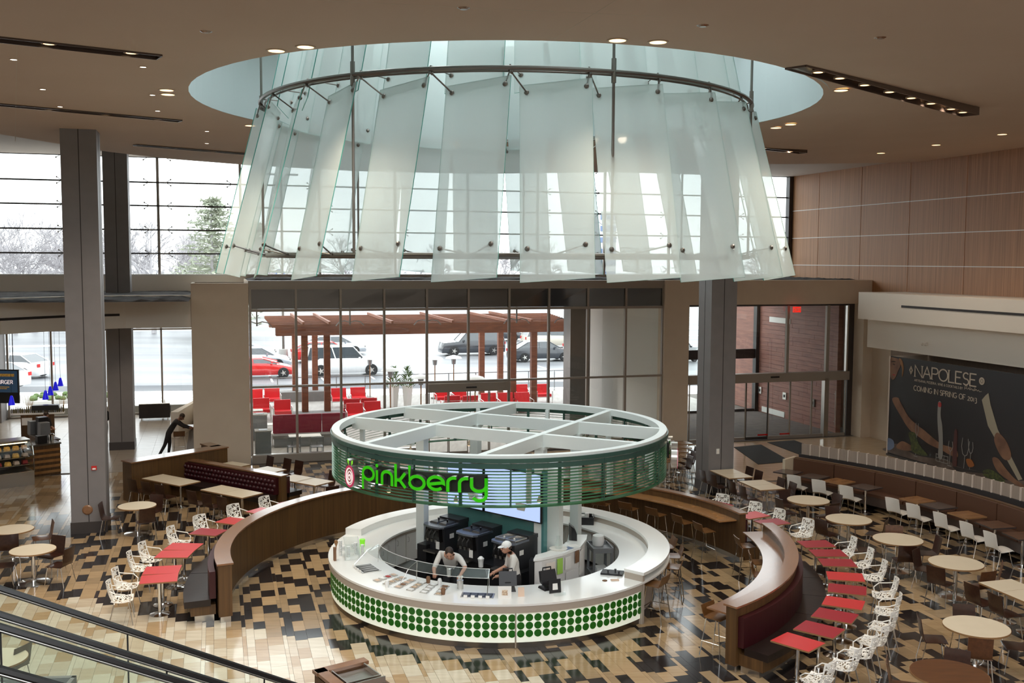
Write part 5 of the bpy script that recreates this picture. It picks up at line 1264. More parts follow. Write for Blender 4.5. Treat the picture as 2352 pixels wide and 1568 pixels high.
# ================================================================== hoarding with the restaurant poster
pb = thing('poster_wall', 'black restaurant poster hoarding reading NAPOLESE on the right wall', 'poster', W(23.9, 28, 0))
m = MB(); m.buv(23.9, 24.0, 15, 32.15, .06, 3.70); m.build('panel', 'poster_black', pb)
m = MB(); m.buv(23.9, 25.5, 32.1, 32.15, .06, 3.70); m.buv(23.88, 23.92, 32.12, 32.17, .04, 3.7); m.build('edge_trim', 'slat_edge', pb)
m = MB(); m.buv(23.86, 24.0, 15, 32.15, .0, .07); m.build('base_rail', 'frame_dark', pb)
def pp(x, y, d): return tuple(W(23.893-d, -x, y))          # x grows to the right in the picture = -v
def pshape(nm, pts, mk, d=.004):
    m = MB(); n = len(pts); m.add([pp(-v, z, d) for v, z in pts]+[pp(-v, z, -.002) for v, z in pts], [tuple(range(n))]+[(i, (i+1) % n, n+(i+1) % n, n+i) for i in range(n)])
    return m.build(nm, mk, pb)
def psmooth(nm, pts, mk, d=.004, k=5):      # closed smooth outline
    n = len(pts); out = []
    for i in range(n):
        p0, p1, p2, p3 = [Vector(pts[(i+j-1) % n]) for j in range(4)]
        for s in range(k):
            t = s/k; out.append(tuple(.5*((2*p1)+(-p0+p2)*t+(2*p0-5*p1+4*p2-p3)*t*t+(-p0+3*p1-3*p2+p3)*t**3)))
    return pshape(nm, out, mk, d)
m = MB(); wn1 = textw('NAPOLESE', .40, .10); sc_ = 3.12/wn1; text(m, 'NAPOLESE', .40, .042, lambda x, y, d: pp((x+30.72)*1-30.72*2 if False else (-30.72+x*sc_*1.0), y, d), 0, 3.10, .10, .045); m.build('headline', 'poster_text', pb)
s1 = 'ARTISANAL PIZZERIA, WINE & COCKTAILS BY'; w1_ = textw(s1, .075, .3); m = MB(); text(m, s1, .075, .012, lambda x, y, d: pp(-30.74+x*2.48/w1_, y, d), 0, 2.93, .3); m.build('subtitle', 'poster_text', pb)
s2 = 'COMING IN SPRING OF 2013'; w2_ = textw(s2, .17, .16); m = MB(); text(m, s2, .17, .025, lambda x, y, d: pp(-30.75+x*3.18/w2_, y, d), 0, 2.60, .16, .015); m.build('opening_line', 'poster_text', pb)
m = MB(); scr = []
for k, (x, y) in enumerate([(0, 0), (.04, .13), (.12, .14), (.10, .06), (.02, .05), (.16, .03), (.20, .08), (.24, .02), (.27, .12), (.28, .02), (.34, .07), (.38, .02), (.44, .06), (.42, .01), (.48, .02), (.49, .12), (.51, .03), (.56, .07), (.60, .02), (.66, .06), (.70, .01), (.80, .03)]): scr.append((x, y))
stroke(m, scr, .014, lambda x, y, d: pp(-28.2+x, 2.94+y, d), .004); m.build('script_word', 'poster_text', pb)
m = MB(); 
for s in (1, .55): stroke(m, [(0, .14*s), (.09*s, 0), (0, -.14*s), (-.09*s, 0), (0, .14*s)], .02, lambda x, y, d: pp(-30.94+x, 3.30+y, d), .004)
m.build('diamond_mark', 'poster_text', pb)
m = MB(); stroke(m, arcp(0, 0, .10, .10, 0, 360, 16), .05, lambda x, y, d: pp(-27.41+x, 3.31+y, d), .004)
for a in range(0, 180, 45): stroke(m, [(.09*cos(R_(a)), .09*sin(R_(a))), (-.09*cos(R_(a)), -.09*sin(R_(a)))], .02, lambda x, y, d: pp(-27.41+x, 3.31+y, d), .005)
m.build('round_mark', 'poster_text', pb)
psmooth('portrait', [(32.10, 3.64), (31.95, 3.66), (31.60, 3.62), (31.52, 3.50), (31.55, 3.36), (31.66, 3.20), (31.72, 3.08), (31.80, 2.94), (31.93, 2.84), (32.05, 2.90), (32.10, 3.1), (32.12, 3.4)], 'poster_skin')
psmooth('brow', [(32.08, 3.50), (31.92, 3.54), (31.80, 3.52), (31.92, 3.49)], 'hair', .006); psmooth('eye', [(31.98, 3.42), (31.9, 3.44), (31.84, 3.41), (31.91, 3.395)], 'hair', .006); psmooth('mouth', [(31.98, 3.03), (31.88, 3.05), (31.80, 3.03), (31.89, 3.0)], 'fruit_red', .006)
psmooth('hair', [(31.62, 3.66), (31.45, 3.6), (31.35, 3.3), (31.42, 3.0), (31.44, 3.3), (31.55, 3.5)], 'laminate_tan', .005)
psmooth('arm', [(31.94, 2.10), (31.62, 2.22), (31.45, 2.05), (31.0, 1.62), (30.55, 1.40), (30.1, 1.25), (29.6, 1.05), (29.2, .92), (28.8, .90), (28.45, .85), (28.4, .62), (28.75, .62), (29.2, .72), (29.8, .80), (30.3, .95), (30.9, 1.15), (31.4, 1.55)], 'poster_skin')
psmooth('tablecloth', [(32.1, .30), (31.6, .52), (31.1, .40), (30.5, .30), (29.5, .36), (28.9, .42), (28.3, .30), (27.4, .34), (26.2, .30), (25, .5), (24.4, .3), (24.4, .12), (28, .12), (32.1, .12)], 'poster_table', .003)
psmooth('sleeve', [(32.12, .62), (31.8, .60), (31.75, .35), (32.1, .2)], 'bldg_blue', .006)
psmooth('hand', [(31.3, .66), (30.9, .62), (30.6, .5), (30.9, .38), (31.5, .34), (31.6, .45)], 'poster_skin', .005)
psmooth('salad', [(30.95, 1.02), (30.6, 1.08), (30.4, .75), (30.1, .55), (29.9, .40), (30.3, .34), (30.75, .42), (30.8, .7)], 'poster_green', .007)
psmooth('salad', [(27.2, .38), (26.9, .50), (26.5, .42), (26.2, .22), (26.6, .18), (27.1, .24)], 'poster_green', .007)
psmooth('garnish', [(27.98, .62), (27.75, .66), (27.6, .48), (27.85, .40)], 'poster_orange', .007)
psmooth('bottle', [(29.44, 2.34), (29.30, 2.34), (29.30, 1.9), (29.2, 1.55), (29.14, 1.0), (29.14, .45), (29.34, .45), (29.34, 1.0), (29.42, 1.5), (29.46, 1.9)], 'poster_glass', .006)
psmooth('bottle_cap', [(29.43, 2.34), (29.3, 2.34), (29.3, 2.2), (29.43, 2.2)], 'fruit_red', .008)
psmooth('bottle', [(28.58, 1.50), (28.46, 1.50), (28.44, 1.0), (28.42, .3), (28.62, .3), (28.62, 1.0)], 'poster_wine', .006)
for vx, zt, zb, w_ in ((28.05, 1.32, .72, .17), (27.78, 1.25, .85, .10), (30.5, 1.45, 1.0, .08), (28.75, 1.1, .75, .11)):
    m = MB(); stroke(m, [(-w_*.75, zt), (-w_, (zt+zb)/2), (-w_*.6, zb+.06), (0, zb), (w_*.6, zb+.06), (w_, (zt+zb)/2), (w_*.75, zt)], .025, lambda x, y, d: pp(-vx+x, y, d), .006); stroke(m, [(0, zb), (-.03, .30)], .022, lambda x, y, d: pp(-vx+x, y, d), .006); stroke(m, [(-.12, .25), (.08, .25)], .03, lambda x, y, d: pp(-vx+x, y, d), .006); m.build('wine_glass', 'poster_glass', pb)
m = MB()
for z in (.30, .42, .54): stroke(m, [(-.3, z), (.3, z)], .02, lambda x, y, d: pp(-29.15+x, y, d), .008)
for x_ in (-.3, -.1, .1, .3): stroke(m, [(x_, .30), (x_, .56)], .02, lambda x, y, d: pp(-29.15+x, y, d), .008)
m.build('glass_basket', 'poster_glass', pb)
psmooth('pan', [(28.6, .26), (28.3, .14), (28.0, .2), (26.9, .36), (28.0, .30)], 'poster_black', .009)
pshape('menu_card', [(27.37, 2.70), (27.22, 2.86), (27.09, 2.96), (26.98, 2.6), (26.62, 1.85), (25.50, .47), (25.66, .40), (27.05, 1.9)], 'poster_card', .007)
psmooth('hand', [(26.62, 1.75), (26.25, 1.55), (26.02, 1.2), (26.05, .98), (26.3, .95), (26.55, 1.15), (26.75, 1.5)], 'poster_skin', .009)
psmooth('hand', [(26.8, .88), (26.55, .92), (26.2, .66), (25.8, .42), (25.3, .25), (25.5, .2), (26.2, .36), (26.6, .55)], 'poster_skin', .008)

# ================================================================== escalators and tray station (lower left)
dE = Vector((.688, .530, -.4955)); hE = Vector((.792, .610, 0)).normalized(); nE = Vector((hE.y, -hE.x, 0))
P1 = Vector((-4.62, 9.0, 4.17))
def esc(q0, q1, lb):
    t = thing('escalator', lb, 'escalator', tuple(P1+nE*(q0+q1)/2+Vector((0, 0, -1))))
    s0, s1 = -5.2, 6.1
    for q in (q0, q1):
        a, b_ = P1+nE*q+dE*s0, P1+nE*q+dE*s1
        m = MB(); m.tube([a, b_, b_+hE*.6+Vector((0, 0, -.08)), b_+hE*.75+Vector((0, 0, -.3)), b_+hE*.6+Vector((0, 0, -.5))], .036, 8); m.build('handrail', 'black_gloss', t)
        m = MB(); m.tube([a+nE*.027+Vector((0, 0, -.018)), b_+nE*.027+Vector((0, 0, -.018))], .006, 5); m.tube([a-nE*.027+Vector((0, 0, -.018)), b_-nE*.027+Vector((0, 0, -.018))], .006, 5); m.build('rail_trim', 'steel', t)
        s = s0; k = 0
        while s < s1-.05:
            e = min(s+1.62, s1); m = MB(); zz = Vector((0, 0, -.86)); o_ = Vector((0, 0, -.03)); p, r = P1+nE*q+dE*(s+.012)+o_, P1+nE*q+dE*(e-.012)+o_; w_ = nE*.006
            m.hexa([p-w_+zz, r-w_+zz, r+w_+zz, p+w_+zz, p-w_, r-w_, r+w_, p+w_]); m.build('glass_panel', 'glass_green', t)
            m = MB(); r = P1+nE*q+dE*e+o_; m.hexa([r-w_-dE*.008+zz, r-w_+dE*.008+zz, r+w_+dE*.008+zz, r+w_-dE*.008+zz, r-w_-dE*.008, r-w_+dE*.008, r+w_+dE*.008, r+w_-dE*.008]); m.build('joint', 'rubber', t)
            s = e; k += 1
        m = MB(); p, r = a+Vector((0, 0, -.9)), b_+Vector((0, 0, -.9)); m.hexa([p-nE*.12+Vector((0, 0, -.35)), r-nE*.12+Vector((0, 0, -.35)), r+nE*.12+Vector((0, 0, -.35)), p+nE*.12+Vector((0, 0, -.35)), p-nE*.12, r-nE*.12, r+nE*.12, p+nE*.12]); m.build('skirt', 'steel', t)
    m = MB(); n = 27
    for i in range(n):
        c = P1+nE*(q0+q1)/2+dE*(s0+(s1-s0)*(i+.5)/n)+Vector((0, 0, -1.15)); m.box(c.x, c.y, c.z, .36, abs(q1-q0)-.25, .2, math.atan2(hE.y, hE.x))
    o = m.build('steps', 'steel_dark', t); o['kind'] = 'stuff'
esc(0, 1.12, 'escalator with glass sides and black handrails, further one at lower left')
esc(1.56, 2.82, 'escalator with glass sides and black handrails, nearer one at the corner')
t = thing('tray_station', 'wooden tray return box with a steel well at the bottom edge', 'cabinet', (-2.95, 14.89, 0), R_(35))
m = MB(); m.box(.40, -.75, .46, .80, 1.5, .92); m.build('cabinet', 'wood_part', t, False)
m = MB(); m.box(.40, -.07, .98, .86, .17, .05); m.box(.07, -.75, .98, .17, 1.5, .05); m.box(.40, -.07, .93, .80, .10, .07); m.build('cap', 'wood_cap', t, False)
m = MB(); m.box(.46, -.45, .925, .56, .52, .01); m.box(.2, -.45, .96, .02, .52, .09); m.box(.73, -.45, .96, .02, .52, .09); m.box(.46, -.72, .96, .56, .02, .09); m.box(.46, -.82, .96, .60, .02, .11); m.build('steel_well', 'steel', t, False)
# bench end and tray rack under the escalators at the far lower left
def ZF(x, y, z=0): r_ = ray(x, y); k = (z-CAMH)/r_.z; return CAM+r_*k
p = ZF(75, 1553, .9); t = thing('high_back_bench', 'pale grey high-backed bench seen through the escalator glass', 'bench', (p.x, p.y-.3, 0), .1)
m = MB(); m.box(0, 0, .5, 1.5, .08, 1.0); m.build('backrest', 'column_grey', t, False); m = MB(); m.box(.72, -.3, .5, .06, .65, 1.0); m.build('end_panel', 'column_grey', t, False); m = MB(); m.box(0, -.3, .42, 1.4, .5, .1); m.build('seat', 'red_vinyl', t, False)
p = ZF(25, 1530, .45); P_chair.put((p.x, p.y, 0), 1.3, 'dark chair seen through the escalator glass at the left edge', 'dark chairs under the escalators')
p = ZF(-10, 1513, .74); P_rs.put((p.x, p.y, 0), 0, 'pale round table cut by the left edge behind the escalators', 'round tables')

# ================================================================== coffee counter far left
Dc = lambda x, y, z: ZF(x, y, z)
cc = ZF(80, 1112); t = thing('display_case', 'curved glass food display case at the left edge', 'case', (cc.x, cc.y, 0), TH+.46)
m = MB(); m.box(-1.2, .45, .22, 2.4, .9, .44); m.build('base', 'steel', t, False)
pr = [(0.0, .44), (.02, .95), (.12, 1.22), (.34, 1.36), (.9, 1.38)]
m = MB()
for x in (0, -2.4): m.add([(x-.01, y, z) for y, z in pr]+[(x-.01, .9, .44)]+[(x+.01, y, z) for y, z in pr]+[(x+.01, .9, .44)], [(0, 1, 2, 3, 4, 5), (11, 10, 9, 8, 7, 6)])
m.build('end_glass', 'glass', t, False)
m = MB()
for (y0, z0), (y1, z1) in zip(pr[:3], pr[1:4]): m.add([(-2.4, y0, z0), (0, y0, z0), (0, y1, z1), (-2.4, y1, z1)], [(0, 1, 2, 3)])
m.build('front_glass', 'glass', t, False)
m = MB(); m.box(-1.2, .62, 1.39, 2.42, .62, .04); m.build('top', 'steel', t, False); m = MB(); m.tube([(0, y, z) for y, z in pr], .018, 5); m.tube([(-2.4, y, z) for y, z in pr], .018, 5); m.tube([(0, -.0, .44), (-2.4, 0, .44)], .02, 5); m.build('frame', 'chrome', t, False)
m = MB(); m.box(-1.2, .88, .9, 2.4, .04, .9); m.build('rear_panel', 'black_plastic', t, False)
for z in (.62, .86, 1.10): m = MB(); m.box(-1.2, .55, z, 2.3, .6, .015); m.build('shelf', 'chrome', t, False)
m = MB(); m.box(-1.2, .3, 1.33, 2.2, .03, .03); m.build('light_strip', 'led', t, False)
rk = random.Random(6)
for z, mk, lb in ((.64, 'fruit_red', 'row of packed snacks on the case bottom shelf'), (.88, 'food', 'row of sandwiches on the case middle shelf'), (1.12, 'food', 'row of pastries on the case top shelf')):
    for i in range(9):
        m = MB(); q = t.matrix_basis @ Vector((-.15-i*.26, .42+rk.uniform(-.05, .05), z)); m.box(q.x, q.y, q.z+.05, .16, .2, .10, TH+.46, 0, .8)
        tag(m.build('food_pack', [mk, 'food', 'paper_tan', 'fruit_red'][rk.randrange(4)]), lb, 'food', lb)
cr_ = ZF(140, 1087); ang = TH+.46
t = thing('coffee_counter', 'wooden coffee counter with light and dark stripes by the case', 'counter', (cr_.x, cr_.y, 0), ang)
m = MB(); m.box(-.8, .4, .5, 1.6, .8, 1.0); m.build('cabinet', 'wood_part', t, False)
for k, z in enumerate((.12, .30, .48, .66, .84)): m = MB(); m.box(-.8, -.012, z, 1.6, .025, .09); m.build('stripe', 'wood_counter', t, False)
m = MB(); m.box(-.8, .42, 1.03, 1.66, .9, .05); m.box(-.0, 1.6, 1.03, .5, 1.8, .05); m.build('countertop', 'steel_dark', t, False); m = MB(); m.box(0, 1.6, .5, .4, 1.8, 1.0); m.build('return', 'wood_part', t, False)
def at(o, x, y, z): q = o.matrix_basis @ Vector((x, y, z)); return q
q = at(t, -.5, .3, 1.06); m = MB(); m.box(q.x, q.y, q.z+.12, .3, .25, .24, ang); simple('till', 'small black till on the coffee counter', 'till', 'black_plastic', m)
q = at(t, -.1, .5, 1.06); m = MB(); m.lathe(q.x, q.y, [(.07, q.z), (.09, q.z+.2), (.06, q.z+.24)], 10); simple('urn', 'shiny steel urn on the coffee counter', 'urn', 'chrome', m)
for k, (x, y, h) in enumerate(((-.05, 1.4, .5), (.05, 1.9, .62), (-.1, 2.3, .45))):
    q = at(t, x, y, 1.06); m = MB(); m.box(q.x, q.y, q.z+h/2, .34, .34, h, ang, 0, .9); simple('coffee_machine', ['coffee machine nearest the grey column', 'tall coffee grinder on the coffee counter return', 'low coffee brewer behind the grinder'][k], 'machine', 'grey_metal' if k != 1 else 'black_plastic', m)
p0 = ZF(25, 948, 1.62); p1 = ZF(148, 944, 1.62); d_ = (p1-p0).normalized()
t = thing('bottle_shelf', 'high shelf lined with bottles behind the coffee counter', 'shelf', (*((p0+p1)/2)[:2], 1.6))
m = MB(); m.obox(p0, p1, .3, 1.55, 1.6); m.build('shelf', 'trim_white', t); m = MB(); m.obox(p0+Vector((.1, .5, 0)), p1+Vector((-.6, .5, 0)), .12, 0, 1.5); m.build('back_panel', 'wood_part', t)
for i in range(26):
    q = p0+(p1-p0)*(i+.5)/26; m = MB(); h = rk.uniform(.2, .27); m.lathe(q.x, q.y, [(.03, 1.6), (.032, 1.6+h*.6), (.012, 1.6+h*.75), (.012, 1.6+h)], 7); tag(m.build('bottle', 'bottle' if i % 3 else 'concrete_grey'), 'small bottle in the row on the coffee shelf', 'bottle', 'bottles on the coffee shelf')
q = ZF(62, 968, 1.3); m = MB(); m.box(q.x, q.y, q.z, .34, .02, .26, TH); m.build('notice', 'paper', t)
m = MB(); q = ZF(105, 937, 1.75); m.box(q.x, q.y, 1.78, .9, .3, .18, TH); simple('black_box', 'long black speaker box standing on the bottle shelf', 'box', 'black_plastic', m)
sc0 = ZF(14, 890, 2.4); t = thing('menu_screen', 'hanging menu screen showing BURGER at the left edge', 'screen', (sc0.x, sc0.y, 2.45), TH-.35)
m = MB(); m.box(0, 0, 0, 1.0, .07, 1.25); m.build('bezel', 'black_plastic', t, False); m = MB(); m.box(0, -.04, .18, .92, .01, .8); m.build('display', 'screen_dim', t, False)
m = MB(); text(m, 'BURGER', .13, .025, lambda x, y, d: (x-.36, -.048-d, y+.10), 0, 0, .2); text(m, 'MENU', .06, .012, lambda x, y, d: (x-.36, -.048-d, y), 0, 0, .2) if False else None; m.build('lettering', 'logo_line', t, False)
m = MB(); m.box(.0, -.047, .42, .7, .004, .1); m.box(-.1, -.047, -.02, .5, .004, .03); m.box(-.14, -.047, -.08, .4, .004, .03); m.build('picture', 'food', t, False)
for x_ in (-.3, .3): m = MB(); m.tube([(x_, 0, .6), (x_, 0, 2.4)], .015, 5); m.build('hanger', 'frame_dark', t, False)
for (x_, y_), o_ in zip(((27, 930), (105, 917), (116, 907), (128, 896), (139, 886)), ('half hidden behind the menu screen', 'lowest of four in a row', 'second of four in a row', 'third of four in a row', 'highest of four beside the column')):
    q = ZF(x_, y_, 1.95); t = thing('pendant_lamp', f'cobalt blue cone pendant lamp, {o_}', 'lamp', q, 0, 'blue pendant lamps')
    m = MB(); m.lathe(0, 0, [(.115, 0), (.05, .30), (.03, .34)], 12); m.build('shade', 'blue_shade', t, False); m = MB(); m.tube([(0, 0, .34), (0, 0, 2.9)], .006, 4); m.build('cord', 'black_plastic', t, False)
# sofa by the window, small table near the leaning man
q = ZF(350, 966); t = thing('sofa', 'black and white two-seat sofa by the far left window', 'sofa', (q.x, q.y+.35, 0), TH)
m = MB(); m.box(0, 0, .28, 1.3, .7, .32); m.build('seat', 'leather', t, False); m = MB(); m.box(0, -.32, .5, 1.3, .12, .5); m.build('backrest', 'leather', t, False); m = MB(); m.box(.6, 0, .5, .14, .7, .36); m.build('armrest', 'leather', t, False)
m = MB(); m.box(.6, 0, .69, .17, .74, .03); m.box(0, -.32, .76, 1.3, .15, .02); m.build('piping', 'trim_white', t, False)
for s in (-.55, .55): m = MB(); m.box(s, 0, .07, .05, .6, .12); m.build('leg', 'chrome', t, False)
q = ZF(432, 1040); t = thing('high_table', 'wood-topped high table beside the leaning man', 'table', (q.x+.25, q.y+.15, 0), TH)
m = MB(); m.box(0, 0, .98, .9, .6, .04); m.build('tabletop', 'laminate_tan', t, False); m = MB(); m.box(.3, 0, .48, .08, .4, .96); m.build('leg', 'frame_dark', t, False)
q = ZF(415, 1046); P_stool.put((q.x, q.y-.1, 0), TH, 'dark bar stool under the wooden high table at left', 'stool at the high table')
q = ZF(425, 985); m = MB(); m.prism([(q.x+.15, q.y-2.2), (q.x+.45, q.y-2.2), (q.x+.0, q.y+3.2), (q.x-.1, q.y+3.2)], 0, 1.05); simple('white_counter', 'long white counter wall running towards the left window', 'counter', 'plaster_white', m)

# ================================================================== PEOPLE
def skin_mesh(nodes, edges, rad, lvl=2):
    me = bpy.data.meshes.new('s'); me.from_pydata(nodes, edges, []); o = bpy.data.objects.new('s', me); COL.objects.link(o)
    md = o.modifiers.new('k', 'SKIN'); md.use_smooth_shade = True
    sv = me.skin_vertices[0].data if me.skin_vertices else None
    if sv is None:
        bm = bmesh.new(); bm.from_mesh(me); bm.verts.layers.skin.verify(); bm.to_mesh(me); bm.free(); sv = me.skin_vertices[0].data
    for i, r in enumerate(rad): sv[i].radius = (r, r) if not isinstance(r, tuple) else r
    sv[0].use_root = True
    s2 = o.modifiers.new('s', 'SUBSURF'); s2.levels = lvl; s2.render_levels = lvl
    dg = bpy.context.evaluated_depsgraph_get(); dg.update(); ev = o.evaluated_get(dg); out = bpy.data.meshes.new_from_object(ev)
    bpy.data.objects.remove(o); return out
def person(lb, loc, rz, J, col, hair='hair', cap=False, face=Vector((0, 1, 0)), up=None, sleeve=.5):
    """J: joints in local space (x right, y ahead, z up)"""
    V = {k: Vector(v) for k, v in J.items()}
    names = ['pelvis', 'waist', 'chest', 'neck', 'jaw', 'shl', 'ell', 'wrl', 'hal', 'shr', 'elr', 'wrr', 'har', 'hil', 'knl', 'anl', 'tol', 'hir', 'knr', 'anr', 'tor']
    V['waist'] = V['pelvis'].lerp(V['chest'], .45)
    V['jaw'] = V['neck'].lerp(V['head'], .5)
    for s in 'lr':
        V['ha'+s] = V['wr'+s]+(V['wr'+s]-V['el'+s]).normalized()*.07
        V['to'+s] = V['an'+s]+Vector((0, .17, -.03))
    rad = dict(pelvis=(.155, .12), waist=(.14, .11), chest=(.165, .12), neck=.06, jaw=.055, shl=.075, ell=.048, wrl=.032, hal=.036, shr=.075, elr=.048, wrr=.032, har=.036, hil=.098, knl=.068, anl=.048, tol=.042, hir=.098, knr=.068, anr=.048, tor=.042)
    E = [('pelvis', 'waist'), ('waist', 'chest'), ('chest', 'neck'), ('neck', 'jaw'), ('chest', 'shl'), ('shl', 'ell'), ('ell', 'wrl'), ('wrl', 'hal'), ('chest', 'shr'), ('shr', 'elr'), ('elr', 'wrr'), ('wrr', 'har'), ('pelvis', 'hil'), ('hil', 'knl'), ('knl', 'anl'), ('anl', 'tol'), ('pelvis', 'hir'), ('hir', 'knr'), ('knr', 'anr'), ('anr', 'tor')]
    nodes = [V[n] for n in names]; edges = [(names.index(a), names.index(b_)) for a, b_ in E]; rd = [rad[n] for n in names]
    me = skin_mesh(nodes, edges, rd, 2)
    bm = bmesh.new(); bm.from_mesh(me)
    for s, sg in (('l', -1), ('r', 1)):      # five separate bent fingers on each hand
        fd = (V['wr'+s]-V['el'+s]).normalized(); side = fd.cross(Vector((0, 0, 1))); side = side.normalized() if side.length > .1 else Vector((1, 0, 0)); dn = side.cross(fd).normalized()
        if dn.z > 0: dn = -dn
        for k in range(5):
            if k < 4: b0 = V['ha'+s]+side*(k-1.5)*.019; L_f = (.060, .070, .066, .050)[k]; pts = [b0-fd*.02, b0+fd*L_f*.5+dn*.008, b0+fd*L_f*.85+dn*.035]
            else: b0 = V['wr'+s]+fd*.02-side*sg*.025; pts = [b0, b0-side*sg*.025+fd*.03+dn*.01, b0-side*sg*.022+fd*.055+dn*.028]
            fm = MB(); fm.tube(pts, .009, 6, 0, .0065); t2 = bpy.data.meshes.new('f'); t2.from_pydata(fm.v, [], fm.f); bm.from_mesh(t2); bpy.data.meshes.remove(t2)
    # head
    upv = (up or (V['head']-V['neck'])).normalized(); fw = (face-upv*face.dot(upv)).normalized(); rt_ = fw.cross(upv)
    HB = Matrix((rt_, fw, upv)).transposed(); hc = V['head']
    hm = MB(); hm.sphere((0, 0, .01), .074, .092, .114, 16, 12); hm.sphere((0, .045, -.045), .052, .055, .065, 12, 8); hm.sphere((0, .10, -.005), .013, .022, .026, 8, 6)
    for s in (-1, 1): hm.sphere((s*.077, -.005, .0), .012, .022, .032, 8, 6)
    hm.sphere((0, .096, -.058), .024, .010, .007, 8, 5)
    t2 = bpy.data.meshes.new('h'); t2.from_pydata([tuple(HB @ Vector(p)+hc) for p in hm.v], [], hm.f); bm.from_mesh(t2); bpy.data.meshes.remove(t2)
    bm.to_mesh(me); bm.free(); me.name = 'body'
    for k in col: me.materials.append(M[k])          # skin, shirt, trousers, shoes
    seg = [(V[a], V[b_], (a, b_)) for a, b_ in E]
    def mi(c):
        if (c-hc).length < .14 or (c-V['jaw']).length < .05: return 0
        bd = 9; br = None; bt = 0
        for a, b_, n_ in seg:
            ab = b_-a; t_ = max(0, min(1, (c-a).dot(ab)/max(1e-6, ab.length_squared))); d_ = (a+ab*t_-c).length
            if d_ < bd: bd, br, bt = d_, n_, t_
        a, b_ = br
        if b_ in ('jaw',): return 0
        if b_ == 'neck': return 1 if bt < .75 else 0
        if b_[:2] == 'el': return 1 if bt < sleeve*2 else 0
        if b_[:2] in ('wr', 'ha'): return 1 if (b_[:2] == 'wr' and sleeve > .5 and bt < (sleeve-.5)*2) else 0
        if b_[:2] in ('hi', 'kn', 'an'): return 2
        if b_[:2] == 'to': return 3
        if b_ == 'waist': return 1 if bt > .3 else 2
        return 1
    for f in me.polygons: f.material_index = mi(f.center); f.use_smooth = True
    t = thing('person', lb, 'person', loc, rz); o = bpy.data.objects.new('body', me); COL.objects.link(o); o.parent = t
    def hadd(nm, mb, mk): mb.v = [tuple(HB @ Vector(p)+hc) for p in mb.v]; return mb.smooth().build(nm, mk, t, False)
    if not cap:
        m = MB(); m.sphere((0, -.018, .040), .084, .098, .098, 14, 10); hadd('hair', m, hair)
    else:
        m = MB(); m.sphere((0, -.012, .048), .088, .104, .088, 14, 10); hadd('cap', m, 'cup_white')
        m = MB(); n = 9; vs = []
        for k in range(n+1): a = PI*k/n; vs += [(.07*cos(a), .05+.02*sin(a), .055), (.072*cos(a), .07+.10*sin(a), .045), (.072*cos(a), .07+.10*sin(a), .038), (.07*cos(a), .05+.02*sin(a), .045)]
        m.add(vs, [f for k in range(n) for f in ((4*k, 4*k+4, 4*k+5, 4*k+1), (4*k+1, 4*k+5, 4*k+6, 4*k+2), (4*k+2, 4*k+6, 4*k+7, 4*k+3))]); hadd('cap_brim', m, 'cup_white')
        m = MB(); m.sphere((0, -.05, -.0), .080, .065, .06, 12, 8); hadd('hair', m, hair)
    for s in (-1, 1): m = MB(); m.sphere((s*.030, .085, .015), .010, .008, .007, 8, 5); hadd('eye', m, 'black_plastic')
    return t
SK = ['skin', 'shirt', 'trousers', 'black_plastic']
base = dict(pelvis=(0, 0, .93), chest=(0, .02, 1.30), neck=(0, .03, 1.46), head=(0, .06, 1.62), shl=(-.18, .02, 1.40), ell=(-.24, .05, 1.12), wrl=(-.22, .25, 1.0), shr=(.18, .02, 1.40), elr=(.24, .05, 1.12), wrr=(.22, .25, 1.0),
            hil=(-.09, 0, .86), knl=(-.10, .03, .48), anl=(-.11, -.02, .07), hir=(.09, 0, .86), knr=(.10, .03, .48), anr=(.11, -.02, .07))
# worker bending over the counter, facing the camera
J = dict(base); J.update(pelvis=(0, -.05, .92), chest=(.0, .22, 1.17), neck=(-.02, .36, 1.24), head=(-.05, .47, 1.32), shl=(-.20, .26, 1.20), ell=(-.36, .38, 1.03), wrl=(-.30, .60, .93), shr=(.18, .24, 1.24), elr=(.28, .40, .98), wrr=(.24, .55, .93))
person('worker in a white polo shirt bending over behind the sneeze guard', KP(2.02, -121.5) + Vector((.10, .18, 0)), R_(172), J, SK, face=Vector((-.1, .6, -.65)), up=Vector((0, .5, .8)))
J = dict(base); J.update(pelvis=(0, 0, .90), chest=(0, .07, 1.22), neck=(0, .12, 1.37), head=(0, .20, 1.50), shl=(-.18, .08, 1.31), ell=(-.22, .16, 1.05), wrl=(-.14, .40, .98), shr=(.18, .08, 1.31), elr=(.22, .14, 1.05), wrr=(.14, .40, .98))
person('worker in a white cap and white shirt facing left behind the counter', Vector((.10, 19.80, 0)), R_(105), J, SK, cap=True, face=Vector((0, .85, -.35)), up=Vector((0, .2, 1)))
m = MB(); p = KP(2.45, -113, 1.02); m.lathe(p.x, p.y, [(.05, .93), (.055, 1.09), (.04, 1.10)], 12); simple('steel_cup', 'metal cup held by the bending worker', 'cup', 'steel', m)
# man leaning on the high table at left
J = dict(base); J.update(pelvis=(0, 0, .93), chest=(0, .26, 1.25), neck=(0, .36, 1.37), head=(0, .47, 1.46), shl=(-.18, .28, 1.33), ell=(-.20, .50, 1.15), wrl=(-.16, .75, 1.06), shr=(.18, .28, 1.33), elr=(.20, .50, 1.15), wrr=(.16, .75, 1.06), anr=(.11, -.35, .07), knr=(.10, -.12, .48))
person('dark-clothed man leaning forward on the high table at the left', ZF(388, 1050), R_(-75), J, ['skin_dark', 'shirt_dark', 'trousers', 'black_plastic'], sleeve=.95)
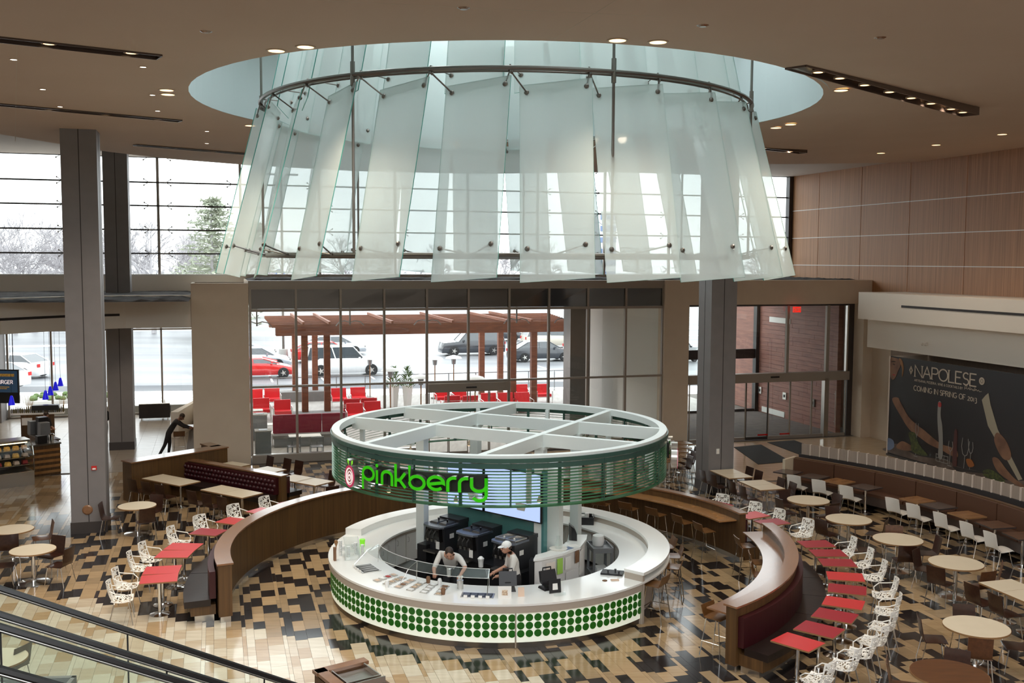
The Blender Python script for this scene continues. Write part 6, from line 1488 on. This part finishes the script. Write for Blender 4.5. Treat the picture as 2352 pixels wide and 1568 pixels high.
# woman half hidden behind the tall grey column
J = dict(base); person('person in dark coat half hidden behind the tall grey column', ZF(240, 1033), R_(60), J, ['skin', 'shirt_dark', 'trousers', 'black_plastic'], sleeve=1.0)
J = dict(base); J.update(head=(0, .12, 1.58), wrl=(-.1, .38, 1.12), wrr=(.1, .38, 1.12)); q = ZF(92, 1058); person('barista in black bending behind the coffee counter', (q.x, q.y+.4, 0), R_(-120), J, ['skin', 'shirt_dark', 'trousers', 'black_plastic'])

# ================================================================== CHANDELIER
ch = thing('glass_chandelier', 'huge crown of frosted glass panels hanging from two steel rings', 'chandelier', (OC.x, OC.y, 10.28))
RR = 5.08
def cpt(r, a, z): return Vector((OC.x+r*cos(R_(a)), OC.y+r*sin(R_(a)), z))
for z, r_ in ((10.28, RR), (7.24, RR)):
    m = MB(); m.tube([cpt(r_, k*4, z) for k in range(90)], .042, 8, closed=True); m.smooth().build('ring', 'steel_dark', ch)
    m = MB(); m.tube([cpt(r_-.09, k*4, z-.035) for k in range(90)], .022, 6, closed=True); m.smooth().build('inner_ring', 'steel_dark', ch)
for k in range(7):
    a = -172+k*51.43; m = MB(); m.tube([cpt(RR+.0, a, 12.75), cpt(RR, a, 7.24)], .026, 7); m.tube([cpt(RR, a, 10.1), cpt(RR, a, 10.5)], .042, 7); m.build('rod', 'steel_dark', ch)
def panel(nm, ac, rt, zt, rb, zb, w_, yaw, shear, mk='frost'):
    """quad sheet: centre points at top and bottom, swung about its own axis like a pinwheel blade"""
    q = []
    for r, a, z in ((rb, ac-1.3, zb), (rt, ac, zt)):
        c = cpt(r, a, z); th = R_(a+90)+R_(yaw); e = Vector((cos(th), sin(th), 0)); q += [c-e*w_/2+Vector((0, 0, -shear)), c+e*w_/2+Vector((0, 0, shear))]
    bl, br, tl, tr = q; nrm = (br-bl).cross(tl-bl).normalized()*.008
    m = MB(); p = [bl-nrm, br-nrm, br+nrm, bl+nrm, tl-nrm, tr-nrm, tr+nrm, tl+nrm]
    m.add(p, [(0, 1, 5, 4), (2, 3, 7, 6)], 0); m.add(p, [(3, 2, 1, 0), (4, 5, 6, 7), (1, 2, 6, 5), (3, 0, 4, 7)], 1)
    m.build(nm, [mk, 'frost_edge'], ch); return bl, br, tl, tr, nrm
def clamp_arm(a, b_, r=.014):
    m = MB(); m.tube([a, b_], r, 6); m.sphere(b_, .045, n=8, m=6); m.tube([a, a+(b_-a)*.12], r*1.9, 6); m.build('spider_arm', 'steel_dark', ch)
YAW = -22
for k in range(24):
    sa = -89+15*k; ac = sa+8.9
    bl, br, tl, tr, nrm = panel('glass_panel', ac, 4.90, 10.10, 5.74, 6.84, 1.22, YAW, .045)
    lerp2 = lambda s, t_: (bl.lerp(br, s)).lerp(tl.lerp(tr, s), t_)
    ringp = cpt(RR, sa, 10.24); ringn = cpt(RR, sa+15, 10.24)
    clamp_arm(ringp, lerp2(.10, .96)); clamp_arm(ringn, lerp2(.92, .96))
    low = cpt(RR+.02, ac-1, 7.24)
    clamp_arm(low, lerp2(.10, .165)); clamp_arm(low, lerp2(.88, .165))
    # upper tier, reaching up into the well
    bl, br, tl, tr, nrm = panel('upper_panel', ac, 4.05, 13.0, 4.72, 10.0, 1.12, YAW, .04)
    clamp_arm(cpt(RR-.03, sa, 10.33), (bl.lerp(br, .1)).lerp(tl.lerp(tr, .1), .10), .010)
# ================================================================== OUTSIDE
m = MB(); m.prism([(-260, 30), (260, 90), (330, 620), (-420, 620)], -.35, -.02); gr_ = struct('ground', m, 'asphalt')
m = MB(); m.buv(1.1, 24.0, 36.6, 53.5, -.02, .0); pt = struct('terrace', m, 'patio')
m = MB(); m.buv(-26, 1.0, 49.75, 52.5, -.02, .03); struct('planting_strip', m, 'grass_dry')
m = MB(); m.buv(-26, .6, 49.9, 50.2, 0, .35); struct('trim_5', m, 'concrete')
# parking stripes and kerb islands
for i in range(14):
    m = MB(); u0 = -12+i*3.0; m.buv(u0, u0+.12, 61.0, 66.2, -.02, -.012); m.build('parking_line', 'snow', gr_)
for q in ([(-9, 54), (-5, 54.5), (-4.3, 56), (-6, 57.5), (-10, 57)],):
    m = MB(); m.prism([W(*p) for p in q], -.02, .14); tag(m.build('kerb_island', 'concrete'), 'pale kerbed island with low plants outside the cafe window', 'island')
    rg = random.Random(2); m = MB()
    for i in range(60): p = W(-9+rg.random()*4, 54.6+rg.random()*2); m.sphere((p.x, p.y, .22), .16, .16, .12, 6, 4)
    tag(m.build('low_shrubs', 'leaf'), 'low green shrubs on the kerb island', 'shrubs', kind='stuff')
m = MB(); rg = random.Random(5)
for i in range(40):
    u0 = rg.uniform(-30, 60); v0 = rg.uniform(82, 200); m.buv(u0, u0+rg.uniform(4, 14), v0, v0+rg.uniform(.6, 2.0), -.02, .05)
tag(m.build('snow_patches', 'snow'), 'thin patches of snow on the far car park', 'snow', kind='stuff')
for i, uu in enumerate([-22+1.5*i for i in range(15)]):
    m = MB(); p = W(uu, 50.9+.3*rg.random())
    for k in range(26):
        a = rg.uniform(0, 2*PI); r = rg.uniform(.05, .38); h = rg.uniform(.5, .95); m.tube([p+Vector((r*.3*cos(a), r*.3*sin(a), 0)), p+Vector((r*cos(a), r*sin(a), h))], .012, 3, 0, .003)
    tag(m.build('grass_tuft', 'grass_dry'), 'tuft of dry ornamental grass outside the cafe window', 'grass', 'dry grass tufts outside the cafe window')
# ---- cars
def car(kind, paint, lb, u_, v_, rz=0., group='parked cars'):
    sp = dict(coupe=(4.5, .88, 1.22, .98), sedan=(4.7, .90, 1.42, .99), suv=(4.9, .96, 1.85, 1.12), van=(4.9, .96, 1.75, 1.05))[kind]
    L, hw, H, bl = sp; t = thing('car', lb, 'car', W(u_, v_), TH+rz, group)
    belt = dict(coupe=[(-.5, .62), (-.47, .90), (-.3, .96), (.1, .92), (.3, .80), (.46, .62), (.5, .45)], sedan=[(-.5, .60), (-.48, .94), (-.3, .99), (.12, .96), (.3, .88), (.46, .72), (.5, .5)],
                suv=[(-.5, .7), (-.495, 1.12), (-.3, 1.14), (.15, 1.12), (.33, 1.04), (.47, .98), (.5, .6)], van=[(-.5, .7), (-.49, 1.05), (-.3, 1.07), (.2, 1.02), (.36, .9), (.47, .76), (.5, .5)])[kind]
    m = MB(); vs = []
    for x, z in belt:
        k = .80 if abs(x) > .49 else (.93 if abs(x) > .45 else 1.0)
        for y, zz in ((-.90, .22), (-1.0, .42), (-.985, z-.14), (-.90, z), (.90, z), (.985, z-.14), (1.0, .42), (.90, .22)): vs.append((x*L, y*hw*k, zz))
    n = len(belt); fs = [tuple(range(8))[::-1], tuple((n-1)*8+i for i in range(8))]
    for i in range(n-1): fs += [(i*8+k, i*8+(k+1) % 8, (i+1)*8+(k+1) % 8, (i+1)*8+k) for k in range(8)]
    m.add(vs, fs); m.smooth().build('body', paint, t, False)
    cab = dict(coupe=[(-.40, -.22, .06, .26)], sedan=[(-.42, -.24, .10, .27)], suv=[(-.485, -.44, .10, .24)], van=[(-.48, -.42, .12, .34)])[kind][0]
    x0, x1, x2, x3 = [c*L for c in cab]; zb = bl-.06; w0, w1 = hw*.90, hw*.72
    m = MB(); m.hexa([(x0, -w0, zb), (x3, -w0, zb), (x3, w0, zb), (x0, w0, zb), (x1, -w1, H-.04), (x2, -w1, H-.04), (x2, w1, H-.04), (x1, w1, H-.04)]); m.build('windows', 'car_glass', t, False)
    m = MB(); m.hexa([(x1-.03, -w1-.01, H-.05), (x2+.03, -w1-.01, H-.05), (x2+.03, w1+.01, H-.05), (x1-.03, w1+.01, H-.05), (x1+.08, -w1+.06, H), (x2-.08, -w1+.06, H), (x2-.08, w1-.06, H), (x1+.08, w1-.06, H)]); m.build('roof', paint, t, False)
    for s in (-1, 1):
        m = MB()
        for xa, xb in ((x0, x1), (x3, x2), ((x0+x3)/2, (x1+x2)/2)): m.tube([(xa, s*(w0+.004), zb), (xb, s*(w1+.006), H-.04)], .035, 4)
        m.build('pillar', paint, t, False)
    for i, xw in enumerate((-.31*L, .32*L)):
        for s in (-1, 1):
            m = MB(); r = .33 if kind != 'suv' else .38; vs = []; n = 18
            for y, rr in ((-.11, r*.86), (-.10, r), (.10, r), (.11, r*.86)): vs += [(xw+rr*cos(2*PI*k/n), s*(hw*.92)+y, r+rr*sin(2*PI*k/n)) for k in range(n)]
            m.add(vs, [tuple(range(n)), tuple(3*n+k for k in range(n))]+[(j*n+k, j*n+(k+1) % n, (j+1)*n+(k+1) % n, (j+1)*n+k) for j in range(3) for k in range(n)]); w_ = m.build('wheel', 'tyre', t, False)
            m = MB(); vs = [(xw+r*.6*cos(2*PI*k/10)*(1 if k % 2 else .35), s*(hw*.92+.115), r+r*.6*sin(2*PI*k/10)*(1 if k % 2 else .35)) for k in range(10)]+[(xw, s*(hw*.92+.12), r)]
            m.add(vs, [(k, (k+1) % 10, 10) for k in range(10)]); m.lathe(0, 0, [(0, 0)], 3) if False else None; m.build('hub', 'steel', w_, False)
    for s in (-1, 1):
        m = MB(); m.box(-.497*L, s*hw*.72, bl-.2, .05, .22, .2); m.build('tail_lamp', 'tail_red', t, False)
        m = MB(); m.box(.485*L, s*hw*.66, .62, .08, .3, .12); m.build('head_lamp', 'steel', t, False)
        m = MB(); m.box(.17*L, s*(hw+.06), bl+.02, .12, .14, .12); m.build('mirror', paint, t, False)
    return t
car('coupe', 'paint_red', 'red coupe parked at the left behind the pergola', 2.35, 63.5); car('suv', 'paint_white', 'white large sport utility behind the pergola posts', 7.55, 63.6)
car('sedan', 'paint_dark', 'dark grey sedan parked facing right behind the right pergola posts', 22.3, 69.5); car('suv', 'paint_dark', 'dark sport utility left of the dark sedan', 18.6, 75.2, PI)
car('van', 'paint_beige', 'beige minivan behind the dark sedan', 26.6, 80.0); car('sedan', 'paint_white', 'white car behind the dark sedan at the right edge of the opening', 27.6, 72.5)
car('sedan', 'paint_dark', 'black car furthest back above the dark sedan', 24.0, 88.0); car('sedan', 'paint_silver', 'silver car just behind the red coupe', 2.3, 69.0); car('coupe', 'paint_silver', 'second silver car beyond the red coupe', 1.8, 75.0)
car('sedan', 'paint_red', 'dark red car behind the white sport utility', 7.3, 72.5); car('sedan', 'paint_silver', 'pale car behind the red car and sport utility', 8.5, 78)
car('sedan', 'paint_white', 'white sedan outside the cafe window at far left, nearer', -12.4, 62.0, PI-.5); car('sedan', 'paint_white', 'white sedan outside the cafe window at far left, further', -12.0, 67.5, PI-.5)
car('suv', 'paint_dark', 'dark car seen through the entrance door glass', 31.0, 66.0, .6)
# ---- pergola
pg = thing('pergola', 'large brown timber pergola over the red patio seating', 'pergola', W(9.5, 49.5))
for uu in (3.76, 4.76, 13.56, 14.6):
    for vv in (46.6, 52.6):
        m = MB(); m.buv(uu-.14, uu+.14, vv-.14, vv+.14, 0, 3.85); m.build('post', 'wood_pergola', pg)
for uu in (12.6, 14.2):
    pass
for vv in (46.35, 46.85, 52.35, 52.85):
    m = MB(); m.buv(2.5, 16.1, vv-.05, vv+.05, 3.76, 4.16); m.build('beam', 'wood_pergola', pg)
for i in range(11):
    vv = 45.9+i*.72; m = MB(); m.buv(2.3, 16.3+i*.12, vv-.03, vv+.03, 4.16+.0, 4.30); m.build('slat', 'wood_pergola', pg)
for uu in (3.65, 4.8, 7.6, 10.4, 13.0, 14.2):
    m = MB(); m.buv(uu-.05, uu+.05, 45.6, 53.4, 4.30, 4.42); m.build('batten', 'wood_pergola', pg)
m = MB(); m.buv(2.9, 5.7, 52.0, 52.95, 0, .5); simple('planter_wall', 'grey planter wall at the back pergola posts', 'planter', 'concrete_grey', m)
m = MB(); m.buv(3.1, 6.0, 45.7, 46.9, 0, .28); simple('planter_wall', 'low grey plinth under the front left pergola posts', 'planter', 'concrete_grey', m)
m = MB(); m.buv(12.3, 15.0, 45.9, 46.9, 0, .28); simple('planter_wall', 'low grey plinth under the front right pergola posts', 'planter', 'concrete_grey', m)
# ---- outdoor heaters, lamp posts, plants
def heater(px, py, lb):
    q = ZF(px, py); t = thing('patio_heater', lb, 'heater', q, 0, 'patio heaters')
    m = MB(); m.lathe(0, 0, [(.22, 0), (.22, .08), (.05, .14)], 12); m.build('base', 'steel_dark', t, False); m = MB(); m.tube([(0, 0, .1), (0, 0, 1.9)], .03, 6); m.build('pole', 'laminate_tan', t, False)
    m = MB(); m.lathe(0, 0, [(.10, 1.75), (.13, 2.0), (.10, 2.05)], 10); m.build('burner', 'grey_metal', t, False); m = MB(); m.lathe(0, 0, [(.44, 2.05), (.36, 2.14), (.05, 2.22)], 16).smooth(); m.build('hood', 'cup_white', t, False)
heater(850, 915, 'patio heater with wide white hood beside the white car'); heater(999, 915, 'patio heater standing left of the sliding door header'); heater(1042, 912, 'patio heater seen above the sliding door header')
heater(897, 952, 'patio heater by the tall white planters'); heater(967, 975, 'patio heater just left of the patio doors'); heater(1091, 978, 'patio heater seen through the patio doors')
for px, lb in ((905, 'left tall white tapered planter with an evergreen'), (936, 'right tall white tapered planter with an evergreen')):
    q = ZF(px, 934); t = thing('tall_planter', lb, 'planter', q, 0, 'tall white planters')
    m = MB(); m.lathe(0, 0, [(.17, 0), (.27, 1.05), (.24, 1.05), (.22, .98)], 4); m.build('pot', 'cup_white', t, False)
    m = MB(); rg = random.Random(int(px))
    for i in range(170): h = rg.random(); a = rg.uniform(0, 2*PI); r = .42*(1-h)**.7*rg.uniform(.4, 1); p = Vector((r*cos(a), r*sin(a), 1.0+h*.95)); d = Vector((cos(a)*.12, sin(a)*.12, .10)); m.tube([p-d*.3, p+d], .022, 3, 0, .004)
    m.build('foliage', 'leaf', t, False)
def lamp_post(u_, v_, h, lb, az=0):
    t = thing('lamp_post', lb, 'lamp post', W(u_, v_), TH, 'car park lamp posts'); m = MB(); m.lathe(0, 0, [(.34, 0), (.30, .9), (.28, .95)], 12); m.build('footing', 'concrete', t, False)
    m = MB(); m.tube([(0, 0, .9), (0, 0, h)], .09, 7); m.build('pole', 'steel_dark', t, False)
    for s in (-1, 1): m = MB(); m.tube([(0, 0, h-.3), (s*.5, 0, h)], .03, 4); m.box(s*.8, 0, h, .7, .28, .12); m.build('head', 'grey_metal', t, False)
lamp_post(4.4, 72.5, 13, 'lamp post on a concrete footing behind the red coupe'); lamp_post(33.5, 86, 10.6, 'car park lamp post against the sky beside the wood wall'); lamp_post(26.5, 62, 8, 'lamp post seen through the left entrance glass')
for i, (uu, vv) in enumerate(((1.6, 47.6), (5.5, 47.5), (8.9, 47.4), (13.0, 47.3), (15.4, 47.3))):   # gooseneck lamps under the roof edge
    t = thing('gooseneck_lamp', ['leftmost', 'second from left', 'middle', 'fourth from left', 'rightmost'][i]+' dark gooseneck lamp hanging outside the patio glass', 'lamp', W(uu*.93, 41.0, 5.6), TH, 'gooseneck lamps outside the glass')
    m = MB(); m.tube([(0, 0, 0), (0, 0, -1.05)], .035, 6); m.build('stem', 'grey_metal', t, False)
    for s in (-1, 1): m = MB(); m.tube([(0, 0, -.95), (s*.2, 0, -.88), (s*.42, 0, -.92), (s*.56, 0, -1.08)], .022, 5); m.build('arm', 'grey_metal', t, False)
# ---- red armchairs on the patio
def mk_arm():
    t = thing('patio_armchair', '', 'chair')
    m = MB(); m.box(0, .02, .40, .72, .62, .14, 0, 0, .97); m.build('seat_cushion', 'red_cushion', t, False)
    m = MB(); m.hexa([(-.36, -.24, .46), (.36, -.24, .46), (.36, -.34, .46), (-.36, -.34, .46), (-.36, -.32, .90), (.36, -.32, .90), (.36, -.42, .90), (-.36, -.42, .90)]); m.build('back_cushion', 'red_cushion', t, False)
    for s in (-1, 1): m = MB(); m.tube([(s*.40, .32, 0), (s*.40, .32, .60), (s*.40, -.34, .64), (s*.40, -.42, .02)], .018, 5); m.build('side_frame', 'chrome', t, False)
    m = MB()
    for z in (.5, .58, .66, .74, .82): m.tube([(-.38, -.36-.06*(z-.5), z), (.38, -.36-.06*(z-.5), z)], .014, 5)
    m.tube([(-.4, .3, .3), (.4, .3, .3)], .016, 5); m.build('back_rails', 'chrome', t, False); return t
P_arm = Proto(mk_arm)
arms = [(587, 938, 0, 'back row, cut by the left pier'), (626, 936, 0, 'back row, second from left'), (601, 962, 0, 'second row behind the left pier'), (650, 966, 0, 'second row left of the pergola post'), (588, 1000, 0, 'half hidden behind the grey bin'),
        (780, 935, 0, 'right of the front left pergola posts'), (824, 933, 0, 'second right of the front left pergola posts'), (806, 958, PI, 'turned away, left of two grey backs'), (845, 956, PI, 'turned away, right of two grey backs'), (817, 975, 0, 'in front of the grey backs, left'), (858, 970, 0, 'in front of the grey backs, right'),
        (1018, 932, 0, 'left behind the sliding doors, back row'), (1058, 932, 0, 'right behind the sliding doors, back row'), (1035, 950, PI, 'turned away behind the sliding doors, left'), (1076, 950, PI, 'turned away behind the sliding doors, right'), (1126, 948, 0, 'right of the sliding doors, left one'), (1165, 947, 0, 'right of the sliding doors, right one'),
        (1200, 925, 0, 'between the right pergola posts, back row'), (1247, 924, 0, 'right of the right pergola posts, back row'), (1203, 946, 0, 'between the right pergola posts, front row')]
for px, py, rz, o_ in arms:
    q = ZF(px, py); P_arm.put((q.x, q.y, 0), TH+PI+rz, f'red cushioned patio armchair {o_}', 'red patio armchairs')
# maroon banquette with table and two chairs, bins
q = ZF(712, 1022); t = thing('patio_bench', 'maroon high-backed bench just outside the patio glass', 'bench', (q.x, q.y, 0), TH)
m = MB(); m.box(-.45, .30, .78, 1.85, .14, .80); m.build('backrest', 'maroon', t, False); m = MB(); m.box(.95, .30, .78, .9, .14, .80); m.build('backrest', 'maroon', t, False); m = MB(); m.box(0, 0, .40, 2.8, .6, .12); m.build('seat', 'concrete_grey', t, False); m = MB(); m.box(0, .05, .17, 2.7, .5, .34); m.build('base', 'grey_metal', t, False)
q = ZF(702, 1045); t = thing('patio_table', 'white metal table before the maroon bench', 'table', (q.x, q.y-.1, 0), TH)
m = MB(); m.box(0, 0, .74, 1.15, .62, .03); m.build('tabletop', 'paper', t, False)
for s in (-.45, .45): m = MB(); m.tube([(s, 0, 0), (s, 0, .73)], .03, 6); m.build('leg', 'grey_metal', t, False)
def mk_wire():
    t = thing('metal_chair', '', 'chair'); m = MB(); m.box(0, 0, .45, .44, .42, .02); m.build('seat', 'grey_metal', t, False)
    m = MB(); m.tube([(-.22, -.21, 0), (-.22, -.24, .84), (.22, -.24, .84), (.22, -.21, 0)], .014, 5); m.box(0, -.235, .74, .44, .02, .16); m.build('backrest', 'grey_metal', t, False)
    for s in (-1, 1): m = MB(); m.tube([(s*.22, .2, 0), (s*.22, .2, .45)], .014, 5); m.build('leg', 'grey_metal', t, False)
    return t
P_wire = Proto(mk_wire)
for px, s_ in ((676, 'left'), (728, 'right')): q = ZF(px, 1052); P_wire.put((q.x, q.y-.05, 0), TH, f'grey metal patio chair before the white table, {s_} one', 'metal patio chairs')
for px, py, lb in ((600, 1056, 'tall grey slatted litter bin just outside the glass'), (593, 1012, 'second grey slatted litter bin further out')):
    q = ZF(px, py); t = thing('litter_bin', lb, 'bin', (q.x, q.y+.3, 0), TH, 'patio litter bins'); m = MB(); m.box(0, 0, .5, .54, .54, 1.0); m.build('body', 'grey_metal', t, False)
    m = MB()
    for k in range(9): m.box(-.26+k*.065, -.28, .5, .03, .02, .98); m.box(-.26+k*.065, .28, .5, .03, .02, .98)
    m.build('slats', 'grey_metal', t, False); m = MB(); m.box(0, 0, 1.02, .58, .58, .04); m.build('lid', 'concrete', t, False); m = MB(); m.box(0, 0, 1.045, .3, .3, .01); m.build('opening', 'black_plastic', t, False)
for px, py, lb in ((588, 965, 'small white side table, back left of the patio'), (620, 1000, 'white low table behind the litter bins'), (610, 1022, 'low white table between the litter bins')):
    q = ZF(px, py); t = thing('side_table', lb, 'table', (q.x, q.y, 0), TH, 'white patio side tables'); m = MB(); m.box(0, 0, .46, .6, .6, .03); m.build('tabletop', 'paper', t, False)
    for a in (-1, 1):
        for b_ in (-1, 1): m = MB(); m.tube([(a*.26, b_*.26, 0), (a*.26, b_*.26, .45)], .014, 5); m.build('leg', 'chrome', t, False)
# railing posts along the patio edge
t = thing('patio_railing', 'thin metal railing along the far edge of the patio', 'railing', W(9, 53.4))
for i in range(15): m = MB(); m.buv(1.4+i*1.5, 1.44+i*1.5, 53.3, 53.34, 0, 1.1); m.build('post', 'grey_metal', t)
m = MB(); m.buv(1.4, 22.5, 53.3, 53.34, 1.07, 1.11); m.build('rail', 'grey_metal', t)
# white wall right of the patio, curved, with chairs behind it
m = MB(); m.prism([W(14.9, 41.8), W(15.1, 40.6), W(15.4, 39.6), W(15.9, 38.6), W(16.6, 37.2), W(16.75, 36.95), W(16.75, 42.3), W(15.2, 42.3)], 0, 5.6); struct('wall_outside_curved', m, 'white_out')
for px, py, s_ in ((1385, 985, 'left'), (1430, 1000, 'right')): q = ZF(px, py); P_wire.put((q.x, q.y-.6, 0), TH+1.3, f'grey metal chair against the curved white wall, {s_} one', 'metal patio chairs by the wall')
m = MB(); m.buv(17.2, 18.4, 46, 49, 0, .9); simple('grey_wall', 'low grey patio wall right of the pergola', 'wall', 'concrete_grey', m)
# ---- trees
def bare(seed, h, nm='bare_tree', spread=.55):
    rg = random.Random(seed); tr = MB(); br = MB()
    def grow(p, d, l, r, lev):
        q = p+d*l; (tr if lev < 2 else br).tube([p, p+d*l*.5+Vector((rg.uniform(-1, 1), rg.uniform(-1, 1), 0))*l*.04, q], r, 4 if lev < 3 else 3, 0, r*.65, cap=False)
        if lev >= 6: return
        for k in range(3 if lev < 4 else 4):
            e = (d+Vector((rg.gauss(0, 1), rg.gauss(0, 1), rg.gauss(.15, .5)))*spread).normalized(); grow(p.lerp(q, rg.uniform(.55, 1)), e, l*rg.uniform(.6, .85), r*.62, lev+1)
    grow(Vector((0, 0, 0)), Vector((0, 0, 1)), h*.24, h*.016, 0)
    t = thing(nm, '', 'tree'); tr.build('trunk', 'hazy_bark', t, False); o = br.build('branches', 'hazy_bark', t, False); return t
PT = [Proto(lambda s=s: bare(s, 15+s % 3)) for s in (11, 12, 13)]
rg = random.Random(77)
def at_px(px, dist, z=0): r_ = ray(px, 600); k = dist/r_.y; return Vector((r_.x*k, r_.y*k, z))
spots = [(-20, 105), (30, 96), (75, 100), (120, 108), (160, 112), (235, 110), (315, 105), (350, 98), (395, 112), (430, 120), (520, 118), (560, 125), (250, 140), (5, 140), (105, 140), (335, 145), (460, 150), (600, 170), (640, 190), (790, 180), (845, 175), (1135, 185), (1160, 190), (1780, 150), (1800, 170), (700, 240), (900, 240), (1000, 250), (1250, 250)]
spots.sort(); ORD = {}; NTH = ['first', 'second', 'third', 'fourth', 'fifth', 'sixth', 'seventh', 'eighth', 'ninth', 'tenth', 'eleventh', 'twelfth']
for i, (px, dist) in enumerate(spots):
    p = at_px(px, dist); lb = 'bare winter tree beyond the car park, '+('seen through the far left panes' if px < 200 else 'seen through the left upper panes' if px < 470 else 'behind the left side of the chandelier' if px < 700 else 'behind the middle of the chandelier' if px < 1300 else 'beside the wood wall window')
    g_ = lb; ORD[lb] = ORD.get(lb, 0)+1; lb = lb.replace('bare winter tree', NTH[ORD[lb]-1]+' bare winter tree')
    PT[i % 3].put(p, rg.uniform(0, 6), lb, g_)
def evergreen(seed):
    rg = random.Random(seed); t = thing('evergreen_tree', '', 'tree'); m = MB(); m.tube([(0, 0, 0), (0, 0, 12.4)], .25, 6, 0, .04); m.build('trunk', 'hazy_bark', t, False); m = MB()
    for i in range(420):
        h = rg.uniform(.10, 1.0); z = h*12.6; L_ = (1-h)**.6*5.4*rg.uniform(.45, 1.15)+.4; a = rg.uniform(0, 2*PI); d = Vector((cos(a), sin(a), 0))
        for k in range(9):
            s = rg.uniform(.2, 1)*L_; c = d*s+Vector((0, 0, z+.10*s-.02*s*s)); w_ = Vector((rg.gauss(0, 1), rg.gauss(0, 1), rg.gauss(0, .4))).normalized()*rg.uniform(.3, .75); n_ = Vector((rg.gauss(0, 1), rg.gauss(0, 1), rg.gauss(0, .5))).normalized()*.12
            m.add([c-n_, c+n_, c+w_], [(0, 1, 2)])
        m.tube([(0, 0, z), d*L_+Vector((0, 0, z+.10*L_-.02*L_*L_))], .04, 3, 0, .01)
    m.build('foliage', 'hazy_needle', t, False); return t
e = evergreen(3); e.location = at_px(487, 92); e['label'] = 'tall pale evergreen seen beside the left edge of the chandelier'
P_e = e; dup(e, at_px(590, 150), 1.0, 'second evergreen further off behind the chandelier edge')
# distant hedge line of shrubs
m = MB(); rg = random.Random(15)
for i in range(2600):
    x = rg.uniform(-120, 150); y = rg.uniform(190, 215); c = Vector((x, y+x*.28, rg.uniform(0, 6.5)*rg.random()+.5)); a = Vector((rg.gauss(0, 1), rg.gauss(0, 1), rg.gauss(.5, 1)))*.9; b_ = Vector((rg.gauss(0, 1), 0, rg.gauss(0, 1)))*.6; m.add([c, c+a, c+b_], [(0, 1, 2)])
tag(m.build('distant_brush', 'hazy_bark'), 'line of distant bare brush along the horizon', 'brush', kind='stuff')
# distant buildings
def block(px0, px1, dist, h, mk, lb, stripes=0, nm='building'):
    a, b_ = at_px(px0, dist), at_px(px1, dist); t = thing(nm, lb, 'building', (a+b_)/2); m = MB(); m.obox(a, b_, dist*.12, 0, h); m.build('walls', mk, t)
    for k in range(stripes): m = MB(); z = h*(k+.5)/stripes; n_ = Vector((0, -dist*.06-.1, 0)); m.obox(a+n_, b_+n_, .3, z-h/stripes*.22, z+h/stripes*.22); m.build('window_band', 'bldg_blue', t)
    return t
block(1366, 1400, 260, 19, 'bldg_white', 'distant white office block with blue window bands', 7); bt_ = block(655, 705, 210, 4.2, 'bldg_white', 'low white store with a round blue logo on the horizon')
c = at_px(641, 195, 4.4); m = MB(); m.tube([c, c+Vector((0, .3, 0))], 1.0, 16); m.build('round_logo', 'logo_blue', bt_); m = MB(); m.tube([c+Vector((0, -.1, 0)), c+Vector((0, .2, 0))], .45, 12); m.build('logo_centre', 'bldg_white', bt_)
block(560, 612, 240, 4.4, 'concrete', 'low grey store on the horizon left of the blue logo'); block(800, 960, 260, 4.5, 'bldg_white', 'long low white building behind the middle of the chandelier')
m = MB(); a, b_ = at_px(440, 120), at_px(560, 120); m.add([a, b_, b_+Vector((0, 30, 0)), a+Vector((0, 30, 0)), (a+b_)/2+Vector((0, 15, 7.2))], [(0, 1, 4), (1, 2, 4), (2, 3, 4), (3, 0, 4)]); simple('white_tent', 'white peaked tent roof behind the left edge of the chandelier', 'tent', 'cup_white', m)
